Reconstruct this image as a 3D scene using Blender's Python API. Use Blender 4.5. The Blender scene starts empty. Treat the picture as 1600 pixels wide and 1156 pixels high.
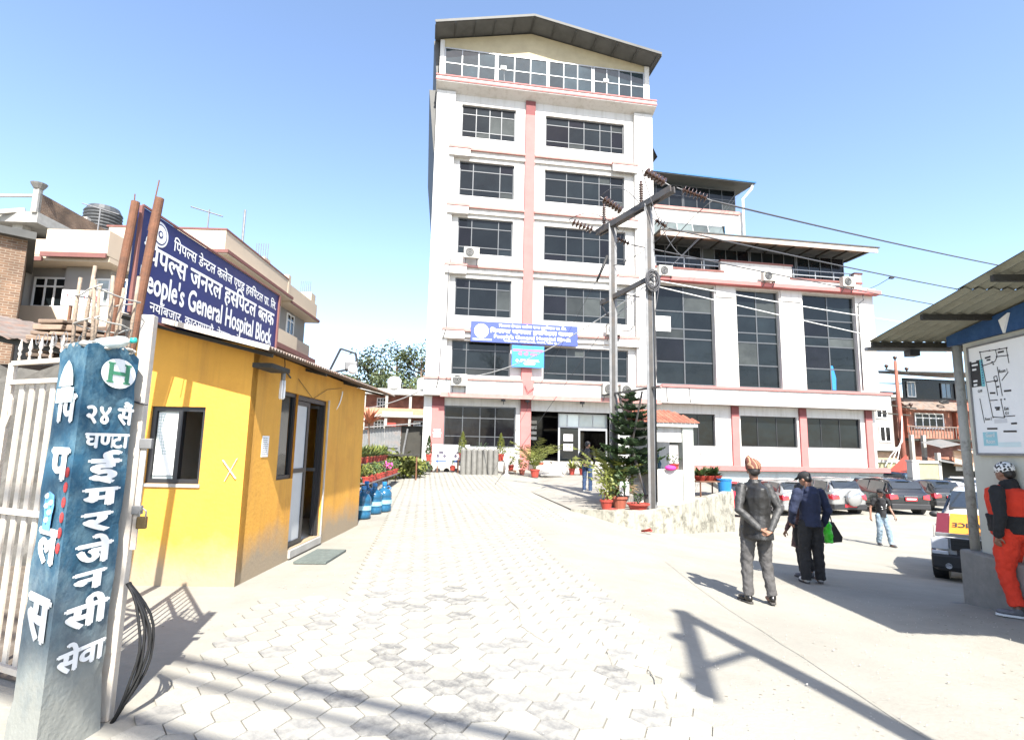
import bpy, bmesh, math, random
import numpy as np
from mathutils import Vector, Matrix, Euler
random.seed(11)
S = bpy.context.scene
C = S.collection
R = math.radians
# ------------------------------------------------------------------ camera
cam_d = bpy.data.cameras.new('camera')
cam = bpy.data.objects.new('camera', cam_d)
C.objects.link(cam)
VZ = Vector((.02*858*858/121, -858*858/121, 858)).normalized()
VY = Vector((662-800, 697-578, 858)).normalized()
VY = (VY - VZ*VY.dot(VZ)).normalized()
VX = VY.cross(VZ)
rot = Matrix(((VX.x, -VX.y, -VX.z), (VY.x, -VY.y, -VY.z), (VZ.x, -VZ.y, -VZ.z)))
cam.matrix_world = Matrix.Translation((0, 0, 1.55)) @ rot.to_4x4()
cam_d.sensor_width = 36
cam_d.sensor_fit = 'HORIZONTAL'
cam_d.lens = 36*858/1600
cam_d.clip_start = .05
cam_d.clip_end = 2000
S.camera = cam
# ------------------------------------------------------------------ light
SUN_EL, SUN_AZ = 49.0, -4.0      # shadows fall towards +Y, 4 degrees to the left
sh = Vector((math.sin(R(SUN_AZ))*math.cos(R(SUN_EL)), math.cos(R(SUN_AZ))*math.cos(R(SUN_EL)), -math.sin(R(SUN_EL))))
W = bpy.data.worlds.new('World')
S.world = W
W.use_nodes = True
nt = W.node_tree
bg = nt.nodes['Background']
sky = nt.nodes.new('ShaderNodeTexSky')
sky.sky_type = 'NISHITA'
sky.sun_disc = False
sky.sun_elevation = R(SUN_EL)
to_sun = -sh
sky.sun_rotation = math.atan2(to_sun.x, to_sun.y)
sky.altitude = 1300
sky.air_density = 1.0
sky.dust_density = 3.3
sky.ozone_density = 1.0
nt.links.new(sky.outputs[0], bg.inputs[0])
bg.inputs[1].default_value = 0.145
sun_d = bpy.data.lights.new('sun', 'SUN')
sun_d.energy = 5.0
sun_d.angle = R(0.5)
sun_d.color = (1.0, .955, .88)
sun = bpy.data.objects.new('sun', sun_d)
C.objects.link(sun)
sun.rotation_euler = sh.to_track_quat('-Z', 'Y').to_euler()
sun.location = (0, -5, 30)
S.view_settings.view_transform = 'Standard'
S.view_settings.look = 'None'
S.view_settings.exposure = 1.5
S.view_settings.gamma = 1
S.view_settings.use_curve_mapping = False
S.render.film_transparent = False
S.cycles.max_bounces = 6
S.cycles.transparent_max_bounces = 12
# ------------------------------------------------------------------ materials
def _n(t, k, **kw):
    n = t.nodes.new(k)
    for a, v in kw.items():
        setattr(n, a, v)
    return n
def mat(name, col, rough=.8, var=.12, scale=3., bump=.15, bscale=60., metal=0., streak=None, streak_amt=.4,
        spots=None, spot_amt=.5, spot_scale=2.5, spot_rng=(.5, .68), rnd=0., spec=.5, emit=None, stretch=(1, 1, 1), coat=0., low=None):
    m = bpy.data.materials.new(name)
    m.use_nodes = True
    t = m.node_tree
    b = t.nodes['Principled BSDF']
    L = t.links.new
    b.inputs['Roughness'].default_value = rough
    b.inputs['Metallic'].default_value = metal
    b.inputs['Specular IOR Level'].default_value = spec
    b.inputs['Coat Weight'].default_value = coat
    tc = _n(t, 'ShaderNodeTexCoord')
    mp = _n(t, 'ShaderNodeMapping')
    mp.inputs['Scale'].default_value = stretch
    L(tc.outputs['Object'], mp.inputs[0])
    oi = _n(t, 'ShaderNodeObjectInfo')
    n1 = _n(t, 'ShaderNodeTexNoise')
    n1.inputs['Scale'].default_value = scale
    n1.inputs['Detail'].default_value = 8
    n1.inputs['Roughness'].default_value = .65
    L(mp.outputs[0], n1.inputs['Vector'])
    mr = _n(t, 'ShaderNodeMapRange')
    mr.inputs[1].default_value = .25
    mr.inputs[2].default_value = .75
    mr.inputs[3].default_value = 1-var
    mr.inputs[4].default_value = 1+var
    L(n1.outputs['Fac'], mr.inputs[0])
    vm = _n(t, 'ShaderNodeVectorMath', operation='SCALE')
    vm.inputs[0].default_value = col[:3]
    L(mr.outputs[0], vm.inputs['Scale'])
    out = vm.outputs[0]
    if rnd:
        r2 = _n(t, 'ShaderNodeMapRange')
        r2.inputs[3].default_value = 1-rnd
        r2.inputs[4].default_value = 1+rnd
        L(oi.outputs['Random'], r2.inputs[0])
        v2 = _n(t, 'ShaderNodeVectorMath', operation='SCALE')
        L(out, v2.inputs[0])
        L(r2.outputs[0], v2.inputs['Scale'])
        out = v2.outputs[0]
    def mixin(out, fac, c2):
        mx = _n(t, 'ShaderNodeMix', data_type='RGBA')
        L(fac, mx.inputs['Factor'])
        L(out, mx.inputs['A'])
        mx.inputs['B'].default_value = (*c2[:3], 1)
        return mx.outputs['Result']
    if spots:
        n2 = _n(t, 'ShaderNodeTexNoise')
        n2.inputs['Scale'].default_value = spot_scale
        n2.inputs['Detail'].default_value = 10
        n2.inputs['Roughness'].default_value = .75
        L(tc.outputs['Object'], n2.inputs['Vector'])
        r3 = _n(t, 'ShaderNodeMapRange')
        r3.inputs[1].default_value = spot_rng[0]
        r3.inputs[2].default_value = spot_rng[1]
        r3.inputs[4].default_value = spot_amt
        L(n2.outputs['Fac'], r3.inputs[0])
        out = mixin(out, r3.outputs[0], spots)
    if streak:
        mp2 = _n(t, 'ShaderNodeMapping')
        mp2.inputs['Scale'].default_value = (4, 4, .25)
        L(tc.outputs['Object'], mp2.inputs[0])
        n3 = _n(t, 'ShaderNodeTexNoise')
        n3.inputs['Scale'].default_value = 1.2
        n3.inputs['Detail'].default_value = 9
        n3.inputs['Roughness'].default_value = .7
        L(mp2.outputs[0], n3.inputs['Vector'])
        r4 = _n(t, 'ShaderNodeMapRange')
        r4.inputs[1].default_value = .5
        r4.inputs[2].default_value = .8
        r4.inputs[4].default_value = streak_amt
        L(n3.outputs['Fac'], r4.inputs[0])
        out = mixin(out, r4.outputs[0], streak)
    if low:      # (height, colour, amount): splashed dirt / bare plaster along the foot
        sp = _n(t, 'ShaderNodeSeparateXYZ')
        L(tc.outputs['Object'], sp.inputs[0])
        ad = _n(t, 'ShaderNodeMath', operation='MULTIPLY_ADD')
        L(n1.outputs['Fac'], ad.inputs[0])
        ad.inputs[1].default_value = -low[0]*1.6
        L(sp.outputs['Z'], ad.inputs[2])
        r5 = _n(t, 'ShaderNodeMapRange')
        r5.inputs[1].default_value = -low[0]*.5
        r5.inputs[2].default_value = low[0]*.35
        r5.inputs[3].default_value = low[2]
        r5.inputs[4].default_value = 0
        L(ad.outputs[0], r5.inputs[0])
        out = mixin(out, r5.outputs[0], low[1])
    L(out, b.inputs['Base Color'])
    if bump:
        n4 = _n(t, 'ShaderNodeTexNoise')
        n4.inputs['Scale'].default_value = bscale
        n4.inputs['Detail'].default_value = 6
        L(mp.outputs[0], n4.inputs['Vector'])
        bp = _n(t, 'ShaderNodeBump')
        bp.inputs['Strength'].default_value = bump
        bp.inputs['Distance'].default_value = .01
        L(n4.outputs['Fac'], bp.inputs['Height'])
        L(bp.outputs[0], b.inputs['Normal'])
    if emit:
        b.inputs['Emission Color'].default_value = (*emit[0], 1)
        b.inputs['Emission Strength'].default_value = emit[1]
    return m
def brick_mat(name, c1, c2, mortar, sc=1., axis='xz', rough=.9):
    """coursed brickwork for walls too far off to tell the bricks apart"""
    m = mat(name, c1, rough=rough, bump=0)
    t = m.node_tree
    L = t.links.new
    b = t.nodes['Principled BSDF']
    tc = _n(t, 'ShaderNodeTexCoord')
    sp = _n(t, 'ShaderNodeSeparateXYZ')
    L(tc.outputs['Object'], sp.inputs[0])
    ad = _n(t, 'ShaderNodeMath', operation='ADD')
    L(sp.outputs['X'], ad.inputs[0])
    L(sp.outputs['Y'], ad.inputs[1])
    cb = _n(t, 'ShaderNodeCombineXYZ')
    L(ad.outputs[0], cb.inputs['X'])
    L(sp.outputs['Z'], cb.inputs['Y'])
    br = _n(t, 'ShaderNodeTexBrick')
    L(cb.outputs[0], br.inputs['Vector'])
    br.inputs['Color1'].default_value = (*c1, 1)
    br.inputs['Color2'].default_value = (*c2, 1)
    br.inputs['Mortar'].default_value = (*mortar, 1)
    br.inputs['Scale'].default_value = 1/sc
    br.inputs['Mortar Size'].default_value = .012
    br.inputs['Brick Width'].default_value = .25
    br.inputs['Row Height'].default_value = .085
    n = _n(t, 'ShaderNodeTexNoise')
    n.inputs['Scale'].default_value = 1.3
    n.inputs['Detail'].default_value = 9
    L(tc.outputs['Object'], n.inputs['Vector'])
    mr = _n(t, 'ShaderNodeMapRange')
    mr.inputs[1].default_value = .3
    mr.inputs[2].default_value = .7
    mr.inputs[3].default_value = .55
    mr.inputs[4].default_value = 1.35
    L(n.outputs['Fac'], mr.inputs[0])
    v = _n(t, 'ShaderNodeVectorMath', operation='SCALE')
    L(br.outputs['Color'], v.inputs[0])
    L(mr.outputs[0], v.inputs['Scale'])
    L(v.outputs[0], b.inputs['Base Color'])
    bp = _n(t, 'ShaderNodeBump')
    bp.inputs['Strength'].default_value = .8
    bp.inputs['Distance'].default_value = .02
    L(br.outputs['Fac'], bp.inputs['Height'])
    bp.invert = True
    L(bp.outputs[0], b.inputs['Normal'])
    return m
def glass_mat(name, col, rough=.06, bump=.04, spec=.9, var=.5):
    m = mat(name, col, rough=rough, var=var, scale=.6, bump=0, rnd=.45, spec=spec)
    t = m.node_tree
    b = t.nodes['Principled BSDF']
    b.inputs['IOR'].default_value = 1.5
    tc = _n(t, 'ShaderNodeTexCoord')
    n = _n(t, 'ShaderNodeTexNoise')
    n.inputs['Scale'].default_value = 1.1
    n.inputs['Detail'].default_value = 2
    t.links.new(tc.outputs['Object'], n.inputs['Vector'])
    bp = _n(t, 'ShaderNodeBump')
    bp.inputs['Strength'].default_value = bump
    bp.inputs['Distance'].default_value = .3
    t.links.new(n.outputs['Fac'], bp.inputs['Height'])
    t.links.new(bp.outputs[0], b.inputs['Normal'])
    return m
K = {}
K['white'] = mat('white_plaster', (.50, .49, .465), var=.04, scale=.8, streak=(.20, .17, .13), streak_amt=.55, bump=.12, bscale=14, spots=(.36, .34, .30), spot_amt=.45, spot_scale=.7)
K['pink'] = mat('pink_paint', (.42, .14, .13), var=.1, scale=2, streak=(.33, .13, .12), streak_amt=.5)
K['ledge'] = mat('ledge_paint', (.38, .19, .17), var=.2, scale=3, streak=(.2, .14, .12), streak_amt=.5)
K['maroon'] = mat('maroon_paint', (.16, .045, .045), var=.1)
K['bluegrey'] = mat('dado_paint', (.45, .5, .48), var=.1, streak=(.3, .3, .27), streak_amt=.4)
K['beige'] = mat('gable_plaster', (.36, .31, .20), var=.2, scale=.8)
K['frame'] = mat('aluminium_frame', (.085, .09, .095), rough=.4, var=.1, metal=.3, bump=0)
K['lframe'] = mat('silver_frame', (.30, .31, .32), rough=.4, var=.05, metal=.2, bump=0)
K['wframe'] = mat('white_frame', (.78, .78, .76), rough=.5, var=.05, bump=0)
K['dframe'] = mat('dark_frame', (.02, .02, .022), rough=.45, var=.2, bump=0)
K['glass'] = glass_mat('window_glass', (.008, .011, .0125), spec=.26)
K['gcurt'] = glass_mat('curtained_glass', (.045, .05, .048), spec=.22)
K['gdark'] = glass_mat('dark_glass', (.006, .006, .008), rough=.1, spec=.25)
K['gmid'] = glass_mat('grey_sloping_glass', (.10, .12, .12), spec=.3)
K['gsky'] = glass_mat('reflective_glass', (.02, .032, .038), spec=.5)  # reflected sky is put into the lighter bluish base colour
K['gblue'] = glass_mat('blue_glass', (.03, .07, .12), rough=.05)
K['gpale'] = glass_mat('pale_glass', (.35, .40, .40), rough=.12, var=.2)
K['roofdark'] = mat('dark_roof_sheet', (.055, .055, .05), rough=.6, var=.3, scale=1.5)
K['roofgrey'] = mat('grey_soffit', (.08, .08, .075), var=.3, scale=1.2, stretch=(1, 1, 1))
K['roofblue'] = mat('blue_roof_sheet', (.02, .11, .26), rough=.45, var=.15)
K['soffit'] = mat('stained_soffit', (.18, .13, .09), var=.4, scale=1)
K['yellow'] = mat('yellow_limewash', (.62, .31, .042), var=.12, scale=1.6, spots=(.50, .22, .03), spot_amt=.6, spot_scale=1.1, bump=.45, bscale=22, streak=(.32, .15, .035), streak_amt=.6, low=(.48, (.27, .23, .17), .9))
K['concrete'] = mat('rough_concrete', (.22, .21, .19), var=.25, scale=4, bump=.5, bscale=25, spots=(.16, .15, .13), spot_amt=.5)
K['cement'] = mat('pale_cement', (.36, .345, .31), var=.2, scale=3, bump=.4, bscale=30, spots=(.24, .22, .2), spot_amt=.4)
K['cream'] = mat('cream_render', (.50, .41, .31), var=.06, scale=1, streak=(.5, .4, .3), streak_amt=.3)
K['inner'] = mat('inner_wall', (.62, .62, .58), var=.05)
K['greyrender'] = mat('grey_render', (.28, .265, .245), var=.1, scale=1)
K['brown'] = mat('brown_trim', (.17, .07, .06), var=.15)
K['brick'] = mat('clay_brick', (.36, .20, .12), var=.25, scale=9, rnd=.35, bump=.4, bscale=50, spots=(.5, .43, .34), spot_amt=.6)
K['brickwall'] = brick_mat('brick_and_mortar', (.19, .11, .065), (.12, .07, .045), (.24, .19, .14))
K['redbrick'] = brick_mat('red_brick', (.42, .13, .07), (.34, .10, .06), (.4, .3, .24))
K['stone'] = mat('stacked_stone', (.17, .12, .085), var=.35, scale=5, rnd=.45, bump=.6, bscale=18)
K['rust'] = mat('rusty_steel', (.13, .055, .028), rough=.85, var=.4, scale=9, bump=.4, bscale=60, spots=(.09, .05, .035), spot_amt=.7, spot_scale=14)
K['galv'] = mat('galvanised_steel', (.2, .2, .2), rough=.5, var=.25, scale=5, metal=.35, bump=.1)
K['steel'] = mat('pole_steel', (.07, .066, .062), rough=.55, var=.3, scale=3, metal=.2, spots=(.12, .08, .05), spot_amt=.5)
K['porcelain'] = mat('brown_porcelain', (.055, .028, .018), rough=.25, var=.2, bump=0)
K['black'] = mat('black_rubber', (.012, .012, .012), rough=.6, var=.2, bump=.05)
K['wire'] = mat('wire_grey', (.05, .05, .055), rough=.6, bump=0)
K['wirew'] = mat('wire_pale', (.55, .55, .53), rough=.6, bump=0)
K['signblue'] = mat('sign_blue', (.005, .014, .105), rough=.45, var=.12, scale=1.5, bump=.03)
K['signblue2'] = mat('banner_blue', (.04, .065, .24), rough=.5, var=.08, scale=1.5, bump=.03)
K['letter'] = mat('white_lettering', (.80, .80, .78), rough=.6, var=.04, bump=0)
K['letterb'] = mat('black_lettering', (.02, .02, .02), rough=.6, var=.04, bump=0)
K['pillarblue'] = mat('pillar_paint', (.014, .075, .13), rough=.8, var=.5, scale=2.4, bump=.45, bscale=30, spots=(.13, .23, .27), spot_amt=.8, spot_scale=5.5, spot_rng=(.45, .7), low=(.85, (.23, .235, .21), 1.0))
K['gatepaint'] = mat('gate_white_paint', (.45, .41, .355), rough=.6, var=.12, scale=6, spots=(.4, .27, .17), spot_amt=.5, spot_scale=9, bump=.15)
K['terracotta'] = mat('terracotta_pot', (.30, .085, .05), var=.2, scale=8, rnd=.25)
K['redpot'] = mat('red_pot', (.33, .045, .03), rough=.55, var=.15, rnd=.2)
K['leaf'] = mat('leaf_green', (.045, .08, .02), rough=.6, var=.3, scale=12, bump=0, rnd=.25)
K['leafy'] = mat('leaf_yellow_green', (.13, .145, .025), rough=.6, var=.35, scale=9, bump=0, rnd=.2)
K['leafd'] = mat('leaf_dark', (.032, .062, .02), rough=.6, var=.35, scale=9, bump=0, rnd=.2)
K['leafh'] = mat('hill_foliage', (.065, .085, .03), rough=.7, var=.5, scale=1.2, bump=0, rnd=.3)
K['bark'] = mat('bark', (.13, .09, .06), var=.3, scale=14, bump=.5)
K['soil'] = mat('soil', (.09, .06, .04), var=.3, scale=20)
K['tin'] = mat('corrugated_tin', (.20, .205, .205), rough=.5, var=.3, scale=2.5, metal=.25, spots=(.24, .13, .08), spot_amt=.5)
K['tinrust'] = mat('rusty_tin', (.16, .13, .11), rough=.8, var=.4, scale=3, spots=(.23, .1, .05), spot_amt=.7)
K['tile'] = mat('roof_tile', (.26, .095, .06), var=.2, scale=6, rnd=.25, bump=.3)
K['acwhite'] = mat('ac_case', (.45, .44, .39), rough=.5, var=.08)
K['plastblue'] = mat('blue_plastic', (.02, .17, .42), rough=.35, var=.15, bump=.03)
K['jarblue'] = mat('jar_blue', (.015, .09, .17), rough=.18, var=.3, scale=4, bump=.03)
K['paper'] = mat('paper', (.74, .74, .72), var=.05, bump=0)
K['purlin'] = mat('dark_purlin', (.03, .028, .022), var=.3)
K['bluebeam'] = mat('blue_beam_paint', (.012, .06, .17), rough=.7, var=.35, scale=5, spots=(.05, .10, .16), spot_amt=.4)
K['shedwall'] = mat('shed_wall_paint', (.52, .51, .43), rough=.8, var=.08, scale=2, streak=(.4, .38, .3), streak_amt=.4)
K['orange'] = mat('orange_panel', (.62, .20, .06), rough=.6, var=.1)
K['tank'] = mat('water_tank', (.05, .053, .055), rough=.5, var=.15)
K['paverm'] = mat('hex_paver', (.285, .272, .235), rough=.9, var=.16, scale=7, rnd=.12, bump=.5, bscale=70, spots=(.17, .168, .155), spot_amt=.5, spot_scale=2.2)
K['paverw'] = mat('worn_hex_paver', (.17, .168, .158), rough=.9, var=.35, scale=12, rnd=.3, bump=.5, bscale=70, spots=(.27, .26, .23), spot_amt=.95, spot_scale=7, spot_rng=(.42, .6))
K['joint'] = mat('paver_bedding', (.24, .32, .28), rough=.95, var=.25, scale=6, bump=.4)
# ------------------------------------------------------------------ mesh builder
class MB:
    def __init__(s):
        s.v = []
        s.f = []
        s.marks = []
    def add(s, vs, fs, M=None):
        o = len(s.v)
        s.marks.append((o, len(s.f)))
        s.v += [tuple(M @ Vector(p)) if M else tuple(p) for p in vs]
        s.f += [tuple(i+o for i in f) for f in fs]
        return s
    def box(s, x0, x1, y0, y1, z0, z1, M=None):
        return s.add([(x0, y0, z0), (x1, y0, z0), (x1, y1, z0), (x0, y1, z0), (x0, y0, z1), (x1, y0, z1), (x1, y1, z1), (x0, y1, z1)],
                     [(0, 3, 2, 1), (4, 5, 6, 7), (0, 1, 5, 4), (1, 2, 6, 5), (2, 3, 7, 6), (3, 0, 4, 7)], M)
    def bar(s, p, q, w, h=None, up=(0, 0, 1)):
        h = h or w
        p, q = Vector(p), Vector(q)
        d = (q-p).normalized()
        up = Vector(up)
        if abs(d.dot(up)) > .98:
            up = Vector((0, 1, 0))
        a = d.cross(up).normalized()*w/2
        b = a.cross(d).normalized()*h/2
        vs = [p-a-b, p+a-b, p+a+b, p-a+b, q-a-b, q+a-b, q+a+b, q-a+b]
        return s.add(vs, [(0, 3, 2, 1), (4, 5, 6, 7), (0, 1, 5, 4), (1, 2, 6, 5), (2, 3, 7, 6), (3, 0, 4, 7)])
    def tube(s, pts, r, n=8, cap=True, flat=None):
        pts = [Vector(p) for p in pts]
        rs = r if isinstance(r, (list, tuple)) else [r]*len(pts)
        o = len(s.v)
        s.marks.append((o, len(s.f)))
        prev = None
        for i, p in enumerate(pts):
            d = (pts[min(i+1, len(pts)-1)]-pts[max(i-1, 0)])
            d = d.normalized() if d.length > 1e-9 else Vector((0, 0, 1))
            if prev is None:
                a = d.cross(Vector((0, 0, 1)))
                if a.length < .05:
                    a = d.cross(Vector((1, 0, 0)))
                if a.length < .05:
                    a = d.cross(Vector((0, 1, 0)))
            else:
                a = prev - d*prev.dot(d)
            a.normalize()
            prev = a
            b = d.cross(a)
            ri = rs[i]
            ra, rb = (ri if isinstance(ri, tuple) else (ri, ri))
            for k in range(n):
                t = 2*math.pi*k/n
                s.v.append(tuple(p + a*math.cos(t)*ra + b*math.sin(t)*rb))
        for i in range(len(pts)-1):
            for k in range(n):
                s.f.append((o+i*n+k, o+i*n+(k+1) % n, o+(i+1)*n+(k+1) % n, o+(i+1)*n+k))
        if cap:
            s.f.append(tuple(o+k for k in range(n))[::-1])
            s.f.append(tuple(o+(len(pts)-1)*n+k for k in range(n)))
        return s
    def lathe(s, prof, n=16, c=(0, 0, 0), M=None):
        vs = []
        fs = []
        for r, z in prof:
            for k in range(n):
                t = 2*math.pi*k/n
                vs.append((c[0]+r*math.cos(t), c[1]+r*math.sin(t), c[2]+z))
        for i in range(len(prof)-1):
            for k in range(n):
                fs.append((i*n+k, i*n+(k+1) % n, (i+1)*n+(k+1) % n, (i+1)*n+k))
        fs.append(tuple(range(n))[::-1])
        fs.append(tuple((len(prof)-1)*n+k for k in range(n)))
        return s.add(vs, fs, M)
    def ell(s, c, r, nu=14, nv=9, M=None):
        if not isinstance(r, (tuple, list)):
            r = (r, r, r)
        vs = [(c[0], c[1], c[2]-r[2])]
        for j in range(1, nv):
            ph = math.pi*j/nv
            for i in range(nu):
                t = 2*math.pi*i/nu
                vs.append((c[0]+r[0]*math.sin(ph)*math.cos(t), c[1]+r[1]*math.sin(ph)*math.sin(t), c[2]-r[2]*math.cos(ph)))
        vs.append((c[0], c[1], c[2]+r[2]))
        fs = [(0, 1+(i+1) % nu, 1+i) for i in range(nu)]
        for j in range(nv-2):
            for i in range(nu):
                a = 1+j*nu
                fs.append((a+i, a+(i+1) % nu, a+nu+(i+1) % nu, a+nu+i))
        a = 1+(nv-2)*nu
        fs += [(a+i, a+(i+1) % nu, len(vs)-1) for i in range(nu)]
        return s.add(vs, fs, M)
    def prism(s, poly, lo, hi, axis='z', M=None):
        def P(a, b, h):
            return (a, b, h) if axis == 'z' else ((h, a, b) if axis == 'x' else (a, h, b))
        n = len(poly)
        vs = [P(a, b, lo) for a, b in poly]+[P(a, b, hi) for a, b in poly]
        fs = [tuple(range(n))[::-1], tuple(range(n, 2*n))]+[(i, (i+1) % n, n+(i+1) % n, n+i) for i in range(n)]
        return s.add(vs, fs, M)
    def quad(s, a, b, c, d, M=None):
        return s.add([a, b, c, d], [(0, 1, 2, 3)], M)
    def build(s, name, m, parent=None, smooth=False, bevel=0, loc=None, rz=0, fix=True, M=None):
        me = bpy.data.meshes.new(name)
        me.from_pydata(s.v, [], s.f)
        if fix:
            b = bmesh.new()
            b.from_mesh(me)
            bmesh.ops.recalc_face_normals(b, faces=b.faces)
            b.to_mesh(me)
            b.free()
        o = bpy.data.objects.new(name, me)
        C.objects.link(o)
        me.materials.append(m)
        if smooth:
            me.polygons.foreach_set('use_smooth', [True]*len(me.polygons))
        if bevel:
            bv = o.modifiers.new('bevel', 'BEVEL')
            bv.width = bevel
            bv.segments = 2
            bv.limit_method = 'ANGLE'
        if parent:
            o.parent = parent
        if loc:
            o.location = loc
        if rz:
            o.rotation_euler.z = rz
        if M:
            o.matrix_local = M
        return o
def each(mb, name, m, parent=None, **kw):
    """link every primitive of a builder as an object of its own"""
    mk = mb.marks+[(len(mb.v), len(mb.f))]
    out = []
    for (v0, f0), (v1, f1) in zip(mk, mk[1:]):
        p = MB()
        p.v = mb.v[v0:v1]
        p.f = [tuple(i-v0 for i in f) for f in mb.f[f0:f1]]
        out.append(p.build(name, m, parent, **kw))
    return out
def tag(o, label=None, cat=None, group=None, kind=None):
    if label:
        o['label'] = label
    if cat:
        o['category'] = cat
    if group:
        o['group'] = group
    if kind:
        o['kind'] = kind
    return o
def thing(name, label, cat, loc=(0, 0, 0), rz=0, group=None):
    o = bpy.data.objects.new(name, None)
    C.objects.link(o)
    o.empty_display_size = .3
    o.location = loc
    o.rotation_euler.z = rz
    return tag(o, label, cat, group)
def share(name, me, parent, loc=(0, 0, 0), rot=(0, 0, 0), sc=(1, 1, 1)):
    o = bpy.data.objects.new(name, me)
    C.objects.link(o)
    o.parent = parent
    o.location = loc
    o.rotation_euler = rot
    o.scale = sc
    return o
def kids(o):
    return [c for c in bpy.data.objects if c.parent == o]
def copy_tree(o, parent=None, loc=None, rz=None, label=None, sc=None):
    c = o.copy()
    C.objects.link(c)
    c.parent = parent
    for ch in list(KIDS.get(o.name, None) or kids(o)):
        copy_tree(ch, c)
    if loc is not None:
        c.location = loc
    if rz is not None:
        c.rotation_euler.z = rz
    if label:
        c['label'] = label
    if sc:
        c.scale = (sc, sc, sc)
    return c
KIDS = {}
# ------------------------------------------------------------------ lettering (flat print, given real thickness of a few tenths of a mm)
def _text_mesh(s):
    cu = bpy.data.curves.new('text', 'FONT')
    cu.body = s
    cu.size = 1
    cu.resolution_u = 3
    o = bpy.data.objects.new('text', cu)
    C.objects.link(o)
    bpy.context.view_layer.update()
    me = bpy.data.meshes.new_from_object(o)
    bpy.data.objects.remove(o)
    bpy.data.curves.remove(cu)
    b = bmesh.new()
    b.from_mesh(me)
    bpy.data.meshes.remove(me)
    return b
_hw = {}
def _bounds(b):
    xs = [v.co.x for v in b.verts]
    return (min(xs), max(xs)) if xs else (0, .3)
def lay(s):
    """lay out a line; {X} marks a half consonant (its stem is cut away)"""
    import re
    out_v, out_f, x = [], [], 0.
    for tok in re.findall(r'\{.\}|[^{}]+', s):
        half = tok[0] == '{' and tok[1] != 'प'
        ra = tok == '{प}'
        run = tok[1] if tok[0] == '{' else tok
        dev = any('\u0900' <= ch <= '\u097f' for ch in run)
        b = _text_mesh(run.strip(' '))
        x += .27*(len(run)-len(run.lstrip(' ')))
        lo, hi = _bounds(b)
        if half:
            cut = hi-{'स': .17, 'ल': .2, 'न': .17, 'ण': .17, 'ब': .17, 'घ': .17}.get(run, .17)
            g = b.verts[:]+b.edges[:]+b.faces[:]
            bmesh.ops.bisect_plane(b, geom=g, plane_co=(cut, 0, 0), plane_no=(1, 0, 0), clear_outer=True)
            hi = cut-.01
        if ra:
            st = [b.verts.new((hi-a_, c_, 0)) for a_, c_ in ((.16, .20), (.11, .15), (.36, -.03), (.40, .02))]
            b.faces.new(st)
        b.verts.ensure_lookup_table()
        b.verts.index_update()
        o = len(out_v)
        dx = x-(lo if dev else 0)
        out_v += [(v.co.x+dx, v.co.y) for v in b.verts]
        out_f += [tuple(v.index+o for v in f.verts) for f in b.faces]
        x = dx+hi+(0 if dev else .03)
        x += .27*(len(run)-len(run.rstrip(' ')))-(.012 if dev else 0)
        b.free()
    return out_v, out_f, x
def lettering(name, s, m, parent, loc, ux, uz, height=None, width=None, bold=.0, align='l', maxw=None):
    """print a line of text on a board: loc = left end of the baseline, ux / uz = directions, height = size of an em"""
    v, f, w = lay(s)
    ux, uz = Vector(ux).normalized(), Vector(uz).normalized()
    nn = ux.cross(uz)
    sy = height
    sx = height if width is None else width/w
    if maxw and sx*w > maxw:
        sx = maxw/w
    x0 = {'l': 0, 'c': -w*sx/2, 'r': -w*sx}[align]
    mb = MB()
    offs = [(0, 0)] if not bold else [(0, 0), (bold, 0), (-bold, 0), (0, bold*.7), (0, -bold*.7)]
    for i, (a, c) in enumerate(offs):
        mb.add([tuple(Vector(loc)+ux*(x0+(p[0]+a)*sx)+uz*((p[1]+c)*sy)+nn*(.0004*i)) for p in v], f)
    return mb.build(name, m, parent, fix=False)
# ------------------------------------------------------------------ ground height
GP = np.array([(-12, -6, 0), (-12, 15, 0), (-12, 28, .3), (-2, 3, 0), (-2, 8, 0), (-2, 14, 0), (0, 20, .1), (-3, 28, .35), (0, 28, .38), (6, 28, .38), (0, 0, 0), (0, 6, 0), (0, 11, 0),
    (3, 0, -.1), (8, 0, -.25), (16, 0, -.5), (30, 0, -.9), (2.5, 3.5, -.1), (2, 8, -.04), (4.14, 6.5, -.29), (6.14, 8.1, -.47), (6.9, 5.8, -.28), (7.2, 6.5, -.35), (10.2, 9.44, -.77), (14, 15.3, -1.2),
    (12, 12, -1.02), (20, 23, -1.15), (9.2, 15.4, -.78), (5.1, 12.5, -.33), (4.0, 13.4, -.03), (3.4, 10.5, -.08), (4, 18, .06), (5.5, 18.3, .09), (5, 22, .15), (13, 27, -1.15), (26, 27, -1.15), (40, 40, -1.1), (40, 15, -1.2), (60, 60, -1), (-30, 60, .3), (0, 60, .3), (12, 22, -1.1), (16, 30, -1.15)], float)
def _tps(r):
    return np.where(r > 0, r*r*np.log(np.maximum(r, 1e-9)), 0)
_A = GP[:, :2]
_k = _tps(np.linalg.norm(_A[:, None]-_A[None], axis=2)) + np.eye(len(GP))*.4
_P = np.hstack([np.ones((len(GP), 1)), _A])
_M = np.block([[_k, _P], [_P.T, np.zeros((3, 3))]])
_sol = np.linalg.solve(_M, np.concatenate([GP[:, 2], np.zeros(3)]))
def gzs(xy):
    xy = np.atleast_2d(np.array(xy, float))
    q = xy.copy()
    q[:, 0] = np.clip(q[:, 0], -12, 45)
    q[:, 1] = np.clip(q[:, 1], -6, 55)
    d = _tps(np.linalg.norm(q[:, None]-_A[None], axis=2))
    return np.clip(d @ _sol[:len(GP)] + _sol[len(GP)] + q @ _sol[len(GP)+1:], -1.35, .5)
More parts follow.
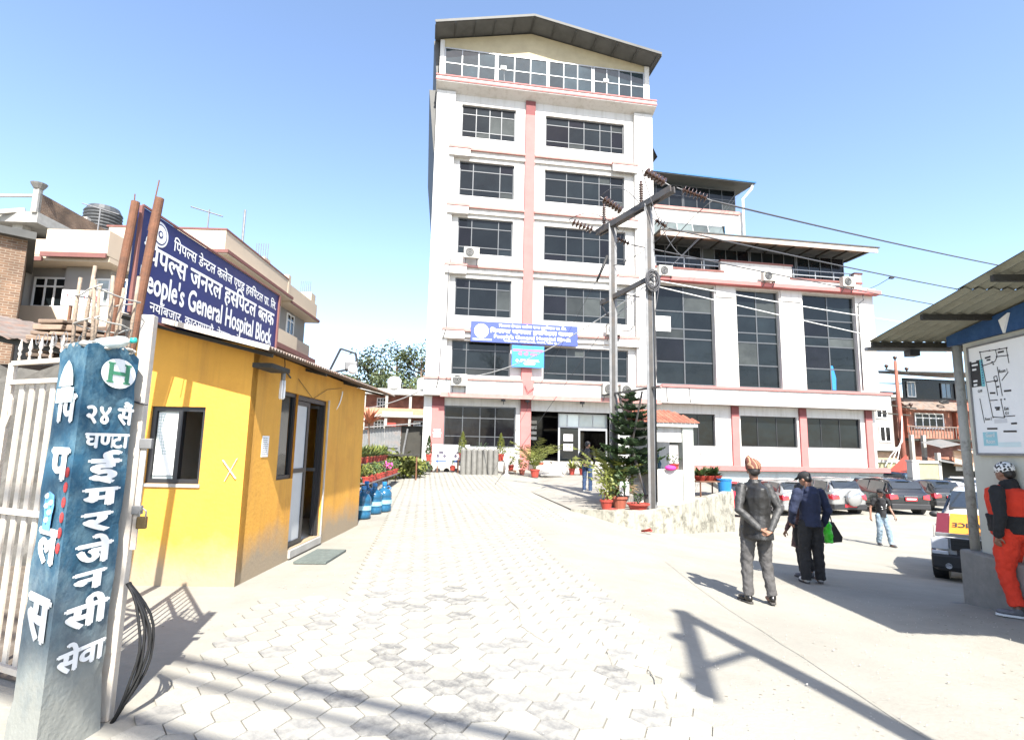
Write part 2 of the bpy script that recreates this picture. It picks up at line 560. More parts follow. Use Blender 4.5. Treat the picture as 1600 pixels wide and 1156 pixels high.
def gz(x, y):
    return float(gzs([(x, y)])[0])
def tz(x, y):
    """top of the raised terrace"""
    return .04+max(0, (x-4))*.04+max(0, y-14)*.012
# ------------------------------------------------------------------ ground sheet
def ground():
    xs = np.unique(np.concatenate([np.linspace(-400, -14, 8), np.arange(-14, 32, .5), np.linspace(34, 60, 8), np.linspace(80, 500, 7)]))
    ys = np.unique(np.concatenate([np.linspace(-60, -6, 5), np.arange(-5, 32, .5), np.linspace(34, 60, 8), np.linspace(80, 700, 8)]))
    X, Y = np.meshgrid(xs, ys)
    Z = gzs(np.stack([X.ravel(), Y.ravel()], 1))
    m = MB()
    m.v = [tuple(p) for p in np.stack([X.ravel(), Y.ravel(), Z], 1)]
    n = len(xs)
    m.f = [(j*n+i, j*n+i+1, (j+1)*n+i+1, (j+1)*n+i) for j in range(len(ys)-1) for i in range(n-1)]
    gm = mat('dusty_concrete_ground', (.25, .238, .203), rough=.95, var=.14, scale=.7, bump=.5, bscale=30, spots=(.18, .168, .14), spot_amt=.6, spot_scale=.55)
    # scattered grit and dark specks
    t = gm.node_tree
    b = t.nodes['Principled BSDF']
    src = b.inputs['Base Color'].links[0].from_socket
    tc = _n(t, 'ShaderNodeTexCoord')
    vo = _n(t, 'ShaderNodeTexVoronoi')
    vo.inputs['Scale'].default_value = 9
    t.links.new(tc.outputs['Object'], vo.inputs['Vector'])
    ns = _n(t, 'ShaderNodeTexNoise')
    ns.inputs['Scale'].default_value = 1.2
    t.links.new(tc.outputs['Object'], ns.inputs['Vector'])
    mr = _n(t, 'ShaderNodeMapRange')
    mr.inputs[1].default_value = .13
    mr.inputs[2].default_value = .07
    t.links.new(vo.outputs['Distance'], mr.inputs[0])
    m2 = _n(t, 'ShaderNodeMapRange')
    m2.inputs[1].default_value = .5
    m2.inputs[2].default_value = .62
    t.links.new(ns.outputs['Fac'], m2.inputs[0])
    mu = _n(t, 'ShaderNodeMath', operation='MULTIPLY')
    t.links.new(mr.outputs[0], mu.inputs[0])
    t.links.new(m2.outputs[0], mu.inputs[1])
    mx = _n(t, 'ShaderNodeMix', data_type='RGBA')
    t.links.new(mu.outputs[0], mx.inputs['Factor'])
    t.links.new(src, mx.inputs['A'])
    mx.inputs['B'].default_value = (.12, .10, .07, 1)
    t.links.new(mx.outputs['Result'], b.inputs['Base Color'])
    o = m.build('ground', gm, smooth=True, fix=False)
    tag(o, kind='structure')
    return o
GR = ground()
def pavement():
    """hexagonal paving blocks: near ones as parts, the rest joined"""
    base = thing('pavement', None, None)
    del_keys = [k for k in ('label', 'category') if k in base]
    tag(base, kind='structure')
    r = .135                      # circumradius
    dx, dy = 1.5*r, math.sqrt(3)*r
    rng = random.Random(5)
    cells = []
    for i in range(-12, 30):
        for j in range(6, 130):
            x, y = i*dx, j*dy+(dy/2 if i % 2 else 0)
            left = -1.6 if y < 6 else -.7
            right = 2.05+.12*math.sin(y*1.3) if y < 12 else 3.1
            if x < left or x > right or y < 2.3 or y > 27:
                continue
            if rng.random() < .03 and x > right-.4:
                continue
            cells.append((math.hypot(x, y), x, y))
    cells.sort()
    def hexv(rr, z0, z1, top):
        vs = [(rr*math.cos(k*math.pi/3), rr*math.sin(k*math.pi/3), z0) for k in range(6)]
        vs += [(top*math.cos(k*math.pi/3), top*math.sin(k*math.pi/3), z1) for k in range(6)]
        fs = [tuple(range(6, 12))]+[(k, (k+1) % 6, 6+(k+1) % 6, 6+k) for k in range(6)]
        return vs, fs
    vs, fs = hexv(r*.985, -.03, 0, r*.965)
    mes = []
    for mm in ('paverm', 'paverw'):
        me = bpy.data.meshes.new('paver')
        me.from_pydata(vs, [], fs)
        me.materials.append(K[mm])
        mes.append(me)
    far = MB()
    for n, (d, x, y) in enumerate(cells):
        z = gz(x, y)
        worn = 1 if rng.random() < (.5*math.exp(-((x-.3)**2/2.2+(y-3.2)**2/1.2))+.28*math.exp(-((x+.1)**2/.6+(y-5.3)**2/1.0))+.03) else 0
        t = (rng.uniform(-.006, .006), rng.uniform(-.006, .006), rng.uniform(-.03, .03))
        if n < 300:
            share('paver', mes[worn], base, (x, y, z+.014+rng.uniform(-.002, .002)), t)
        else:
            far.add(vs, fs, Matrix.Translation((x, y, z+.013+rng.uniform(-.002, .002))) @ Euler(t).to_matrix().to_4x4())
    tag(far.build('paver_field', K['paverm'], base, fix=False), kind='stuff')
    return base
pavement()
def concrete_slab():
    """the poured concrete apron right of the pavers, with its long construction joint and cracks"""
    ln = [(3.93, 8.69), (3.7, 7.3), (3.42, 5.6), (3.16, 4.04), (2.95, 2.6)]
    m = MB()
    jm = mat('slab_joint', (.25, .23, .19), var=.4, scale=12)
    for pts, w in ((ln, .004), ([(1.56, 4.72), (1.5, 4.4), (1.46, 4.16)], .004), ([(1.62, 4.2), (1.72, 4.13), (1.70, 4.02), (1.62, 3.62), (1.58, 3.5)], .005),
                   ([(.9, 6.2), (1.0, 5.6), (.92, 5.1), (1.05, 4.7)], .004), ([(-1.2, 9.5), (0.2, 9.9), (1.6, 9.7), (2.6, 10.3)], .004)):
        q = []
        for (a, b), (c, d) in zip(pts, pts[1:]):
            for k in range(6):
                t = k/6
                q.append((a+(c-a)*t+random.uniform(-.008, .008), b+(d-b)*t))
        q.append(pts[-1])
        for (a, b), (c, d) in zip(q, q[1:]):
            L = math.hypot(c-a, d-b)
            nx, ny = -(d-b)/L*w, (c-a)/L*w
            z1, z2 = gz(a, b)+.018, gz(c, d)+.018
            m.quad((a-nx, b-ny, z1), (a+nx, b+ny, z1), (c+nx, d+ny, z2), (c-nx, d-ny, z2))
    tag(m.build('ground_cracks', jm, fix=False), kind='structure')
concrete_slab()
# grit lying on the ground
def grit():
    m = MB()
    rng = random.Random(3)
    for _ in range(2600):
        y = rng.uniform(2.3, 12)
        x = rng.uniform(-1.5, 6.5)*min(1, .3+y/8)
        s = rng.uniform(.002, .006)*(1 if rng.random() < .95 else 2)
        z = gz(x, y)+.016
        m.ell((x, y, z), (s, s*rng.uniform(.6, 1), s*.6), 5, 3)
    tag(m.build('grit', K['cement'], fix=False), kind='stuff')
grit()
# raised terrace with its retaining wall
TP = [(3.75, 13.75), (4.1, 13.3), (4.55, 12.85), (5.15, 12.55), (5.9, 12.85), (6.9, 13.6), (8.0, 14.5), (9.15, 15.5)]
def terrace():
    poly = TP+[(9.6, 16.4), (10.4, 18.5), (11.6, 22), (12.1, 27.9), (3.9, 27.9), (3.6, 20)]
    m = MB()
    n = len(poly)
    top = [(x, y, tz(x, y)) for x, y in poly]
    cx, cy = 7, 19
    m.add(top+[(cx, cy, tz(cx, cy))], [(i, (i+1) % n, n) for i in range(n)])
    o = m.build('terrace', mat('terrace_screed', (.24, .225, .195), var=.15, scale=1.5, spots=(.13, .115, .09), spot_amt=.5, spot_scale=1.2), fix=False)
    tag(o, kind='structure')
    wm = mat('stained_whitewash', (.32, .305, .25), var=.15, scale=3, streak=(.07, .065, .045), streak_amt=1.0, spots=(.06, .058, .042), spot_amt=.85, spot_scale=4.5, spot_rng=(.48, .64), bump=.5, bscale=20)
    w = MB()
    ring = TP+[(9.6, 16.4), (10.4, 18.5), (11.6, 22), (12.1, 27.9)]
    q = []
    for (a, b), (c, d) in zip(ring, ring[1:]):
        k = max(1, int(math.hypot(c-a, d-b)/.35))
        q += [(a+(c-a)*i/k, b+(d-b)*i/k) for i in range(k)]
    q.append(ring[-1])
    rng = random.Random(8)
    inn, out = [], []
    for i, (x, y) in enumerate(q):
        a, b = q[max(0, i-1)], q[min(len(q)-1, i+1)]
        dx, dy = b[0]-a[0], b[1]-a[1]
        L = math.hypot(dx, dy)
        nx, ny = dy/L, -dx/L
        h = tz(x, y)+min(.13, .02+i*.012)+rng.uniform(-.015, .015)
        g = gz(x, y)-.25
        j = rng.uniform(-.012, .012)
        out.append(((x+nx*(.06+j), y+ny*(.06+j), g), (x+nx*(.035+j), y+ny*(.035+j), h)))
        inn.append(((x-nx*.16, y-ny*.16, g), (x-nx*.16, y-ny*.16, h+rng.uniform(-.01, .01))))
    for i in range(len(q)-1):
        w.quad(out[i][0], out[i+1][0], out[i+1][1], out[i][1])
        w.quad(out[i][1], out[i+1][1], inn[i+1][1], inn[i][1])
        w.quad(inn[i][1], inn[i+1][1], inn[i+1][0], inn[i][0])
    tag(w.build('retaining_wall', wm, smooth=False), 'whitewashed retaining wall with black stains around the raised planting bed', 'wall')
terrace()
# ------------------------------------------------------------------ wooded hill, trees
def blob_tree(loc, h, w, seed, label, m='leafh', n=900, group='trees on the hill behind the yard', leaf=.55, trunk=.3, name='tree'):
    rng = random.Random(seed)
    t = thing(name, label, 'tree', loc, 0, group)
    tr = MB().tube([(0, 0, -1), (0.1*w*.2, 0, h*.4), (0, .1, h*.85)], [h*.03, h*.022, h*.006], 7)
    limbs = []
    for _ in range(8):
        a = rng.uniform(0, 6.28)
        z = rng.uniform(trunk, .8)*h
        rr = w*.4*rng.uniform(.5, 1)
        e = (math.cos(a)*rr, math.sin(a)*rr, z+h*.15)
        tr.tube([(0, 0, z), (e[0]*.5, e[1]*.5, z+h*.04), e], [h*.012, h*.008, h*.003], 5)
        limbs.append(e)
    tr.build('trunk', K['bark'], t, smooth=True)
    cl = [(e[0], e[1], e[2], w*rng.uniform(.16, .28)) for e in limbs]
    for _ in range(12):
        a = rng.uniform(0, 6.28)
        z = rng.uniform(trunk+.08, .97)
        rr = w*.42*math.sqrt(max(.05, 1-((z-.6)/.45)**2))*rng.uniform(.2, 1)
        cl.append((math.cos(a)*rr, math.sin(a)*rr, z*h, w*rng.uniform(.12, .24)))
    cr = MB()
    for _ in range(n):
        c = rng.choice(cl)
        d = Vector((rng.gauss(0, 1), rng.gauss(0, 1), rng.gauss(0, .8))).normalized()*c[3]*rng.uniform(.55, 1.05)
        p = Vector(c[:3])+d
        s = leaf*rng.uniform(.5, 1.2)
        a = Vector((rng.uniform(-1, 1), rng.uniform(-1, 1), rng.uniform(-.6, .6))).normalized()*s
        b = a.cross(Vector((rng.uniform(-1, 1), rng.uniform(-1, 1), rng.uniform(-1, 1)))).normalized()*s*.6
        cr.quad(p-a*.5, p+b*.5, p+a*.5, p-b*.5)
    cr.build('crown', K[m], t, fix=False)
    return t
def hills():
    m = MB()
    pr = [(-60, -2), (-30, 6), (-12, 7.5), (-5, 8), (0, 8.5), (10, 8), (30, 9), (60, 7), (120, 3)]
    for i in range(len(pr)-1):
        (a, h1), (b, h2) = pr[i], pr[i+1]
        m.quad((a, 78, -1), (b, 78, -1), (b, 100, h2), (a, 100, h1))
        m.quad((a, 100, h1), (b, 100, h2), (b, 170, h2+2), (a, 170, h1+2))
    tag(m.build('hillside', mat('hill_grass', (.07, .08, .03), var=.4, scale=.3), fix=False), kind='structure')
hills()
kinds = [(-12.5, 96, 8.0, 6, 'feathery young tree at the far left end of the wooded skyline'), (-9.2, 94, 12.5, 8, 'broad dark tree topping the wooded hill right of the corrugated roof tip'),
         (-5.2, 96, 14.0, 9, 'tallest dark tree on the wooded hill behind the yard'), (-1.0, 93, 13.5, 8, 'pale green tree on the hill just left of the tower edge'),
         (3.0, 97, 14.5, 9, 'bushy hill tree half hidden behind the tower corner'), (-7.2, 88, 9, 8, 'low olive tree in front of the hilltop trees'), (-2.5, 86, 8.5, 9, 'low round tree above the red brick house roof'),
         (-11.5, 90, 7, 6, 'small bush tree near the left foot of the wooded hill')]
for i, (x, y, h, w, lb) in enumerate(kinds):
    blob_tree((x, y, 5 if y > 90 else 3.5), h, w, 40+i, lb, n=1500)
# ------------------------------------------------------------------ the hospital
HB = thing('hospital_building', 'tall white and pink hospital block with a five storey wing, behind the power poles', 'building', (0, 28, 0))
def wall_holes(m, x0, x1, z0, z1, holes, yf=0., yb=.3, ends=True):
    """upright wall facing -y with real openings (x0, x1, z0, z1)"""
    xs = sorted({x0, x1}|{h[0] for h in holes}|{h[1] for h in holes})
    zs = sorted({z0, z1}|{h[2] for h in holes}|{h[3] for h in holes})
    for a, b in zip(xs, xs[1:]):
        for c, d in zip(zs, zs[1:]):
            if not any(h[0] <= a and b <= h[1] and h[2] <= c and d <= h[3] for h in holes):
                m.quad((a, yf, c), (b, yf, c), (b, yf, d), (a, yf, d))
    for a, b, c, d in holes:
        m.quad((a, yf, c), (a, yf, d), (a, yb, d), (a, yb, c))
        m.quad((b, yf, c), (b, yb, c), (b, yb, d), (b, yf, d))
        m.quad((a, yf, c), (a, yb, c), (b, yb, c), (b, yf, c))
        m.quad((a, yf, d), (b, yf, d), (b, yb, d), (a, yb, d))
    if ends:
        m.quad((x0, yf, z0), (x0, yf, z1), (x0, yb, z1), (x0, yb, z0))
        m.quad((x1, yf, z0), (x1, yb, z0), (x1, yb, z1), (x1, yf, z1))
        m.quad((x0, yf, z1), (x1, yf, z1), (x1, yb, z1), (x0, yb, z1))
    return m
def window(parent, x0, x1, z0, z1, y, cols, rows, fm='frame', gm='glass', fw=.06, mw=.045, outer='dframe', skip=(), name='window', open_pane=None):
    """frame with mullions; every pane a sub-part"""
    m = MB()
    d = .07
    m.box(x0, x1, y, y+d, z0, z0+fw)
    m.box(x0, x1, y, y+d, z1-fw, z1)
    m.box(x0, x0+fw, y, y+d, z0+fw, z1-fw)
    m.box(x1-fw, x1, y, y+d, z0+fw, z1-fw)
    ix0, ix1, iz0, iz1 = x0+fw, x1-fw, z0+fw, z1-fw
    cx = [ix0+(ix1-ix0)*c for c in cols]
    rz = [iz0+(iz1-iz0)*c for c in rows]
    for c in cx[1:-1]:
        m.box(c-mw/2, c+mw/2, y+.005, y+d-.005, iz0, iz1)
    for r in rz[1:-1]:
        for a, b in zip(cx, cx[1:]):
            m.box(a+mw/2, b-mw/2, y+.008, y+d-.008, r-mw/2, r+mw/2)
    w = m.build(name, K[fm], parent, fix=False)
    for i, (a, b) in enumerate(zip(cx, cx[1:])):
        for j, (c, e) in enumerate(zip(rz, rz[1:])):
            if (i, j) in skip:
                continue
            g = MB()
            yy = y+.035+random.uniform(-.004, .004)
            tl = random.uniform(-.006, .006)
            g.quad((a, yy, c), (b, yy+tl, c), (b, yy+tl, e), (a, yy, e))
            g.quad((a, yy+.008, c), (a, yy+.008, e), (b, yy+tl+.008, e), (b, yy+tl+.008, c))
            mm = gm if not (open_pane and (i, j) in open_pane) else open_pane[(i, j)]
            if mm == 'glass':
                rr = random.random()
                mm = 'gdark' if rr < .10 else ('gcurt' if rr < .19 else mm)
            g.build('pane', K[mm], w, fix=False)
    return w
C3 = [0, .24, .75, 1]
C3b = [0, .26, .52, .75, 1]
C4 = [0, .3, .51, .72, 1]
R3 = [0, .19, .76, 1]
LW = [(1.32, 4.32, 18.28, 20.17), (1.30, 4.3, 14.9, 16.88), (1.32, 4.28, 11.67, 13.66), (1.28, 4.27, 8.30, 10.33), (1.22, 4.28, 5.18, 6.99)]
RW = [(6.02, 10.62, 18.23, 20.06), (6.0, 10.61, 14.97, 16.84), (6.0, 10.64, 11.63, 13.56), (6.0, 10.7, 8.28, 10.2), (6.04, 10.74, 5.1, 6.87)]
def tower():
    P = HB
    w = MB()
    holes = [h for h in LW+RW]
    wall_holes(w, .95, 4.86, 4.9, 20.75, [(a, b, c, d) for a, b, c, d in LW], 0, .3, False)
    wall_holes(w, 5.4, 11.15, 4.9, 20.75, [(a, b, c, d) for a, b, c, d in RW], 0, .3, False)
    G = (.9, 4.63, 1.54, 3.6)
    wall_holes(w, .95, 4.86, 0, 4.05, [(.95, 4.63, 1.54, 3.6)], 0, .3, False)
    # body behind: sides and back
    w.quad((0, .3, -.2), (0, .3, 23.6), (0, 14, 23.6), (0, 14, -.2))
    w.quad((12.2, .3, -.2), (12.2, 14, -.2), (12.2, 14, 23.6), (12.2, .3, 23.6))
    w.quad((0, 14, -.2), (0, 14, 23.6), (12.2, 14, 23.6), (12.2, 14, -.2))
    w.build('wall', K['white'], P, fix=False)
    c = MB()
    for a, b in ((-.08, .95), (11.15, 12.25)):
        c.box(a, b, -.22, .3, 4.9, 20.72)
    c.box(-.08, .32, -.1, .3, -.2, 4.05)
    c.box(11.55, 12.25, -.1, .3, -.2, 4.05)
    each(c, 'corner_pier', K['white'], P, bevel=.015)
    pk = MB()
    pk.box(4.86, 5.4, -.16, .3, 4.9, 19.9)
    pk.box(4.86, 5.4, -.14, .3, .35, 3.55)
    pk.box(.32, .95, -.08, .3, .35, 3.55)
    each(pk, 'pink_strip', K['pink'], P)
    mm = MB()
    mm.box(4.86, 5.4, -.163, .3, 19.9, 20.72)
    mm.box(4.86, 5.4, -.143, .3, 3.55, 4.05)
    mm.box(.32, .95, -.083, .3, 3.55, 4.05)
    each(mm, 'maroon_cap', K['maroon'], P)
    for z in (17.42, 14.16, 10.88, 7.44):
        l = MB()
        for a, b, o in ((.95, 4.86, .20), (5.4, 11.15, .20)):
            l.box(a, b, -o-.05, 0, z-.02, z+.09)
        l.box(.68, 1.85, -.36, -.24, z+.0, z+.13)
        l.box(.68, 1.85, -.24, 0, z+.091, z+.13)
        l.box(9.8, 11.3, -.36, -.255, z+.0, z+.13)
        l.build('ledge', K['ledge'], P)
        f = MB()
        f.box(.70, 1.83, -.33, 0, z-.42, z-.022)
        f.box(9.82, 11.28, -.33, -.23, z-.42, z-.022)
        for a, b in ((1.83, 4.86), (5.4, 9.82)):
            f.box(a, b, -.12, 0, z-.30, z-.022)
        each(f, 'beam', K['white'], P)
    # first floor slab edge
    s = MB()
    s.box(-.12, 12.3, -.62, 0, 4.06, 4.86)
    s.box(0, 12.2, 0, 13.9, 4.06, 4.3)
    s.build('slab_edge', K['white'], P, bevel=.01)
    l = MB()
    l.box(-.16, 4.84, -.68, 0, 4.862, 4.97)
    l.box(5.42, 12.32, -.68, 0, 4.862, 4.97)
    l.box(.7, 12.3, -.66, -.62, 3.98, 4.20)
    l.build('ledge', K['ledge'], P)
    pk = MB().box(4.84, 5.42, -.64, -.621, 4.2, 4.97)
    each(pk, 'pink_strip', K['pink'], P)
    # windows
    for i, (a, b, c_, d) in enumerate(LW):
        window(P, a, b, c_, d, .12, C3b if i == 0 else C3, R3, 'frame' if i in (0, 4) else 'frame')
    for i, (a, b, c_, d) in enumerate(RW):
        window(P, a, b, c_, d, .12, [0, .27, .48, .69, .84, 1] if i else [0, .29, .49, .7, .85, 1], R3, 'frame', open_pane={(3, 1): 'gdark'} if i == 1 else None)
    window(P, .95, 4.63, 1.54, 3.6, .1, [0, .25, .5, .72, 1], [0, .24, .72, 1], 'frame', 'gdark')
    # dado under the ground floor window
    MB().box(.951, 4.859, -.03, -.001, .3, 1.5).build('dado', K['white'], P)
    # cornice under the top storey
    c = MB()
    c.prism([(0, 20.72), (-.62, 20.98), (-.62, 21.34), (0, 21.34)], -.14, 12.34, 'x')
    c.box(.05, 12.2, -.22, .3, 21.342, 21.64)
    c.build('cornice', K['white'], P)
    c = MB()
    c.box(-.16, 12.36, -.66, -.622, 21.04, 21.13)
    c.box(-.16, 12.36, -.66, -.622, 21.3, 21.37)
    c.build('cornice_band', K['pink'], P)
    # top storey: continuous glazing
    bays = [(.25, 3.15, 3), (3.2, 6.1, 3), (6.15, 8.75, 3), (8.8, 11.9, 4)]
    for a, b, n in bays:
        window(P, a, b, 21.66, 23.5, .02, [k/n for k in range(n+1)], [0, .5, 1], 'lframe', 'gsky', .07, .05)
    c = MB()
    c.box(0, .24, .0, .3, 21.641, 23.9)
    c.box(11.91, 12.2, .0, .3, 21.641, 23.9)
    each(c, 'corner_pier', K['white'], P)
    g = MB()
    g.prism([(.0, 23.905), (12.2, 23.905), (12.2, 23.93), (5.15, 25.08), (.0, 23.99)], .1, .3, 'y')
    g.prism([(.241, 23.51), (11.909, 23.51), (11.909, 23.9), (.241, 23.9)], .08, .3, 'y')
    g.build('gable', K['beige'], P)
    # roof: two pitched slabs of sheet, every sheet a panel
    def slope(xa, za, xb, zb, n, nm):
        for k in range(n):
            x0, x1 = xa+(xb-xa)*k/n, xa+(xb-xa)*(k+1)/n
            z0, z1 = za+(zb-za)*k/n, za+(zb-za)*(k+1)/n
            m = MB()
            gap = .003
            m.add([(x0+gap, -1.02, z0), (x1-gap, -1.02, z1), (x1-gap, 14.5, z1), (x0+gap, 14.5, z0),
                   (x0+gap, -1.02, z0+.07), (x1-gap, -1.02, z1+.07), (x1-gap, 14.5, z1+.07), (x0+gap, 14.5, z0+.07)],
                  [(0, 3, 2, 1), (4, 5, 6, 7), (0, 1, 5, 4), (1, 2, 6, 5), (2, 3, 7, 6), (3, 0, 4, 7)])
            m.build('roof_panel', K['roofgrey'], P, fix=False)
    slope(-.3, 24.02, 5.1, 25.2, 5, 'l')
    slope(5.1, 25.2, 12.5, 23.92, 6, 'r')
    m = MB()
    for x0, z0, x1, z1 in ((-.32, 24.1, 5.1, 25.29), (5.1, 25.29, 12.52, 24.0)):
        m.bar((x0, -1.06, z0), (x1, -1.06, z1), .05, .14)
    m.bar((12.53, -1.0, 23.96), (12.53, 14, 23.96), .05, .14)
    for k in range(6):
        m.bar((-.3+k*1.08, -.98, 24.0+k*.236-.04), (-.3+k*1.08, .09, 24.0+k*.236-.04), .05)
    for k in range(1, 7):
        m.bar((5.1+k*1.2, -.98, 25.17-k*.207-.04), (5.1+k*1.2, .09, 25.17-k*.207-.04), .05)
    each(m, 'roof_edge', K['roofdark'], P)
    # dark cladding sheets hung on the left flank
    for z0, z1, xo in ((21.3, 24.0, -.36), (16.9, 21.0, -.5)):
        m = MB()
        m.add([(xo, .3, z1), (xo, 12, z1), (-.08, 12, z0), (-.08, .3, z0)], [(0, 1, 2, 3)])
        m.prism([(xo, z1), (-.02, z1), (-.08, z0)], .3, .34, 'y')
        m.build('side_cladding', K['roofdark'], P, fix=False)
    # floodlights on the parapet
    for x in (3.6, 9.45):
        m = MB()
        m.bar((x, -.35, 21.3), (x-.1, -.62, 22.1), .03)
        m.box(x-.28, x+.02, -.72, -.6, 22.05, 22.25)
        m.build('floodlight', K['lframe'], P)
    # entrance
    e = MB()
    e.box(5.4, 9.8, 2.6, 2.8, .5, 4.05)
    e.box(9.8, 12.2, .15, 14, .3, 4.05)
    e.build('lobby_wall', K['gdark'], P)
    MB().box(5.4, 12.2, -.001, 2.6, .45, .88).build('entrance_floor', K['cement'], P)
    MB().box(5.4, 11.5, .0, .2, 3.45, 4.05).build('lintel', K['white'], P)
    MB().box(9.75, 11.5, .02, .28, .9, 3.45).build('wall', K['white'], P)
    window(P, 7.0, 9.7, 2.65, 3.4, .5, [0, .17, .42, .72, 1], [0, 1], 'lframe', 'gpale')
    dr = MB()
    dr.box(7.0, 7.1, .5, .57, .89, 2.65)
    dr.box(8.1, 8.2, .5, .57, .89, 2.65)
    dr.box(9.62, 9.7, .5, .57, .89, 2.65)
    dr.box(8.2, 9.62, .48, .57, 2.52, 2.64)
    d = dr.build('door', K['lframe'], P)
    MB().box(7.1, 8.1, .53, .54, .95, 2.6).build('pane', K['glass'], d)
    for z in (1.95, 1.45):
        MB().box(7.3, 7.8, .5, .525, z, z+.35).build('notice', K['paper'], d)
    for k in range(4):
        MB().box(5.9, 6.25, 2.52, 2.595, 2.9-k*.3, 3.08-k*.3).build('notice', K['paper'], P)
    st = MB()
    st.box(6.4, 11.5, -1.4, -.001, .3, .52)
    st.box(6.4, 11.5, -1.05, -.001, .522, .70)
    st.box(6.4, 11.5, -.7, -.001, .702, .875)
    st.build('entrance_steps', K['cement'], P, bevel=.01)
    MB().prism([(0, .3), (0, .88), (-3.1, .33), (-3.1, .3)], 5.3, 6.39, 'x').build('ramp', K['cement'], P)
    # ground floor plinth on the left
    MB().box(-.1, 4.86, -.12, -.031, -.1, .62).build('plinth', K['cement'], P)
    # white service pipe down the left bays
    m = MB()
    m.tube([(1.0, -.3, 11.2), (.9, -.33, 10.6), (.9, -.33, 7.6), (.75, -.35, 7.0)], .025, 6)
    m.tube([(10.98, -.3, 10.0), (10.98, -.3, 8.2), (10.7, -.3, 7.9), (10.1, -.3, 7.9)], .03, 6)
    m.tube([(.65, -.35, 6.6), (.62, -.7, 5.1), (.5, -.75, 4.4)], .02, 6)
    m.tube([(5.45, -.7, 4.6), (5.1, -.72, 4.35), (4.95, -.7, 4.7)], .02, 6)
    each(m, 'service_cable', K['wire'], P, smooth=True)
    # small downlights under the slab
    for x in (3.9, 5.15, 8.05):
        m = MB().box(x-.1, x+.1, -.5, -.3, 3.86, 3.98)
        m.tube([(x, -.4, 4.0), (x+.02, -.4, 3.7)], .02, 6)
        m.build('lamp', K['dframe'], P)
tower()
def wing():
    P = HB
    tall = [(12.32, 15.85, 5.12, 10.78), (17.2, 19.86, 5.12, 10.76), (21.36, 24.8, 5.1, 10.75)]
    low = [(12.95, 15.68, 1.83, 3.56), (17.18, 20.6, 1.85, 3.54), (21.2, 24.6, 1.87, 3.54)]
    w = MB()
    wall_holes(w, 12.251, 26.0, 5.0, 10.9, tall, 0, .35)
    wall_holes(w, 12.251, 25.55, .75, 4.05, low, 0, .3)
    w.quad((26, .35, 5), (26, 12, 5), (26, 12, 11), (26, .35, 11))
    w.quad((25.55, .3, -1.5), (25.55, 12, -1.5), (25.55, 12, 4.05), (25.55, .3, 4.05))
    w.quad((12.25, 12, -1.5), (12.25, 12, 14), (26, 12, 14), (26, 12, -1.5))
    w.build('wall', K['white'], P, fix=False)
    MB().box(12.3, 25.9, .05, .4, -1.6, .55).build('plinth', K['bluegrey'], P)
    MB().box(12.0, 26.1, -.28, .3, .55, .82).build('ledge', K['pink'], P, bevel=.015)
    f = MB().box(12.32, 26.1, -.62, 0, 4.06, 4.9)
    f.box(12.2, 26, 0, 11.9, 4.06, 4.3)
    f.build('slab_edge', K['white'], P, bevel=.01)
    MB().box(12.34, 26.2, -.7, 0, 4.902, 5.03).build('ledge', K['pink'], P)
    pk = MB()
    mm = MB()
    for a in (16.62, 20.72, 24.88):
        pk.box(a, a+.42, -.12, .3, .821, 3.6)
        mm.box(a, a+.42, -.123, .3, 3.6, 4.05)
    pk.box(11.6, 12.25, -.13, -.101, .5, 3.6)
    each(pk, 'pink_strip', K['pink'], P)
    each(mm, 'maroon_cap', K['maroon'], P)
    # white caps over the piers of the tall windows
    for a, b in ((15.95, 17.1), (19.95, 21.25)):
        MB().box(a, b, -.06, -.001, 10.2, 10.85).build('pier_cap', K['white'], P)
    rows = [0, .20, .40, .5, .74, 1]
    for i, (a, b, c, d) in enumerate(tall):
        window(P, a, b, c, d, .2, [0, .5, 1], [0, .22, .46, .56, .74, 1] if i != 1 else [0, .22, .46, .56, .74, 1], 'frame', 'glass', .08, .07,
               open_pane={(0, 3): 'paper'} if False else None)
    MB().box(12.42, 13.3, .19, .2, 8.1, 8.95).build('notice', K['paper'], P)
    MB().prism([(23.15, 5.2), (23.38, 5.2), (23.42, 5.9), (23.25, 6.6), (23.12, 6.6)], .22, .25, 'y').build('curtain', K['plastblue'], P)
    window(P, *low[0], .12, [0, .34, .66, 1], [0, 1], 'dframe', 'glass')
    window(P, *low[1], .12, [0, .31, .66, 1], [0, 1], 'dframe', 'glass')
    window(P, *low[2], .12, [0, .28, .64, 1], [0, 1], 'dframe', 'glass')
    # cornice and stepped parapet
    MB().box(12.28, 26.2, -.45, 0, 10.86, 11.1).build('ledge', K['pink'], P, bevel=.02)
    pr = MB()
    pr.box(12.25, 16.25, -.12, .12, 11.101, 11.62)
    pr.box(16.25, 20.7, -.12, .12, 11.101, 12.27)
    pr.box(20.7, 24.75, -.12, .12, 11.101, 11.52)
    pr.box(24.75, 25.2, -.12, .12, 11.101, 12.1)
    pr.box(25.2, 26.1, -.12, .12, 11.101, 11.3)
    each(pr, 'parapet', K['white'], P)
    cp = MB()
    cp.box(12.25, 16.45, -.16, .16, 11.621, 11.72)
    cp.box(16.25, 20.75, -.16, .16, 12.271, 12.37)
    cp.box(20.55, 25.25, -.16, -.121, 11.50, 11.62)
    cp.box(24.75, 25.3, -.16, .16, 12.101, 12.2)
    each(cp, 'coping', K['brown'], P)
    rl = MB()
    for z in (12.0, 12.35):
        rl.bar((12.3, .0, z), (16.2, .0, z), .05)
    for z in (11.85, 12.15):
        rl.bar((20.8, 0, z), (24.7, 0, z), .05)
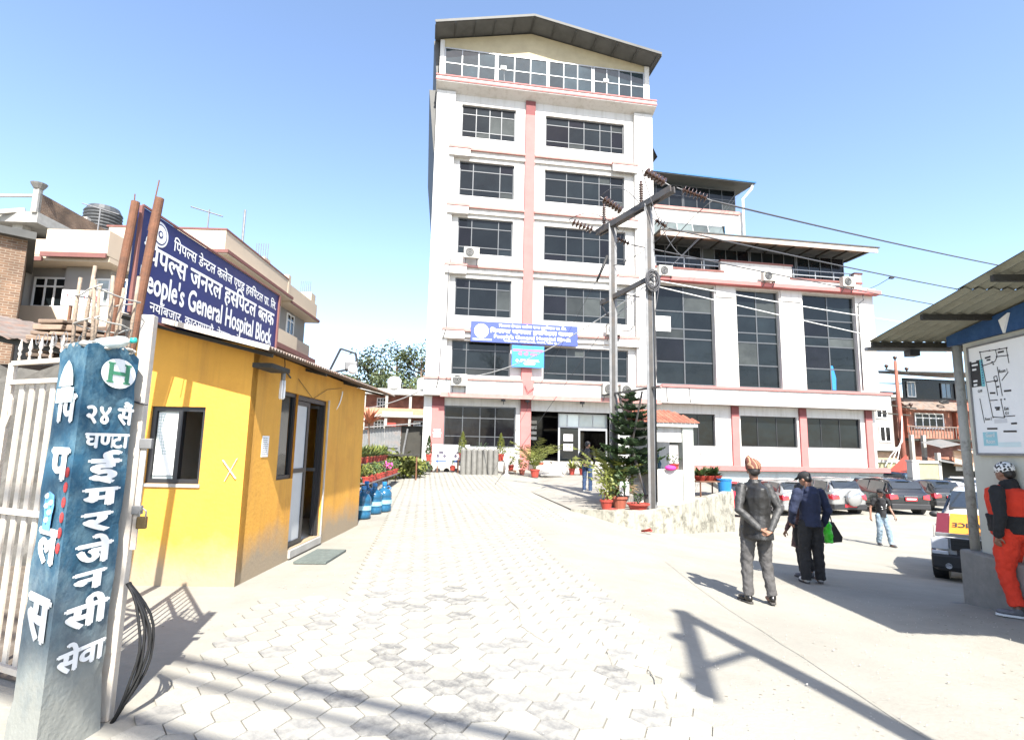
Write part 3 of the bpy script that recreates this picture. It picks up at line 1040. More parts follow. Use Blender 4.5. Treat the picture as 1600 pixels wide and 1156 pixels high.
    for x in (12.4, 14.1, 15.3, 20.9, 22.3, 23.5, 24.6):
        rl.bar((x, .02, 11.55), (x, .02, 12.35 if x < 16 else 12.15), .05)
    each(rl, 'railing', K['lframe'], P)
    # fourth floor gallery: glazing set back below a long eave
    MB().box(12.26, 25.2, 0.13, 12, 10.7, 11.1).build('gallery_floor', K['cement'], P)
    for a, b in ((12.4, 15.4), (15.45, 18.4), (18.45, 21.4), (21.45, 24.6)):
        window(P, a, b, 11.11, 13.25, .45, [0, .25, .5, .75, 1], [0, .3, 1], 'frame', 'glass')
    m = MB()
    m.add([(12.3, -1.0, 13.32), (25.5, -1.0, 13.32), (25.3, 4.5, 14.0), (12.3, 4.5, 14.0),
           (12.3, -1.0, 13.42), (25.5, -1.0, 13.42), (25.3, 4.5, 14.1), (12.3, 4.5, 14.1)],
          [(0, 3, 2, 1), (4, 5, 6, 7), (0, 1, 5, 4), (1, 2, 6, 5), (2, 3, 7, 6), (3, 0, 4, 7)])
    m.build('eave_roof', K['soffit'], P)
    m = MB()
    m.box(12.25, 25.6, -1.06, -1.0, 13.16, 13.42)
    m.build('fascia', mat('eave_fascia', (.42, .34, .29), var=.3, scale=2), P)
    MB().box(12.2, 25.7, -1.1, 1.5, 13.43, 13.5).build('roof_edge', K['roofdark'], P)
    br = MB()
    for k in range(12):
        x = 12.6+k*1.13
        br.bar((x, 1.7, 13.2), (x, -1.0, 13.26), .06, .1)
    each(br, 'rafter', K['purlin'], P)
    # penthouse with the blue roof, set further back
    Y = 6.0
    m = MB()
    m.box(13.2, 21.3, Y, Y+6, 17.2, 18.3)
    m.box(13.2, 21.3, Y+.3, Y+6, 14.0, 15.6)
    m.box(21.3, 21.75, Y-.05, Y+6, 14, 18.3)
    m.build('wall', K['white'], P)
    MB().box(13.2, 21.4, Y-.08, Y-.001, 18.1, 18.32).build('ledge', K['ledge'], P)
    for a, b in ((13.3, 17.2), (17.25, 21.2)):
        window(P, a, b, 18.32, 20.0, Y+.15, [0, .25, .5, .75, 1], [0, .55, 1], 'frame', 'glass')
    m = MB()
    for k in range(5):
        a = 14.3+k*1.15
        g = MB().quad((a+.03, Y-.5, 15.6), (a+1.12, Y-.5, 15.5), (a+1.12, Y-.02, 17.1), (a+.03, Y-.02, 17.15))
        g.build('pane', K['gmid'], P, fix=False)
        m.bar((a, Y-.5, 15.5), (a, Y, 17.15), .06)
    m.bar((14.3, Y-.02, 17.15), (20, Y-.02, 17.12), .06)
    m.build('sloping_glazing', K['lframe'], P)
    MB().box(20.15, 21.29, Y-.15, Y-.01, 14.2, 17.1).build('blue_panel', mat('pale_blue_panel', (.26, .48, .70), rough=.4, var=.1), P)
    m = MB()
    m.add([(13.0, Y-.9, 20.32), (22.2, Y-.9, 20.17), (22.2, Y+6, 20.9), (13, Y+6, 20.9), (13.0, Y-.9, 20.42), (22.2, Y-.9, 20.27), (22.2, Y+6, 21.1), (13, Y+6, 21.1)],
          [(0, 3, 2, 1), (4, 5, 6, 7), (0, 1, 5, 4), (1, 2, 6, 5), (2, 3, 7, 6), (3, 0, 4, 7)])
    m.build('penthouse_roof', K['roofblue'], P)
    MB().add([(13.02, Y-.86, 20.30), (22.15, Y-.86, 20.15), (22.15, Y+6, 20.88), (13.02, Y+6, 20.88), (13.02, Y-.86, 20.26), (22.15, Y-.86, 20.11), (22.15, Y+6, 20.84), (13.02, Y+6, 20.84)], [(0, 3, 2, 1), (4, 5, 6, 7), (0, 1, 5, 4), (1, 2, 6, 5), (2, 3, 7, 6), (3, 0, 4, 7)]).build('soffit', K['roofdark'], P)
    m = MB()
    m.tube([(22.0, Y-.7, 20.15), (21.95, Y-.7, 19.8), (21.5, Y-.3, 19.2), (21.5, Y-.3, 14)], .09, 8)
    m.build('downpipe', K['wframe'], P, smooth=True)
    # bay at the back right of the tower with its dark eave
    m = MB()
    m.box(12.3, 13.4, 4.6, 10, 17.5, 21.2)
    m.build('rear_bay', K['white'], P)
    window(P, 12.4, 13.3, 18.0, 20.9, 4.52, [0, .5, 1], [0, .3, .65, 1], 'lframe', 'glass')
    m = MB()
    m.add([(12.3, 3.2, 22.3), (13.3, 3.2, 21.5), (13.95, 3.2, 20.2), (14.0, 10, 20.2), (13.3, 10, 21.5), (12.3, 10, 22.3)], [(0, 1, 4, 5), (1, 2, 3, 4)])
    m.add([(12.3, 3.2, 22.42), (13.38, 3.2, 21.58), (14.07, 3.2, 20.2), (14.12, 10, 20.2), (13.38, 10, 21.58), (12.3, 10, 22.42)], [(0, 1, 4, 5), (1, 2, 3, 4)])
    m.build('rear_eave', K['roofdark'], P, fix=False)
    MB().add([(12.27, .6, 14.3), (12.27, .6, 17.6), (12.27, 2.2, 17.2), (12.27, 2.4, 14.6), (12.32, .6, 14.3), (12.32, .6, 17.6), (12.32, 2.2, 17.2), (12.32, 2.4, 14.6)],
             [(0, 1, 2, 3), (4, 5, 6, 7), (0, 1, 5, 4), (2, 3, 7, 6), (1, 2, 6, 5)]).build('orange_panel', K['orange'], P)
    m = MB()
    m.tube([(25.3, -.3, 11.1), (25.9, -.6, 11.4), (26.4, -.9, 11.75)], .02, 6)
    m.box(26.35, 26.6, -1.0, -.85, 11.7, 11.8)
    m.build('floodlight', K['dframe'], P)
    m = MB()
    m.tube([(12.6, -.64, 4.88), (12.63, -.66, 4.1)], .02, 5)
    m.tube([(13.9, -.64, 4.88), (13.93, -.66, 4.1)], .02, 5)
    m.tube([(12.5, -.2, 10.6), (12.2, -.25, 9), (12.25, -.25, 6), (12.2, -.2, 5.2)], .02, 5)
    m.tube([(25.1, -.3, 10.9), (25.1, -.3, 10.5), (24.9, -.1, 10.3), (24.9, -.05, 5.2)], .03, 5)
    each(m, 'service_cable', K['wire'], P, smooth=True)
wing()
# ------------------------------------------------------------------ signs and machines on the facade
DV1 = 'िपप{ल}स डे{न}टल कलेज ए{ण}ड ह{स}िपटल {प}ा. िल.'
DV2 = 'िपप{ल}स जनरल ह{स}िपटल {ब}लक'
def emblem(parent, c, r, ux, uz, ring='letter', inner='signblue'):
    ux, uz = Vector(ux).normalized(), Vector(uz).normalized()
    nn = ux.cross(uz)
    def disc(rr, h, m, name):
        b = MB()
        n = 28
        b.v = [tuple(Vector(c)+nn*h+ux*rr*math.cos(6.2832*k/n)+uz*rr*math.sin(6.2832*k/n)) for k in range(n)]
        b.f = [tuple(range(n))]
        return b.build(name, K[m], parent, fix=False)
    disc(r, .003, ring, 'emblem')
    disc(r*.82, .005, inner, 'emblem_ring')
    disc(r*.72, .007, ring, 'emblem_disc')
    disc(r*.3, .009, inner, 'emblem_eye')
    disc(r*.17, .011, ring, 'emblem_core')
def facade_signs():
    s = thing('hospital_sign', 'long blue hospital name sign with round white emblem, above the first floor windows', 'sign', (2.15, 27.78, 6.9))
    MB().box(0, 5.68, -.06, .0, 0, 1.08).build('board', K['signblue2'], s, bevel=.01)
    ux, uz = (1, 0, 0), (0, 0, 1)
    emblem(s, (.55, -.061, .58), .37, ux, uz, 'letter', 'signblue2')
    lettering('lettering', DV1, K['letter'], s, (1.45, -.066, .84), ux, uz, .19, width=3.6, bold=.02)
    lettering('lettering', DV2, K['letter'], s, (1.0, -.066, .52), ux, uz, .30, width=4.4, bold=.035)
    lettering('lettering', "People's General Hospital Block", K['letter'], s, (1.2, -.066, .24), ux, uz, .27, width=4.1, bold=.03)
    lettering('lettering', "नयाँबजार, काठमा{ण}डौ, नेपाल, फोन नं. :", K['letter'], s, (1.75, -.066, .07), ux, uz, .12, width=2.9, bold=.02)
    m = MB()
    m.box(.1, 1.1, -.064, -.063, .16, .175)
    m.box(.1, 1.1, -.064, -.063, .1, .115)
    m.build('rule', K['letter'], s)
    b = thing('banner', 'small square blue and magenta banner hung below the long hospital sign', 'banner', (4.3, 27.66, 5.66))
    MB().box(0, 1.7, -.03, 0, 0, 1.14).build('cloth', mat('banner_print', (.03, .20, .55), var=.1, rough=.5), b)
    pm = mat('magenta_print', (.55, .12, .5), var=.1)
    MB().box(.05, 1.65, -.033, -.031, .84, .93).build('stripe', pm, b)
    lettering('lettering', 'पी सी आर', pm, b, (.32, -.034, .62), ux, uz, .2, width=1.0, bold=.03)
    m = MB()
    for a, c, z in ((.45, 1.4, .38), (.4, 1.45, .3), (.6, 1.25, .2), (.65, 1.2, .14)):
        m.box(a, c, -.034, -.031, z, z+.03)
    m.ell((.28, -.033, .34), (.07, .003, .07), 10, 6)
    m.build('print', K['letter'], b)
    q = thing('parking_sign', 'white board with a blue left arrow standing in front of the plinth plants', 'sign', (1.25, 25.6, .32))
    MB().box(-.85, .85, -.03, 0, .35, 1.3).build('board', K['paper'], q)
    m = MB()
    m.prism([(-.72, .55), (-.58, .64), (-.58, .58), (-.2, .58), (-.2, .52), (-.58, .52), (-.58, .46)], -.035, -.031, 'y')
    m.box(.1, .7, -.035, -.031, .51, .6)
    m.build('arrow', mat('sign_print_blue', (.03, .08, .3), var=.1), q)
    pb = mat('print_dark', (.1, .09, .12), var=.5, scale=20)
    m = MB()
    for cx in (-.45, .35):
        m.tube([(cx-.2, -.034, .82), (cx, -.034, .98), (cx+.2, -.034, .8)], .02, 4)
        m.ell((cx-.14, -.033, .78), (.08, .004, .08), 10, 6)
        m.ell((cx+.16, -.033, .78), (.08, .004, .08), 10, 6)
        m.ell((cx, -.033, .95), (.12, .004, .07), 10, 6)
    each(m, 'picture', pb, q)
    MB().bar((-.6, .02, 0), (-.6, .02, .6), .05).bar((.6, .02, 0), (.6, .02, .6), .05).build('leg', K['rust'], q)
    m = thing('wall_notice', 'small white lettering block painted on the pink pier left of the ground floor window', 'notice', (.63, 27.9, 2.0))
    for z, w in ((.3, .16), (.15, .2), (0, .18)):
        MB().box(-w, w, -.006, -.002, z, z+.09).build('line', K['letter'], m)
facade_signs()
def ac_unit(x, z, label, face=0, y=27.72):
    t = thing('air_conditioner', label, 'air conditioner', (x, y, z), 0, 'air conditioners on the hospital facade')
    MB().box(-.4, .4, -.32, -.01, 0, .58).build('case', K['acwhite'], t, bevel=.02)
    f = MB().lathe([(.235, 0), (.235, .02)], 20, (0, 0, 0), Matrix.Translation((-.1, -.325, .29)) @ Matrix.Rotation(R(90), 4, 'X'))
    g = f.build('fan_grille', K['dframe'], t)
    r = MB()
    for k in range(3):
        rr = .07+k*.07
        pts = [(-.1+rr*math.cos(a*.5236), -.35, .29+rr*math.sin(a*.5236)) for a in range(13)]
        r.tube(pts, .006, 4, cap=False)
    r.build('guard_ring', K['acwhite'], g)
    MB().bar((-.3, -.3, -.03), (-.3, 0, -.03), .04).bar((.3, -.3, -.03), (.3, 0, -.03), .04).bar((-.3, -.3, -.03), (-.3, 0, -.3), .03).bar((.3, -.3, -.03), (.3, 0, -.3), .03).build('bracket', K['frame'], t)
    return t
ac_unit(2.05, 11.25, 'white air conditioner under the third row left window of the tower')
ac_unit(1.6, 4.52, 'white air conditioner on the left end of the first floor slab, beside the left window', y=27.35)
ac_unit(9.75, 7.58, 'white air conditioner right of the long blue hospital sign, behind the left power pole')
ac_unit(9.4, 4.35, 'white air conditioner left of the left power pole above the entrance', y=27.35)
ac_unit(10.35, 4.33, 'white air conditioner between the two power poles above the entrance', y=27.35)
ac_unit(12.75, 11.05, 'white air conditioner on the wing cornice just right of the right power pole', y=27.75)
ac_unit(18.9, 11.13, 'white air conditioner on the wing cornice below the tallest parapet step', y=27.6)
ac_unit(23.9, 11.13, 'white air conditioner at the right end of the wing cornice', y=27.6)
# ------------------------------------------------------------------ yellow guard booth
BT = thing('guard_booth', 'yellow limewashed guard booth with corrugated roof, dark window and half open door', 'booth', (-1.95, 6.56, 0), R(-8.8))
def booth():
    P = BT
    w = MB()
    LX = -1.36
    # front (local y = 0, faces -y), side (local x = 0, faces +x)
    wall_holes(w, LX, 0, -.1, 2.62, [(-1.10, -.49, 1.08, 1.93)], 0, .14)
    w.add([(LX, 0, 2.62), (0, 0, 2.62), (LX, 0, 2.88)], [(0, 1, 2)])
    holes = [(.86, 1.40, 1.08, 2.22), (1.40, 2.64, .14, 2.22)]
    ys = [0, .86, 1.40, 2.64, 4.85]
    zs = [-.1, .14, 1.08, 2.22, 2.62]
    for a, b in zip(ys, ys[1:]):
        for c, d in zip(zs, zs[1:]):
            if not any(h[0] <= a and b <= h[1] and h[2] <= c and d <= h[3] for h in holes):
                w.quad((0, a, c), (0, b, c), (0, b, d), (0, a, d))
    for a, b, c, d in holes:
        for q in (((0, a, c), (-.14, a, c), (-.14, a, d), (0, a, d)), ((0, b, c), (0, b, d), (-.14, b, d), (-.14, b, c)),
                  ((0, a, d), (-.14, a, d), (-.14, b, d), (0, b, d)), ((0, a, c), (0, b, c), (-.14, b, c), (-.14, a, c))):
            w.quad(*q)
    w.quad((LX, 4.85, -.1), (0, 4.85, -.1), (0, 4.85, 2.62), (LX, 4.85, 2.88))
    w.quad((LX, 0, -.1), (LX, 0, 2.88), (LX, 4.85, 2.88), (LX, 4.85, -.1))
    w.build('wall', K['yellow'], P, fix=False)
    pm = mat('white_scuff', (.8, .78, .7), var=.1)
    m = MB()
    m.bar((-.24, -.001, 1.35), (-.08, -.001, 1.15), .05, .003).bar((-.08, -.0015, 1.37), (-.2, -.0015, 1.12), .045, .003)
    m.build('paint_cross', pm, P)
    it = MB()
    it.box(LX+.15, -.15, .15, 4.7, .1, .13)
    it.quad((LX+.15, 1.6, .1), (LX+.15, 1.6, 2.6), (-.15, 1.6, 2.6), (-.15, 1.6, .1))
    it.quad((-1.3, .15, .1), (-1.3, .15, 2.6), (-1.3, 4.7, 2.6), (-1.3, 4.7, .1))
    it.quad((LX+.15, .145, 2.55), (-.15, .145, 2.55), (-.15, 4.7, 2.55), (LX+.15, 4.7, 2.55))
    it.build('inner_wall', K['inner'], P, fix=False)
    # front window: frame, left pane with papers, right pane slid open
    f = MB()
    x0, x1, z0, z1 = -1.10, -.49, 1.08, 1.93
    f.box(x0, x1, .03, .09, z0, z0+.05).box(x0, x1, .03, .09, z1-.05, z1).box(x0, x0+.05, .03, .09, z0+.05, z1-.05).box(x1-.04, x1, .03, .09, z0+.05, z1-.05)
    f.box(-.80, -.75, .025, .095, z0+.05, z1-.05)
    fo = f.build('window', K['dframe'], P)
    MB().quad((x0+.05, .07, z0+.05), (-.8, .07, z0+.05), (-.8, .07, z1-.05), (x0+.05, .07, z1-.05)).build('pane', K['gpale'], fo, fix=False)
    MB().box(x0-.02, x1+.02, -.02, -.001, z0-.035, z0).build('sill', K['cement'], fo)
    n = MB().box(-1.04, -.82, .055, .06, 1.17, 1.86).build('notice', K['paper'], fo)
    gm = mat('green_grid_print', (.12, .3, .22), var=.1)
    g = MB()
    for k in range(9):
        g.box(-1.035+k*.026, -1.033+k*.026, .0535, .0545, 1.4, 1.85)
    for k in range(14):
        g.box(-1.035, -.825, .0525, .0533, 1.4+k*.034, 1.403+k*.034)
    tag(g.build('grid_print', gm, fo, fix=False), kind='stuff')
    # side window + door: one dark joinery unit
    f = MB()
    f.box(-.09, -.03, .86, .91, 1.08, 2.22).box(-.09, -.03, 1.35, 1.45, 1.08, 2.22).box(-.09, -.03, .91, 1.35, 1.08, 1.13).box(-.09, -.03, .91, 1.35, 2.17, 2.22)
    fo = f.build('window', K['dframe'], P)
    MB().quad((-.06, .91, 1.13), (-.06, 1.35, 1.13), (-.06, 1.35, 2.17), (-.06, .91, 2.17)).build('pane', K['glass'], fo, fix=False)
    f = MB()
    f.box(-.09, -.03, 1.45, 2.6, 2.15, 2.22).box(-.09, -.03, 2.58, 2.64, .14, 2.22).box(-.09, -.03, 1.40, 1.46, .14, 1.08)
    f.build('door_frame', K['dframe'], P)
    f = MB()
    f.box(-.08, -.04, 1.46, 1.50, .16, 2.14).box(-.08, -.04, 1.90, 1.98, .16, 2.14).box(-.08, -.04, 1.5, 1.9, .16, .22).box(-.08, -.04, 1.5, 1.9, 1.14, 1.2).box(-.08, -.04, 1.5, 1.9, 2.08, 2.14)
    d = f.build('door', K['dframe'], P)
    gp = mat('door_panel', (.42, .44, .45), rough=.35, var=.08)
    MB().box(-.065, -.055, 1.5, 1.9, 1.2, 2.08).build('panel', gp, d)
    MB().box(-.065, -.055, 1.5, 1.9, .22, 1.14).build('panel', gp, d)
    # second leaf swung inside
    f = MB()
    f.bar((-.1, 2.56, .16), (-.1, 2.56, 2.14), .05).bar((-.62, 2.42, .16), (-.62, 2.42, 2.14), .05).bar((-.1, 2.56, 2.12), (-.62, 2.42, 2.12), .05).bar((-.1, 2.56, 1.15), (-.62, 2.42, 1.15), .05)
    f.build('door', K['dframe'], P)
    MB().box(-.1, .03, 1.42, 2.66, .02, .13).build('threshold', K['cement'], P, bevel=.01)
    MB().box(.001, .02, 2.645, 2.68, .14, 2.24).build('door_trim', K['gatepaint'], P)
    MB().box(.001, .006, .38, .56, 1.38, 1.63).build('notice', K['paper'], P)
    g = MB()
    rng = random.Random(2)
    for k in range(9):
        y0 = .40
        while y0 < .52:
            ln = rng.uniform(.015, .045)
            g.box(.0062, .0068, y0, min(y0+ln, .54), 1.60-k*.024, 1.606-k*.024)
            y0 += ln+.01
    g.build('handwriting', K['letterb'], P)
    # roof of corrugated sheets, each a piece
    def sheet(y0, y1):
        m = MB()
        nx = 3
        per = .076
        n = int(round((y1-y0)/per*4))
        xs = [.36, -.25, -.85, -1.48]
        V = []
        for i in range(n+1):
            y = y0+(y1-y0)*i/n
            c = .016*math.sin(2*math.pi*(y-y0)/per)
            for x in xs:
                z = 2.56+(.36-x)*.235+.012*y+c
                V.append((x, y, z))
        F = [(i*4+k, i*4+k+1, (i+1)*4+k+1, (i+1)*4+k) for i in range(n) for k in range(3)]
        nv = len(V)
        V += [(x, y, z-.006) for x, y, z in V]
        F += [tuple(a+nv for a in f)[::-1] for f in F]
        F += [(i*4, (i+1)*4, (i+1)*4+nv, i*4+nv) for i in range(n)]
        F += [(k, k+1, k+1+nv, k+nv) for k in range(3)]
        m.add(V, F)
        return m.build('roof_sheet', K['tinrust'], P, fix=False)
    y = -.42
    while y < 5.9:
        sheet(y, y+.836)
        y += .8
    m = MB()
    m.bar((.36, -.43, 2.545), (-1.48, -.43, 2.98), .02, .055)
    m.build('fascia', K['gatepaint'], P)
    m = MB()
    for yy in (-.2, 1.6, 3.4, 5.2):
        m.bar((.3, yy, 2.50+.012*yy), (-1.4, yy, 2.90+.012*yy), .04, .04)
    each(m, 'rafter', K['purlin'], P)
    MB().bar((.06, .1, 2.40), (.28, .1, 2.40), .5, .05).build('bracket', K['purlin'], P)
    # downspout socket, small camera, cables
    m = MB()
    m.tube([(.03, 1.0, 2.4), (.06, .8, 2.44), (.08, .5, 2.48)], .012, 6)
    m.tube([(.02, 1.3, 2.42), (.02, 1.9, 2.2), (.02, 2.5, 2.4), (.03, 3.2, 2.5)], .004, 5)
    each(m, 'cable', K['black'], P, smooth=True)
    m = MB()
    pts = [(.03+.05*math.sin(a), 2.55+.55*math.cos(a)*.6+.35, 2.45+.28*math.sin(a)-.1) for a in [(-1.9+k*.25) for k in range(10)]]
    m.tube(pts, .012, 6)
    m.build('conduit', K['wframe'], P, smooth=True)
booth()
# energy saving lamp hanging from the eave
t = thing('hanging_lamp', 'white spiral bulb lamp hanging under the yellow booth eave by its corner', 'lamp', (-1.72, 6.98, 2.3))
MB().tube([(0, 0, .28), (.01, 0, .18), (0, 0, .12)], .006, 6).build('cord', K['black'], t)
MB().lathe([(.02, .0), (.028, .01), (.028, .09), (.02, .12)], 12).build('socket', K['galv'], t, smooth=True)
m = MB()
for k in range(4):
    a = k*math.pi/2
    m.tube([(.022*math.cos(a), .022*math.sin(a), 0), (.026*math.cos(a), .026*math.sin(a), -.1), (.026*math.cos(a), .026*math.sin(a), -.21), (.012*math.cos(a), .012*math.sin(a), -.225)], .011, 8)
m.build('tube', K['letter'], t, smooth=True)
# floodlight lying on the corrugated roof
t = thing('roof_floodlight', 'white square floodlight tilted on the rim of the corrugated booth roof', 'lamp', (-1.35, 9.45, 2.72), R(-8.8))
fr = MB()
fr.bar((-.28, 0, .0), (-.1, 0, .42), .03).bar((-.1, 0, .42), (.16, 0, .34), .03).bar((.16, 0, .34), (.2, 0, .1), .03).bar((-.28, 0, 0), (.2, 0, .1), .03)
fr.build('frame', K['dframe'], t)
MB().add([(-.22, .01, .04), (.16, .01, .12), (.13, .01, .31), (-.09, .01, .38)], [(0, 1, 2, 3)]).build('glass', K['gpale'], t, fix=False)
MB().box(.0, .2, -.06, .04, .06, .2).build('housing', K['galv'], t, bevel=.02)
MB().ell((.14, -.06, .06), .08, 12, 8).build('junction', K['wframe'], t, smooth=True)
# mat at the booth door
tag(MB().box(0, .42, 0, .9, 0, .025).build('door_mat', mat('grey_mat', (.10, .12, .11), var=.3, scale=20, bump=.5), loc=(-1.60, 7.7, gz(-1.4, 8.4)+.012), rz=R(-8.8)), 'flat grey green doormat on the pavers in front of the booth door', 'doormat')
# ------------------------------------------------------------------ billboard on the booth roof
def billboard():
    a = R(8.8)
    P = thing('hospital_billboard', 'large navy blue hospital name board slanting back above the yellow booth roof', 'sign', (-2.89, 5.75, 0), -a)
    L, z0, z1 = 3.30, 2.78, 3.87
    MB().box(-.05, 0, 0, L, z0, z1).build('board', K['signblue'], P)
    f = MB()
    f.bar((.012, -.012, z0), (.012, -.012, z1), .03).bar((.012, L+.012, z0), (.012, L+.012, z1), .03).bar((.012, 0, z1+.012), (.012, L, z1+.012), .02).bar((.012, 0, z0-.012), (.012, L, z0-.012), .02)
    f.build('frame', K['brown'], P)
    U, Z = (0, 1, 0), (0, 0, 1)
    emblem(P, (0, .32, z1-.17), .135, U, Z)
    lettering('lettering', DV1, K['letter'], P, (.003, .56, z1-.25), U, Z, .175, width=2.66, bold=.018)
    lettering('lettering', DV2, K['letter'], P, (.003, .10, z1-.52), U, Z, .30, width=3.08, bold=.028)
    lettering('lettering', "People's General Hospital Block", K['letter'], P, (.003, .07, z1-.82), U, Z, .345, width=3.08, bold=.03)
    lettering('lettering', "नयाँबजार, काठमा{ण}डौ, नेपाल, फोन नं. :", K['letter'], P, (.003, .28, z1-1.0), U, Z, .14, width=2.2, bold=.012)
    # stroke of the conjunct in the first line
    for (x, y, h, lb) in ((.40, -.34, 3.80, ''), (.02, -.12, 3.86, '')):
        m = MB()
        m.tube([(x-.20, y-.1, 0), (x-.10, y-.05, 1.9), (x, y, h-.0)], [.042, .040, .038], 12)
        m.build('post', K['rust'], P, smooth=False)
    m = MB()
    m.bar((.33, -.4, 2.6), (-.03, .2, 2.6), .04)
    m.bar((-.06, L-.05, 2.3), (-.06, L-.05, z1), .05)
    each(m, 'bracket', K['rust'], P)
    # thin rods sticking up
    m = MB()
    for k, (x, y, h, dx) in enumerate(((-.1, .05, 4.02, -.02), (-.12, .35, 3.98, .03), (.3, -.3, 4.0, .05))):
        m.tube([(x, y, 3.5), (x+dx, y, h)], .006, 5)
    each(m, 'rod', K['rust'], P)
billboard()
# ------------------------------------------------------------------ gate pillar
PA, PB, PD = Vector((-1.76, 3.15, 0)), Vector((-1.68, 3.51, 0)), Vector((-2.05, 3.42, 0))
def pillar():
    P = thing('gate_pillar', 'blue painted concrete gate pillar with white Nepali lettering and a round H badge', 'pillar', (0, 0, 0))
    P.location = PA
    a, b, d = Vector((0, 0, 0)), PB-PA, PD-PA
    e = b+d
    H = 2.05
    rng = random.Random(4)
    # rings with slight unevenness
    m = MB()
    NZ = 22
    ring = []
    base = [a, b, e, d]
    pts = []
    for i in range(4):
        p, q = base[i], base[(i+1) % 4]
        for k in range(6):
            pts.append(p.lerp(q, k/6))
    cen = (a+e)/2
    vs = []
    for j in range(NZ+1):
        z = -.08+(H+.08)*j/NZ
        for i, p in enumerate(pts):
            n = (p-cen).normalized()
            g = 1.0+(.10*max(0, 1-z/.35)**2)
            w = rng.uniform(-.002, .002)
            zz = z+(rng.uniform(-.03, .02) if j == NZ else 0)
            cor = -.006 if i % 6 == 0 and rng.random() < .35 else 0
            q = cen+(p-cen)*g+n*(w+cor)
            vs.append((q.x, q.y, zz))
    N = len(pts)
    fs = [(j*N+i, j*N+(i+1) % N, (j+1)*N+(i+1) % N, (j+1)*N+i) for j in range(NZ) for i in range(N)]
    fs.append(tuple(NZ*N+i for i in range(N)))
    m.add(vs, fs)
    m.build('column', K['pillarblue'], P)
    U = (b-a).normalized()
    n = U.cross(Vector((0, 0, 1)))
    W = (b-a).length
    off = n*.006
    def T(s, cx, z, h, width, bold=.035):
        lettering('lettering', s, K['letter'], P, a+U*cx+off+Vector((0, 0, z)), U, (0, 0, 1), h, width=width, bold=bold, align='c')
    # round badge
    def ellipse(c, rx, rz, k, mm, name):
        q = MB()
        q.v = [tuple(c+n*k+U*rx*math.cos(t*.2094)+Vector((0, 0, rz*math.sin(t*.2094)))) for t in range(30)]
        q.f = [tuple(range(30))]
        return q.build(name, K[mm] if isinstance(mm, str) else mm, P, fix=False)
    c0 = a+U*.215+Vector((0, 0, 1.915))
    ellipse(c0, .125, .083, .013, 'letter', 'badge')
    green = mat('badge_green', (.05, .22, .12), var=.3, scale=30)
    q = MB()
    for sx in (-.06, .06):
        q.add([tuple(c0+n*.015+U*(sx+i)+Vector((0, 0, j))) for i, j in ((-.016, -.055), (.016, -.055), (.016, .055), (-.016, .055))], [(0, 1, 2, 3)])
        for jz in (-.055, .047):
            q.add([tuple(c0+n*.0155+U*(sx+i)+Vector((0, 0, jz+j))) for i, j in ((-.026, 0), (.026, 0), (.026, .01), (-.026, .01))], [(0, 1, 2, 3)])
    q.add([tuple(c0+n*.016+U*i+Vector((0, 0, j))) for i, j in ((-.05, -.01), (.05, -.01), (.05, .01), (-.05, .01))], [(0, 1, 2, 3)])
    q.build('letter_h', green, P, fix=False)
    T('२४ सैं', .20, 1.635, .14, .32)
    T('घ{ण}टा', .20, 1.505, .12, .30)
    T('ई', .20, 1.335, .17, .19, .05)
    T('म', .20, 1.20, .14, .22, .05)
    T('र', .19, 1.065, .15, .17, .05)
    T('जे', .20, .90, .16, .22, .05)
    T('न', .19, .77, .14, .19, .045)
    T('सी', .20, .585, .17, .26, .05)
    T('सेवा', .20, .385, .15, .29, .045)
    # left face
    U2 = (a-d).normalized()
    n2 = U2.cross(Vector((0, 0, 1)))
    W2 = (a-d).length
    def T2(s, cx, z, h, width, bold=.05):
        lettering('lettering', s, K['letter'], P, d+U2*cx+n2*.006+Vector((0, 0, z)), U2, (0, 0, 1), h, width=width, bold=bold, align='c')
    T2('िप', .225, 1.64, .22, .24)
    T2('प', .235, 1.34, .25, .22)
    T2('ल', .215, .92, .26, .24)
    T2('स', .215, .55, .32, .28)
    st = MB()
    pc = d+U2*.2+n2*.014
    st.add([tuple(pc+U2*i+Vector((0, 0, j))) for i, j in ((-.065, 1.08), (.045, 1.08), (.05, 1.16), (.065, 1.21), (.05, 1.26), (-.02, 1.275), (-.07, 1.25), (-.075, 1.2), (-.055, 1.15))], [tuple(range(9))])
    st.build('sticker', mat('blue_sticker', (.12, .33, .62), var=.5, scale=28, bump=0), P, fix=False)
    q = MB()
    for i, j in ((-.03, 1.2), (.02, 1.17), (-.01, 1.13), (.03, 1.22), (-.035, 1.25)):
        q.ell(tuple(pc+n2*.002+U2*i+Vector((0, 0, j))), (.012, .012, .014), 8, 5)
    q.build('sticker_spot', K['paper'], P)
    q = MB()
    for k in range(6):
        q.ell(tuple(d+U2*(W2-.03)+n2*.008+Vector((0, 0, 1.38-k*.075))), (.01, .006, .028), 8, 5)
    q.build('red_dot', mat('red_paint_dots', (.3, .03, .03), var=.4, scale=30), P)
    # sagging dome sketch
    q = MB()
    zc = 1.83
    q.add([tuple(d+U2*.2+n2*.013+U2*i+Vector((0, 0, zc+j))) for i, j in ((-.1, 0), (.1, 0), (.085, .06), (.05, .11), (0, .14), (-.05, .11), (-.085, .06))], [tuple(range(7))])
    q.add([tuple(d+U2*.2+n2*.0125+U2*i+Vector((0, 0, zc+j))) for i, j in ((-.12, -.09), (.12, -.09), (.12, -.012), (-.12, -.012))], [(0, 1, 2, 3)])
    q.build('painted_dome', mat('faded_white', (.55, .66, .68), var=.25, scale=14), P, fix=False)
    # reinforcement left standing on top
    rods = MB()
    hooks = []
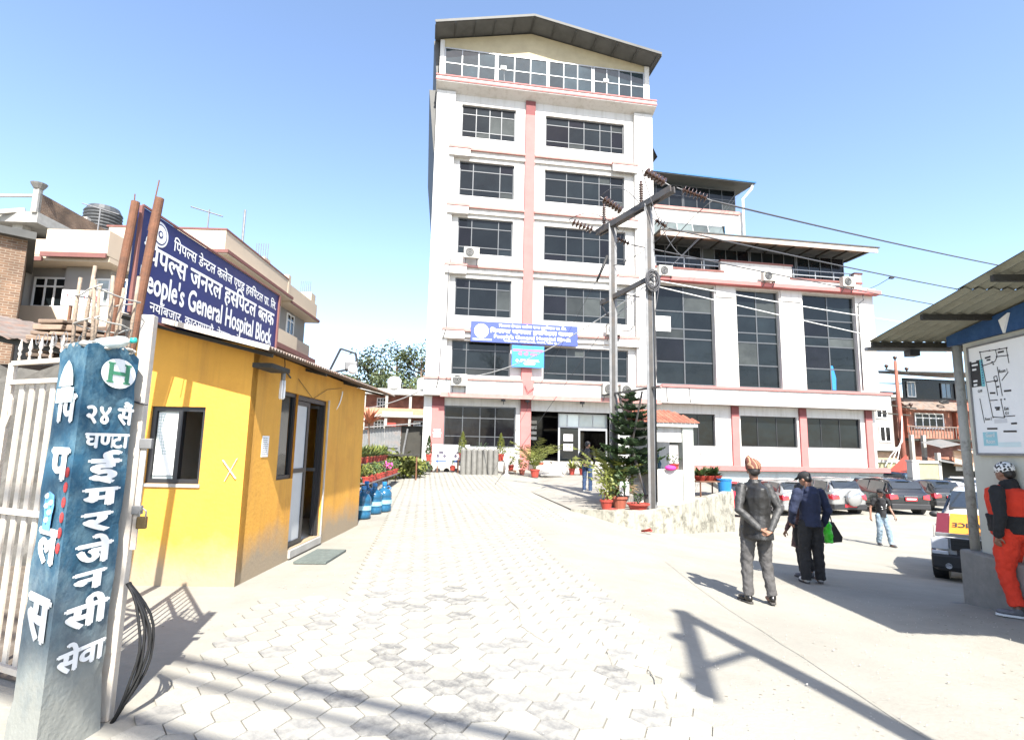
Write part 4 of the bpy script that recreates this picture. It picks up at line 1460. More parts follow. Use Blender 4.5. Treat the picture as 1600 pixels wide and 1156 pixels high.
    ps = [(.06, .12, 2.62), (.14, .1, 2.60), (.28, .3, 2.58), (-.1, .25, 2.70), (-.05, .45, 2.66), (.0, .58, 2.75), (-.22, .32, 2.55), (-.18, .5, 2.6)]
    corners = [a.lerp(e, .18), a.lerp(e, .18)+(b-a)*.25, b.lerp(d, .16), a.lerp(b, .62).lerp(cen, .3), d.lerp(b, .16), d.lerp(a, .5).lerp(cen, .3), e.lerp(a, .16), d.lerp(e, .5).lerp(cen, .3)]
    tops = []
    for i, c in enumerate(corners):
        h = 2.42+.05*(i % 3)
        tp = c+Vector((rng.uniform(-.03, .03), rng.uniform(-.02, .02), h))
        rods.tube([c+Vector((0, 0, 1.95)), c.lerp(tp, .5)+Vector((rng.uniform(-.012, .012), 0, 1.0)), tp], .0095, 6)
        tops.append((c, tp))
    each(rods, 'rebar', mat('cement_crusted_rebar', (.25, .19, .14), var=.35, scale=30, bump=.6, bscale=90), P, smooth=True)
    ties = MB()
    for z, g in ((2.2, .74), (2.37, .84), (2.06, .8)):
        loop = [cen+(c-cen)*g for c in (a, b, e, d, a)]
        lp = []
        for i in range(4):
            for k in range(3):
                lp.append(loop[i].lerp(loop[i+1], k/3)+Vector((rng.uniform(-.01, .01), rng.uniform(-.01, .01), z+rng.uniform(-.015, .015))))
        lp.append(loop[0]+Vector((.02, 0, z+.01)))
        ties.tube(lp, .005, 5)
    each(ties, 'tie_wire', K['cement'], P, smooth=True)
    # rubble edge of cement on the top
    rub = MB()
    for k in range(26):
        f1 = rng.random()
        sidep = [a.lerp(b, f1), d.lerp(a, f1), a.lerp(e, f1)][k % 3]
        q = cen+(sidep-cen)*.93
        rub.ell((q.x, q.y, H+rng.uniform(-.01, .015)), (rng.uniform(.012, .035), rng.uniform(.01, .03), rng.uniform(.006, .018)), 7, 4)
    tag(rub.build('cement_crumbs', K['cement'], P), kind='stuff')
pillar()
# bottle on top of the pillar
t = thing('plastic_bottle', 'clear plastic bottle with a teal cap lying on the blue gate pillar', 'bottle', (-1.72, 3.28, 2.075), R(-15))
Mx = Matrix.Rotation(R(84), 4, 'Y')
MB().lathe([(.004, -.12), (.03, -.115), (.033, -.05), (.033, .05), (.028, .08), (.012, .105), (.012, .12)], 16, (0, 0, 0), Mx).build('bottle_body', K['gpale'], t, smooth=True)
MB().lathe([(.015, .12), (.015, .145), (.004, .146)], 14, (0, 0, 0), Mx).build('cap', mat('teal_cap', (.03, .42, .36), rough=.4), t, smooth=True)
# coil of tangled wire beside the pillar head
t = thing('wire_coil', 'tangle of rusty wire loops behind the left edge of the pillar head', 'wire', (-2.12, 3.5, 2.05))
m = MB()
for k in range(9):
    rr = .03+.006*(k % 3)
    cx = -.10+k*.028
    m.tube([(cx+.3*rr*math.cos(u*.52), .02*k % .05, .03+rr+rr*math.sin(u*.52)) for u in range(13)], .0022, 4, cap=False)
m.build('loops', K['galv'], t)
# ------------------------------------------------------------------ gates
def gate_left():
    p, q = Vector((-2.30, 3.90, 0)), Vector((-2.79, 4.20, 0))
    P = thing('pedestrian_gate', 'narrow white steel gate of flat bars with spear tips, left of the blue pillar', 'gate', p)
    v = q-p
    L = v.length
    u = v.normalized()
    nn = Vector((-u.y, u.x, 0))
    zt = 2.05
    rails = MB()
    for z, h in ((zt, .03), (zt-.13, .03), (1.08, .035), (.16, .035)):
        rails.bar(Vector((0, 0, z)), v+Vector((0, 0, z)), .03, h)
    each(rails, 'rail', K['gatepaint'], P)
    st = MB()
    st.bar(Vector((0, 0, .03)), Vector((0, 0, zt)), .035, .035)
    st.bar(v+Vector((0, 0, .03)), v+Vector((0, 0, zt)), .035, .035)
    each(st, 'stile', K['gatepaint'], P)
    bars = MB()
    n = 5
    for k in range(1, n):
        c = v*(k/n)
        bars.bar(c+Vector((0, 0, .16))-nn*.016, c+Vector((0, 0, zt-.13))-nn*.016, .048, .012, up=nn)
    each(bars, 'bar', K['gatepaint'], P)
    sp = MB()
    for k in range(0, n):
        c = v*((k+.4)/(n-.1))
        sp.lathe([(.006, 0), (.010, .01), (.005, .03), (.012, .05), (.005, .065), (.014, .085), (.009, .11), (.002, .15)], 8, (c.x, c.y, zt+.015))
    each(sp, 'spear_tip', K['gatepaint'], P, smooth=True)
    br = MB()
    br.tube([v+Vector((0, 0, 1.85)), v*.93+Vector((0, 0, 1.80)), v*.92+Vector((0, 0, 1.70)), v+Vector((0, 0, 1.6))], .012, 5)
    br.build('scroll', K['gatepaint'], P)
gate_left()
def gate_leaf():
    """the wide leaf folded back along the booth, seen edge-on"""
    P = thing('main_gate_leaf', 'white steel gate leaf swung edge on beside the blue pillar, latch and padlock showing', 'gate', (-1.70, 3.62, 0))
    d = Vector((-.66, 1.30, 0))
    MB().bar((0, 0, .0), (0, 0, 2.31), .075, .06, up=(0, 1, 0)).build('stile', K['gatepaint'], P, bevel=.006)
    MB().bar(d, d+Vector((0, 0, 2.0)), .05, .04).build('stile', K['gatepaint'], P)
    r = MB()
    for z in (.15, .8, 1.45, 2.0):
        r.bar(Vector((0, .03, z)), d+Vector((0, 0, z)), .03, .04)
    each(r, 'rail', K['gatepaint'], P)
    b = MB()
    for k in range(1, 11):
        c = d*(k/11)
        b.bar(c+Vector((0.0, 0, .15)), c+Vector((0.0, 0, 2.0)), .012, .04, up=(0, 1, 0))
    each(b, 'bar', K['gatepaint'], P)
    m = MB().bar((.055, -.01, .92), (.055, -.01, 1.56), .03, .012)
    m.build('slide_bolt', K['gatepaint'], P)
    m = MB()
    m.box(.03, .1, -.03, .0, 1.50, 1.56)
    m.build('bolt_bracket', K['galv'], P, bevel=.004)
    m = MB()
    m.box(.03, .085, -.03, 0, 1.12, 1.17)
    m.build('bolt_bracket', K['galv'], P, bevel=.004)
    MB().box(.07, .125, -.045, -.02, 1.04, 1.11).build('padlock', mat('padlock_brass', (.16, .11, .05), rough=.4, metal=.6), P, bevel=.006)
    MB().tube([(.08, -.033, 1.11), (.08, -.033, 1.14), (.097, -.033, 1.155), (.115, -.033, 1.14), (.115, -.033, 1.11)], .005, 6).build('shackle', K['galv'], P)
    MB().tube([(-.04, -.035, 1.78), (.06, -.04, 1.76)], .006, 5).build('tie_wire', K['wire'], P)
gate_leaf()
t = thing('black_cables', 'bundle of thick black cables bowing out low beside the blue pillar foot', 'cable', (-1.66, 3.58, 0))
m = MB()
for k in range(6):
    a = .018*k
    q = [(.02+.1*math.sin(math.pi*(i/12)**.9)*(1+.09*k)+.004*math.sin(i*1.3+k*2), .02*(k % 2)+a*.5*math.sin(math.pi*i/12), .74-.74*i/12) for i in range(13)]
    m.tube(q, .0075, 7)
each(m, 'cable', K['black'], t, smooth=True)
# ------------------------------------------------------------------ rough wall, lean-to and stacked stones behind the gate
def backyard():
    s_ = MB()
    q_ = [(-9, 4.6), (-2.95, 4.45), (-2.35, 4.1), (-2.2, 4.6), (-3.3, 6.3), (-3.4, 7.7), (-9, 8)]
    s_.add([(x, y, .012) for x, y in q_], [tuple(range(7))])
    tag(s_.build('yard_soil', mat('yard_earth', (.10, .08, .06), var=.4, scale=3, spots=(.2, .18, .15), spot_amt=.6), fix=False), kind='structure')  # brown earth, with the shade behind the gate put into its colour
    w = MB()
    xs = [(-9, 8.2), (-7, 8.0), (-5, 7.8), (-3.9, 7.6)]
    rng = random.Random(9)
    P = thing('yard_wall', 'rough grey rendered wall behind the white pedestrian gate', 'wall', (-6, 7.8, 0))
    m = MB()
    nx, nz = 26, 10
    V = []
    for j in range(nz+1):
        for i in range(nx+1):
            V.append((-3.5+6*i/nx, rng.uniform(-.03, .03), j*.25 if j < nz else 2.5+.12*math.sin(i*.9)+rng.uniform(-.05, .05)))
    m.add(V, [(j*(nx+1)+i, j*(nx+1)+i+1, (j+1)*(nx+1)+i+1, (j+1)*(nx+1)+i) for j in range(nz) for i in range(nx)])
    m.add([(x, .3, z) for x, y, z in V], [(j*(nx+1)+i, (j+1)*(nx+1)+i, (j+1)*(nx+1)+i+1, j*(nx+1)+i+1) for j in range(nz) for i in range(nx)])
    top = nz*(nx+1)
    m.f += [(top+i, top+i+1, len(V)+top+i+1, len(V)+top+i) for i in range(nx)]
    m.build('render', mat('sooty_render', (.085, .08, .07), var=.5, scale=2, spots=(.2, .19, .17), spot_amt=.6), P, fix=False)  # kept darker than the other walls so the gate bars stand out
    L = thing('tin_lean_to', 'dark rusted tin lean-to roof behind the spear tips of the gate', 'shed', (-7.3, 8.6, 2.4))
    for k in range(5):
        q = MB()
        x0 = -.9+k*.85
        n = 16
        V = []
        for i in range(n+1):
            x = x0+.87*i/n
            c = .02*math.sin(i*math.pi/2)
            zz = .95-(x+.9)*.165
            V += [(x, -.5, zz-.05+c), (x, 3, zz+.5+c)]
        q.add(V, [(2*i, 2*i+2, 2*i+3, 2*i+1) for i in range(n)])
        q.build('roof_sheet', K['tinrust'], L, fix=False)
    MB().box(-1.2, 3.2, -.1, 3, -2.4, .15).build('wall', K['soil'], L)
    MB().bar((-1, -.4, .90), (3.3, -.4, .17), .06, .08).build('edge_beam', K['purlin'], L)
    Sx = thing('stone_stack', 'stack of flat brown stones piled on the lean-to roof below the TO-LET board', 'stones', (-4.95, 8.35, 2.62))
    rng = random.Random(21)
    z = 0
    for row in range(7):
        x = -.42+abs(row-2)*.03
        h = rng.uniform(.055, .12)
        while x < .42-row*.015:
            wd = rng.uniform(.22, .42)
            M = Matrix.Translation((x+wd/2, rng.uniform(-.06, .04), z+h/2)) @ Matrix.Rotation(rng.uniform(-.06, .06), 4, 'Y') @ Matrix.Rotation(rng.uniform(-.2, .2), 4, 'Z')
            s = MB()
            a, b, c = wd/2, rng.uniform(.14, .2), h/2*.95
            s.add([(i*a*rng.uniform(.85, 1), j*b*rng.uniform(.8, 1), k*c*rng.uniform(.55, 1)) for i, j, k in ((-1, -1, -1), (1, -1, -1), (1, 1, -1), (-1, 1, -1), (-1, -1, 1), (1, -1, 1), (1, 1, 1), (-1, 1, 1))],
                  [(0, 3, 2, 1), (4, 5, 6, 7), (0, 1, 5, 4), (1, 2, 6, 5), (2, 3, 7, 6), (3, 0, 4, 7)], M)
            s.build('stone', K['stone'], Sx, bevel=.012)
            x += wd+.01
        z += h
    b = thing('to_let_board', 'white TO-LET board with thin red letters on the cream house wall', 'sign', (-8.74, 14.4, 4.72))
    MB().box(0, .9, -.03, 0, 0, .38).build('board', K['letter'], b)
    lettering('lettering', 'TO-LET', mat('red_letter', (.55, .08, .08)), b, (.06, -.034, .1), (1, 0, 0), (0, 0, 1), .25, width=.78)
    MB().bar((.2, .02, -3.2), (.2, .02, .1), .05).build('post', K['rust'], b)
backyard()
# ------------------------------------------------------------------ cream house
def cream_house():
    az = R(7.5)
    P = thing('cream_house', 'cream three storey house with brown trimmed flat roof behind the blue billboard', 'house', (-8.65, 24, 0), -az)
    w = MB()
    w.box(-8, -.6, .6, 11.6, 0, 9.35)
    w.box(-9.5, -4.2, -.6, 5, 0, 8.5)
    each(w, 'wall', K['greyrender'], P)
    # parapets
    p = MB()
    p.prism([(-4.9, -.05), (0, -.05), (0, 7.0), (-.5, 7.0), (-.5, .3), (-4.9, .3)], 9.5, 10.45, 'z')
    p.prism([(-.35, 7.0), (-.0, 7.0), (-.0, 11.9), (-.35, 11.9)], 9.35, 10.3, 'z')
    p.box(-1.9, -1.0, 2.0, 2.5, 10.4, 10.41)
    p.box(-.5, .02, 6.95, 7.3, 9.5, 10.75)
    p.box(-1, -.1, 11, 11.8, 10.3, 10.9)
    p.box(-1.1, -.3, 4.5, 5.2, 10.45, 10.9)
    each(p, 'parapet', K['cream'], P)
    s = MB()
    s.box(-4.9, .25, -.3, 7.1, 9.3, 9.499)
    s.box(-1.2, .15, 7.12, 12.0, 9.15, 9.349)
    each(s, 'roof_slab', K['cream'], P)
    t = MB()
    t.box(-4.95, .30, -.36, -.31, 9.36, 9.5)
    t.box(.255, .30, -.3, 7.1, 9.36, 9.5)
    t.box(.155, .20, 7.1, 12, 9.2, 9.34)
    t.box(-.06, .03, -.08, 7, 10.451, 10.52)
    t.box(-5, -.06, -.08, .3, 10.451, 10.52)
    each(t, 'trim', K['brown'], P)
    # front-left part
    s = MB()
    s.box(-8.1, -3.6, -1.6, 0, 8.4, 8.6)
    s.box(-6.0, -3.6, -1.75, -.2, 8.62, 9.62)
    s.box(-8.0, -6.02, -1.62, -.2, 8.602, 9.25)
    each(s, 'parapet', K['cream'], P)
    t = MB()
    t.box(-6.1, -3.6, -1.83, -1.76, 8.5, 8.68)
    t.box(-8.2, -6.11, -1.7, -1.63, 8.36, 8.52)
    t.box(-8.25, -7.9, -1.8, -1.2, 7.9, 8.36)
    each(t, 'trim', K['brown'], P)
    c = MB()
    c.box(-7.9, -7.3, -.9, -.6, 4, 8.39)
    c.box(-5.75, -4.75, -.9, -.6, 4, 8.39)
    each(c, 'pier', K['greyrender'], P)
    MB().box(-8.1, -3.5, -1.1, -.62, 5.6, 6.7).build('balcony', K['cream'], P)
    # windows on the front-left part
    def win(x0, x1, z0, z1, y, cols, gm='glass'):
        window(P, x0, x1, z0, z1, y, cols, [0, .72, 1], 'wframe', gm, .07, .07)
    win(-7.15, -5.85, 6.75, 8.0, -.68, [0, .34, .67, 1])
    win(-4.7, -4.1, 6.5, 8.0, -.68, [0, 1], 'gpale')
    win(-3.9, -3.0, 6.6, 8.0, -.68, [0, .5, 1], 'gblue')
    # right side windows face +x: build in a turned frame
    for y0, y1, z0, z1, g in ((1.2, 3.6, 7.6, 9.0, 'glass'), (6.2, 7.5, 7.75, 9.1, 'gblue'), (8.6, 9.7, 7.6, 9.0, 'glass'), (6.2, 7.5, 4.9, 6.3, 'gblue'), (8.6, 9.7, 4.9, 6.2, 'glass')):
        wd = window(P, 0, y1-y0, z0, z1, 0, [0, .33, .67, 1] if y1-y0 > 2 else [0, .5, 1], [0, .74, 1], 'wframe', g, .08, .07)
        wd.location = (-.53, y0, 0)
        wd.rotation_euler.z = R(90)
    b = MB()
    b.box(-.6, .15, 5.6, 8.5, 6.75, 7.5)
    b.box(-.6, -.2, 8.51, 11.6, 6.8, 7.6)
    each(b, 'balcony', K['cream'], P)
    b = MB()
    b.box(-.6, .2, 5.6, 11.7, 6.5, 6.749)
    b.build('trim', K['brown'], P)
    # roof clutter: aerial, starter bars
    m = MB()
    m.tube([(-1.0, .3, 10.5), (-1.0, .3, 11.5)], .03, 5)
    m.tube([(-1.8, .3, 11.6), (-.4, .3, 11.2)], .03, 5)
    m.tube([(.0, 1.4, 10.5), (.0, 1.4, 12.0)], .05, 6)
    for k in range(6):
        m.tube([(-.9+k*.12, 4.8, 10.9), (-.9+k*.12, 4.8, 11.7)], .02, 4)
        m.tube([(-.9+k*.12, 11.3, 10.9), (-.9+k*.12, 11.3, 11.7)], .02, 4)
    each(m, 'rod', K['galv'], P)
cream_house()
def brick_house():
    P = thing('brick_house', 'unfinished brick house with rooftop tank at the far left edge', 'house', (-19.8, 30, 0), R(-7))
    MB().box(-9, -.6, 1.2, 12, 0, 11.8).build('wall', K['brickwall'], P)
    s = MB()
    s.box(-9, .3, -.4, 12.5, 12.2, 12.75)
    s.box(-9, -.2, 0, 12, 9.0, 9.3)
    each(s, 'floor_slab', K['cement'], P)
    p = MB()
    p.box(.02, .28, -.38, 12.4, 12.751, 13.75)
    p.build('parapet', K['brickwall'], P)
    p = MB()
    p.bar((.15, -.38, 12.7), (.15, -.38, 14.0), .26)
    p.bar((-3.5, -.38, 12.7), (-3.5, -.38, 13.4), .35)
    p.bar((-.5, -.2, 12.9), (-6.5, -3.2, 10.6), .2)
    p.bar((-.9, .2, 9.3), (-.9, .2, 12.2), .5)
    p.bar((.1, 3.0, 12.2), (.1, 3.0, 13.9), .3)
    p.bar((0, -.38, 13.6), (-9, -.38, 13.3), .12)
    each(p, 'column', K['cement'], P)
    MB().lathe([(.2, 0), (.32, .2), (.36, .28)], 12, (.15, -.38, 13.95)).build('finial', K['concrete'], P)
    t = MB()
    prof = [(.95, 0)]
    for k in range(8):
        prof += [(1.0, .05+k*.2), (.93, .15+k*.2)]
    prof += [(.8, 1.8), (.3, 1.95)]
    t.lathe(prof, 20, (-.6, 5.2, 13.6))
    tk = tag(t.build('water_tank', K['tank'], None, smooth=False, loc=P.location, rz=R(-7)), 'round ribbed grey water tank standing on the brick house parapet', 'water tank')
    # dark panel painted as the shade under the slab, with clutter
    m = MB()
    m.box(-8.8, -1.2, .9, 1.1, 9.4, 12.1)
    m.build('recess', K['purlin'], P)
    for x in (-2.4, -4.2, -6.4):
        MB().box(x, x+.9, .7, .88, 9.5, 11.4).build('shutter', K['greyrender'] if x != -4.2 else K['maroon'], P)
    MB().bar((-9, -.2, 10.3), (-.3, -.2, 10.3), .06).build('railing', K['galv'], P)
    Q = thing('rough_brick_building', 'rough coursed brick building filling the left edge beside the cream house', 'building', (-13.4, 20, 0), R(33))
    MB().box(-8, 0, 0, 6, 0, 8.1).build('wall', K['brickwall'], Q)
    MB().box(-8.2, .2, -.3, 6, 8.1, 8.35).build('roof_slab', K['roofdark'], Q)
    MB().box(-8, -4.0, -.02, -.001, 9, 9.01).build('trim', K['cement'], Q)
    a = thing('tv_aerial', 'thin rooftop television aerial against the sky behind the cream house', 'aerial', (-15.3, 27, 9.6))
    m = MB()
    m.tube([(0, 0, 0), (0, 0, 2.6)], .03, 5)
    m.tube([(-.8, 0, 2.75), (.8, 0, 2.35)], .025, 5)
    each(m, 'rod', K['galv'], a)
brick_house()
def aerial2():
    pass
# ------------------------------------------------------------------ tin fence, red brick house in the gap
def gap():
    P = thing('tin_shed', 'grey corrugated tin shed with a dark doorway at the end of the drive', 'shed', (-3.6, 29, .2))
    for k in range(4):
        m = MB()
        x0 = -.9+k*.83
        n = 22
        V = []
        for i in range(n+1):
            x = x0+.82*i/n
            V += [(x, .02*math.sin(i*1.57), 0), (x, .02*math.sin(i*1.57), 2.0+.1*k)]
        m.add(V, [(2*i, 2*i+2, 2*i+3, 2*i+1) for i in range(n)])
        m.build('wall_sheet', K['tin'], P, fix=False)
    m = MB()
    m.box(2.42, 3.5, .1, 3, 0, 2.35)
    m.build('doorway', K['purlin'], P)  # solid near-black block painted as the shade inside the opening
    m = MB()
    m.bar((-1.0, -.1, 2.05), (3.4, -.1, 2.5), .3, .05)
    m.build('roof_edge', K['tin'], P)
    m = MB()
    m.bar((-.9, -.04, 1.25), (2.3, -.04, 1.25), .05)
    m.bar((1.1, -.04, 0), (1.1, -.04, 1.3), .08)
    m.tube([(2.5, -.05, 0), (2.6, -.05, 1.2), (2.75, -.05, 2.2)], .05, 6)
    each(m, 'rail', K['galv'], P)
    H = thing('red_brick_house', 'red brick house with white banded balconies behind the tin shed', 'house', (-9.5, 60, .2))
    MB().box(0, 3, 1.2, 8, 0, 6.7).build('wall', K['redbrick'], H)
    MB().box(3, 14, 1.0, 8, 0, 6.7).build('wall', K['redbrick'], H)
    for z in (2.0, 4.3, 6.7):
        MB().box(-.5, 14.4, -.3, 8, z, z+.28).build('floor_band', K['cement'], H)
    MB().box(.5, 13.6, 1.5, 8, 6.98, 7.5).build('parapet', K['white'], H)
    MB().box(2.6, 14.2, -.25, -.1, 4.6, 5.25).build('balcony', mat('salmon_render', (.58, .24, .15), var=.12), H)
    MB().box(5.0, 8.2, -.28, -.05, 4.58, 4.9).build('balcony', K['cement'], H)
    for x in (3.1, 5.4, 7.9):
        MB().bar((x, 0, 0), (x, 0, 6.7), .28).build('column', K['cement'], H)
    for x0, x1, z0, z1 in ((4.1, 5.2, 2.8, 4.0), (8.3, 10.3, 2.7, 4.0), (4.3, 5.3, 5.2, 6.4), (1.0, 2.2, 2.7, 4.0), (1.0, 2.2, 5.0, 6.4), (6.4, 7.2, .6, 1.8)):
        window(H, x0, x1, z0, z1, .9, [0, .33, .67, 1], [0, .65, 1], 'wframe', 'glass', .1, .09)
    MB().box(5.6, 6.5, -.32, -.29, 3.0, 3.7).build('hung_cloth', K['redpot'], H)
    for x, lb in ((6.0, 'small pale water tank on the left of the red brick house roof'), (9.2, 'white water tank on the right of the red brick house roof')):
        tag(MB().lathe([(.7, 0), (.75, 1.0), (.5, 1.3), (.2, 1.4)], 14).build('water_tank', K['wframe'], loc=(-9.5+x, 62, 7.7), smooth=True), lb, 'water tank', 'water tanks on the red brick house')
gap()
# ------------------------------------------------------------------ shed with the map board
SA = R(13)
def shed():
    P = thing('roadside_shed', 'cream walled shed with blue beam and grey corrugated roof at the right edge', 'shed', (7.2, 6.46, 0), -SA)
    g = -.42
    MB().box(.02, .16, -4.5, -.16, g, 3.06).build('wall', K['shedwall'], P)
    MB().box(.02, 5, -4.6, -4.5, g, 3.6).build('wall', K['shedwall'], P)
    MB().box(.3, 5, -.14, 0, g, 3.0).build('wall', K['shedwall'], P)
    c = MB()
    c.tube([(.03, -.03, .3), (.03, -.03, 3.08)], .055, 12)
    c.build('column', mat('weathered_post', (.36, .35, .31), var=.2, scale=2, spots=(.08, .08, .07), spot_amt=.9, spot_scale=3.5, bump=.4), P, smooth=True)
    m = MB()
    m.add([(-.04, -5, 3.06), (-.04, .05, 3.06), (-.04, .05, 3.20), (-.04, -5, 3.80), (.06, -5, 3.06), (.06, .05, 3.06), (.06, .05, 3.20), (.06, -5, 3.80)],
          [(0, 1, 2, 3), (7, 6, 5, 4), (0, 4, 5, 1), (1, 5, 6, 2), (2, 6, 7, 3), (3, 7, 4, 0)])
    m.build('beam', K['bluebeam'], P)
    m = MB()
    m.prism([(-4.6, g), (.06, g), (.06, .34), (-4.6, .26)], -.12, .3, 'x')
    m.build('plinth', K['concrete'], P, bevel=.03)
    MB().ell((-.22, .02, -.40), (.14, .1, .07), 10, 6).build('rubble', K['concrete'], P)
    # corrugated roof sheets running down the slope
    sh_ = mat('asbestos_sheet', (.24, .24, .19), rough=.9, var=.2, scale=1.6, spots=(.14, .12, .08), spot_amt=.5, spot_scale=2)
    def z_at(y):
        return 3.20+.13*(.42-y)
    k = 0
    x = -.90
    while x < 4.6:
        for (ya, yb, dz) in ((.42, -1.5, 0), (-1.42, -3.4, .018), (-3.3, -5.2, .036)):
            m = MB()
            n = 24
            V = []
            for i in range(n+1):
                xx = x+.92*i/n
                c = .018*math.sin(2*math.pi*i/4)
                for y in (ya, (ya+yb)/2, yb):
                    V.append((xx, y, z_at(y)+c+dz+.006*math.sin(xx*2+y)))
            nv = len(V)
            F = [(i*3+j, i*3+j+1, (i+1)*3+j+1, (i+1)*3+j) for i in range(n) for j in (0, 1)]
            V += [(a, b, c-.008) for a, b, c in V]
            F += [tuple(q+nv for q in f)[::-1] for f in F]
            F += [(i*3, (i+1)*3, (i+1)*3+nv, i*3+nv) for i in range(n)]
            m.add(V, F)
            m.build('roof_sheet', sh_, P, fix=False)
        x += .88
    m = MB()
    for y in (.36, -.75, -1.9, -3.1, -4.3):
        m.bar((-.87, y, z_at(y)-.06), (4.8, y, z_at(y)-.06), .05, .07)
    each(m, 'purlin', K['purlin'], P)
    MB().bar((-.90, .46, 3.10), (4.8, .46, 3.10), .09, .05).build('gutter', K['galv'], P)
    m = MB()
    m.box(-.38, -.24, .30, .44, 2.98, 3.07)
    m.build('camera_bracket', K['dframe'], P)
    m = MB()
    m.prism([(-1.05, 3.28), (-.9, 3.22), (-.95, 3.05)], -.07, -.041, 'x')
    m.build('floodlight', K['letter'], P)
    return P
SH = shed()
def map_board():
    P = thing('site_map_board', 'white hospital site map board with black and cyan blocks on the shed wall', 'sign', (7.2, 6.46, 0), -SA)
    # local: s runs towards the viewer (-y), face looks to -x
    y0 = -.30
    MB().box(-.015, .018, y0-1.8, y0, 1.60, 2.97).build('board', K['letter'], P)
    m = MB()
    m.box(-.03, .018, y0-1.8, y0, 1.57, 1.60).box(-.03, .018, y0, y0+.02, 1.57, 2.99).box(-.03, .018, y0-1.8, y0, 2.97, 2.99)
    m.build('frame', K['galv'], P)
    def q(px, py):
        s = (px-1519)/82*.64
        k = 118+(px-1517)/82*17
        return s, 1.55+(713-py)/k
    def rect(x0, y0_, x1, y1_, mm, name, dx=-.017):
        s0, z0 = q(x0, y1_)
        s1, z1 = q(x1, y0_)
        b = MB()
        b.quad((dx, y0-s0, z0), (dx, y0-s1, z0), (dx, y0-s1, z1), (dx, y0-s0, z1))
        return b.build(name, mm, P, fix=False)
    cy = mat('map_cyan', (.16, .47, .50), var=.08, bump=0)
    rect(1519.5, 560, 1541, 606, K['letterb'], 'black_block')
    rect(1541, 558, 1548, 603, cy, 'cyan_block')
    rect(1533, 673, 1562, 696, mat('map_pale_cyan', (.30, .55, .60), var=.08, bump=0), 'cyan_block')
    rect(1562, 688, 1605, 697, mat('map_very_pale', (.6, .72, .72), var=.05, bump=0), 'cyan_block')
    rect(1559, 651, 1584, 660, mat('map_grey', (.6, .6, .6), var=.05, bump=0), 'grey_block')
    def line(pts, w=.0055, name='map_line', d=-.0175):
        b = MB()
        P3 = [q(*p) for p in pts]
        for (s0, z0), (s1, z1) in zip(P3, P3[1:]):
            L = math.hypot(s1-s0, z1-z0)
            a, c = -(z1-z0)/L*w, (s1-s0)/L*w
            b.quad((d, y0-(s0-a), z0-c), (d, y0-(s1-a), z1-c), (d, y0-(s1+a), z1+c), (d, y0-(s0+a), z0+c))
        b.build(name, K['letterb'], P, fix=False)
    for pts in ([(1544, 547), (1576, 540), (1598, 535)], [(1544, 547), (1551, 600), (1557, 650), (1580, 650), (1576, 620)], [(1576, 540), (1578, 551), (1572, 560), (1547, 569)],
                [(1578, 551), (1600, 547)], [(1576, 568), (1580, 615)], [(1551, 595), (1575, 590)], [(1554, 624), (1570, 622)], [(1597, 535), (1599, 560)],
                [(1534, 622), (1539, 660)], [(1567, 585), (1573, 583), (1574, 591), (1568, 593), (1567, 585)], [(1582, 590), (1596, 575)], [(1569, 590), (1571, 615)], [(1580, 648), (1600, 646)]):
        line(pts)
    for pts in ([(1543, 669), (1564, 668)], [(1575, 672), (1600, 671)], [(1584, 607), (1598, 605)], [(1556, 612), (1567, 611)], [(1571, 601), (1576, 600)], [(1553, 556), (1565, 552)], [(1580, 544), (1592, 541)],
                [(1563, 635), (1573, 634)], [(1565, 638), (1572, 637)], [(1591, 659), (1602, 658)], [(1556, 559), (1564, 557)]):
        line(pts, .011, 'map_caption')
    d = MB()
    for px, py in ((1544, 547), (1564, 542.5), (1584, 538), (1598, 535), (1577, 551), (1569, 564), (1567, 561), (1547, 568), (1572.5, 591.5), (1577, 621), (1580, 648), (1558, 650), (1584, 620)):
        s, z = q(px, py)
        d.box(-.02, -.017, y0-s-.009, y0-s+.009, z-.009, z+.009)
    d.build('map_dots', K['letterb'], P)['kind'] = 'stuff'
    U, Z = (0, -1, 0), (0, 0, 1)
    def T(s, px, py, h, w, m='letterb'):
        a, z = q(px, py)
        lettering('lettering', s, K[m], P, (-.0185, y0-a, z), U, Z, h, width=w, bold=.02)
    T('Room 1', 1578, 578, .06, .13)
    T('Room 2', 1541, 656, .05, .11)
    T('G10', 1531.5, 613, .05, .07)
    T('Exit', 1581, 638, .055, .07)
    T('G1', 1582, 645, .05, .05)
    T('Guard', 1539, 682, .07, .14, 'letter')
    T('Room', 1539, 692, .07, .14, 'letter')
    for py, w in ((565, .08), (571, .1), (578, .07), (596, .07), (602, .06)):
        a, z = q(1524, py)
        b = MB()
        b.quad((-.0185, y0-a, z-.012), (-.0185, y0-a-w, z-.012), (-.0185, y0-a-w, z+.012), (-.0185, y0-a, z+.012))
        b.build('block_caption', K['letter'], P, fix=False)
    b = MB()
    for k in range(9):
        a, z = q(1544.5, 563+k*4.2)
        b.quad((-.0185, y0-a+.006, z-.010), (-.0185, y0-a-.012, z-.010), (-.0185, y0-a-.012, z+.008), (-.0185, y0-a+.006, z+.008))
    b.build('strip_caption', K['signblue2'], P, fix=False)['kind'] = 'stuff'
map_board()
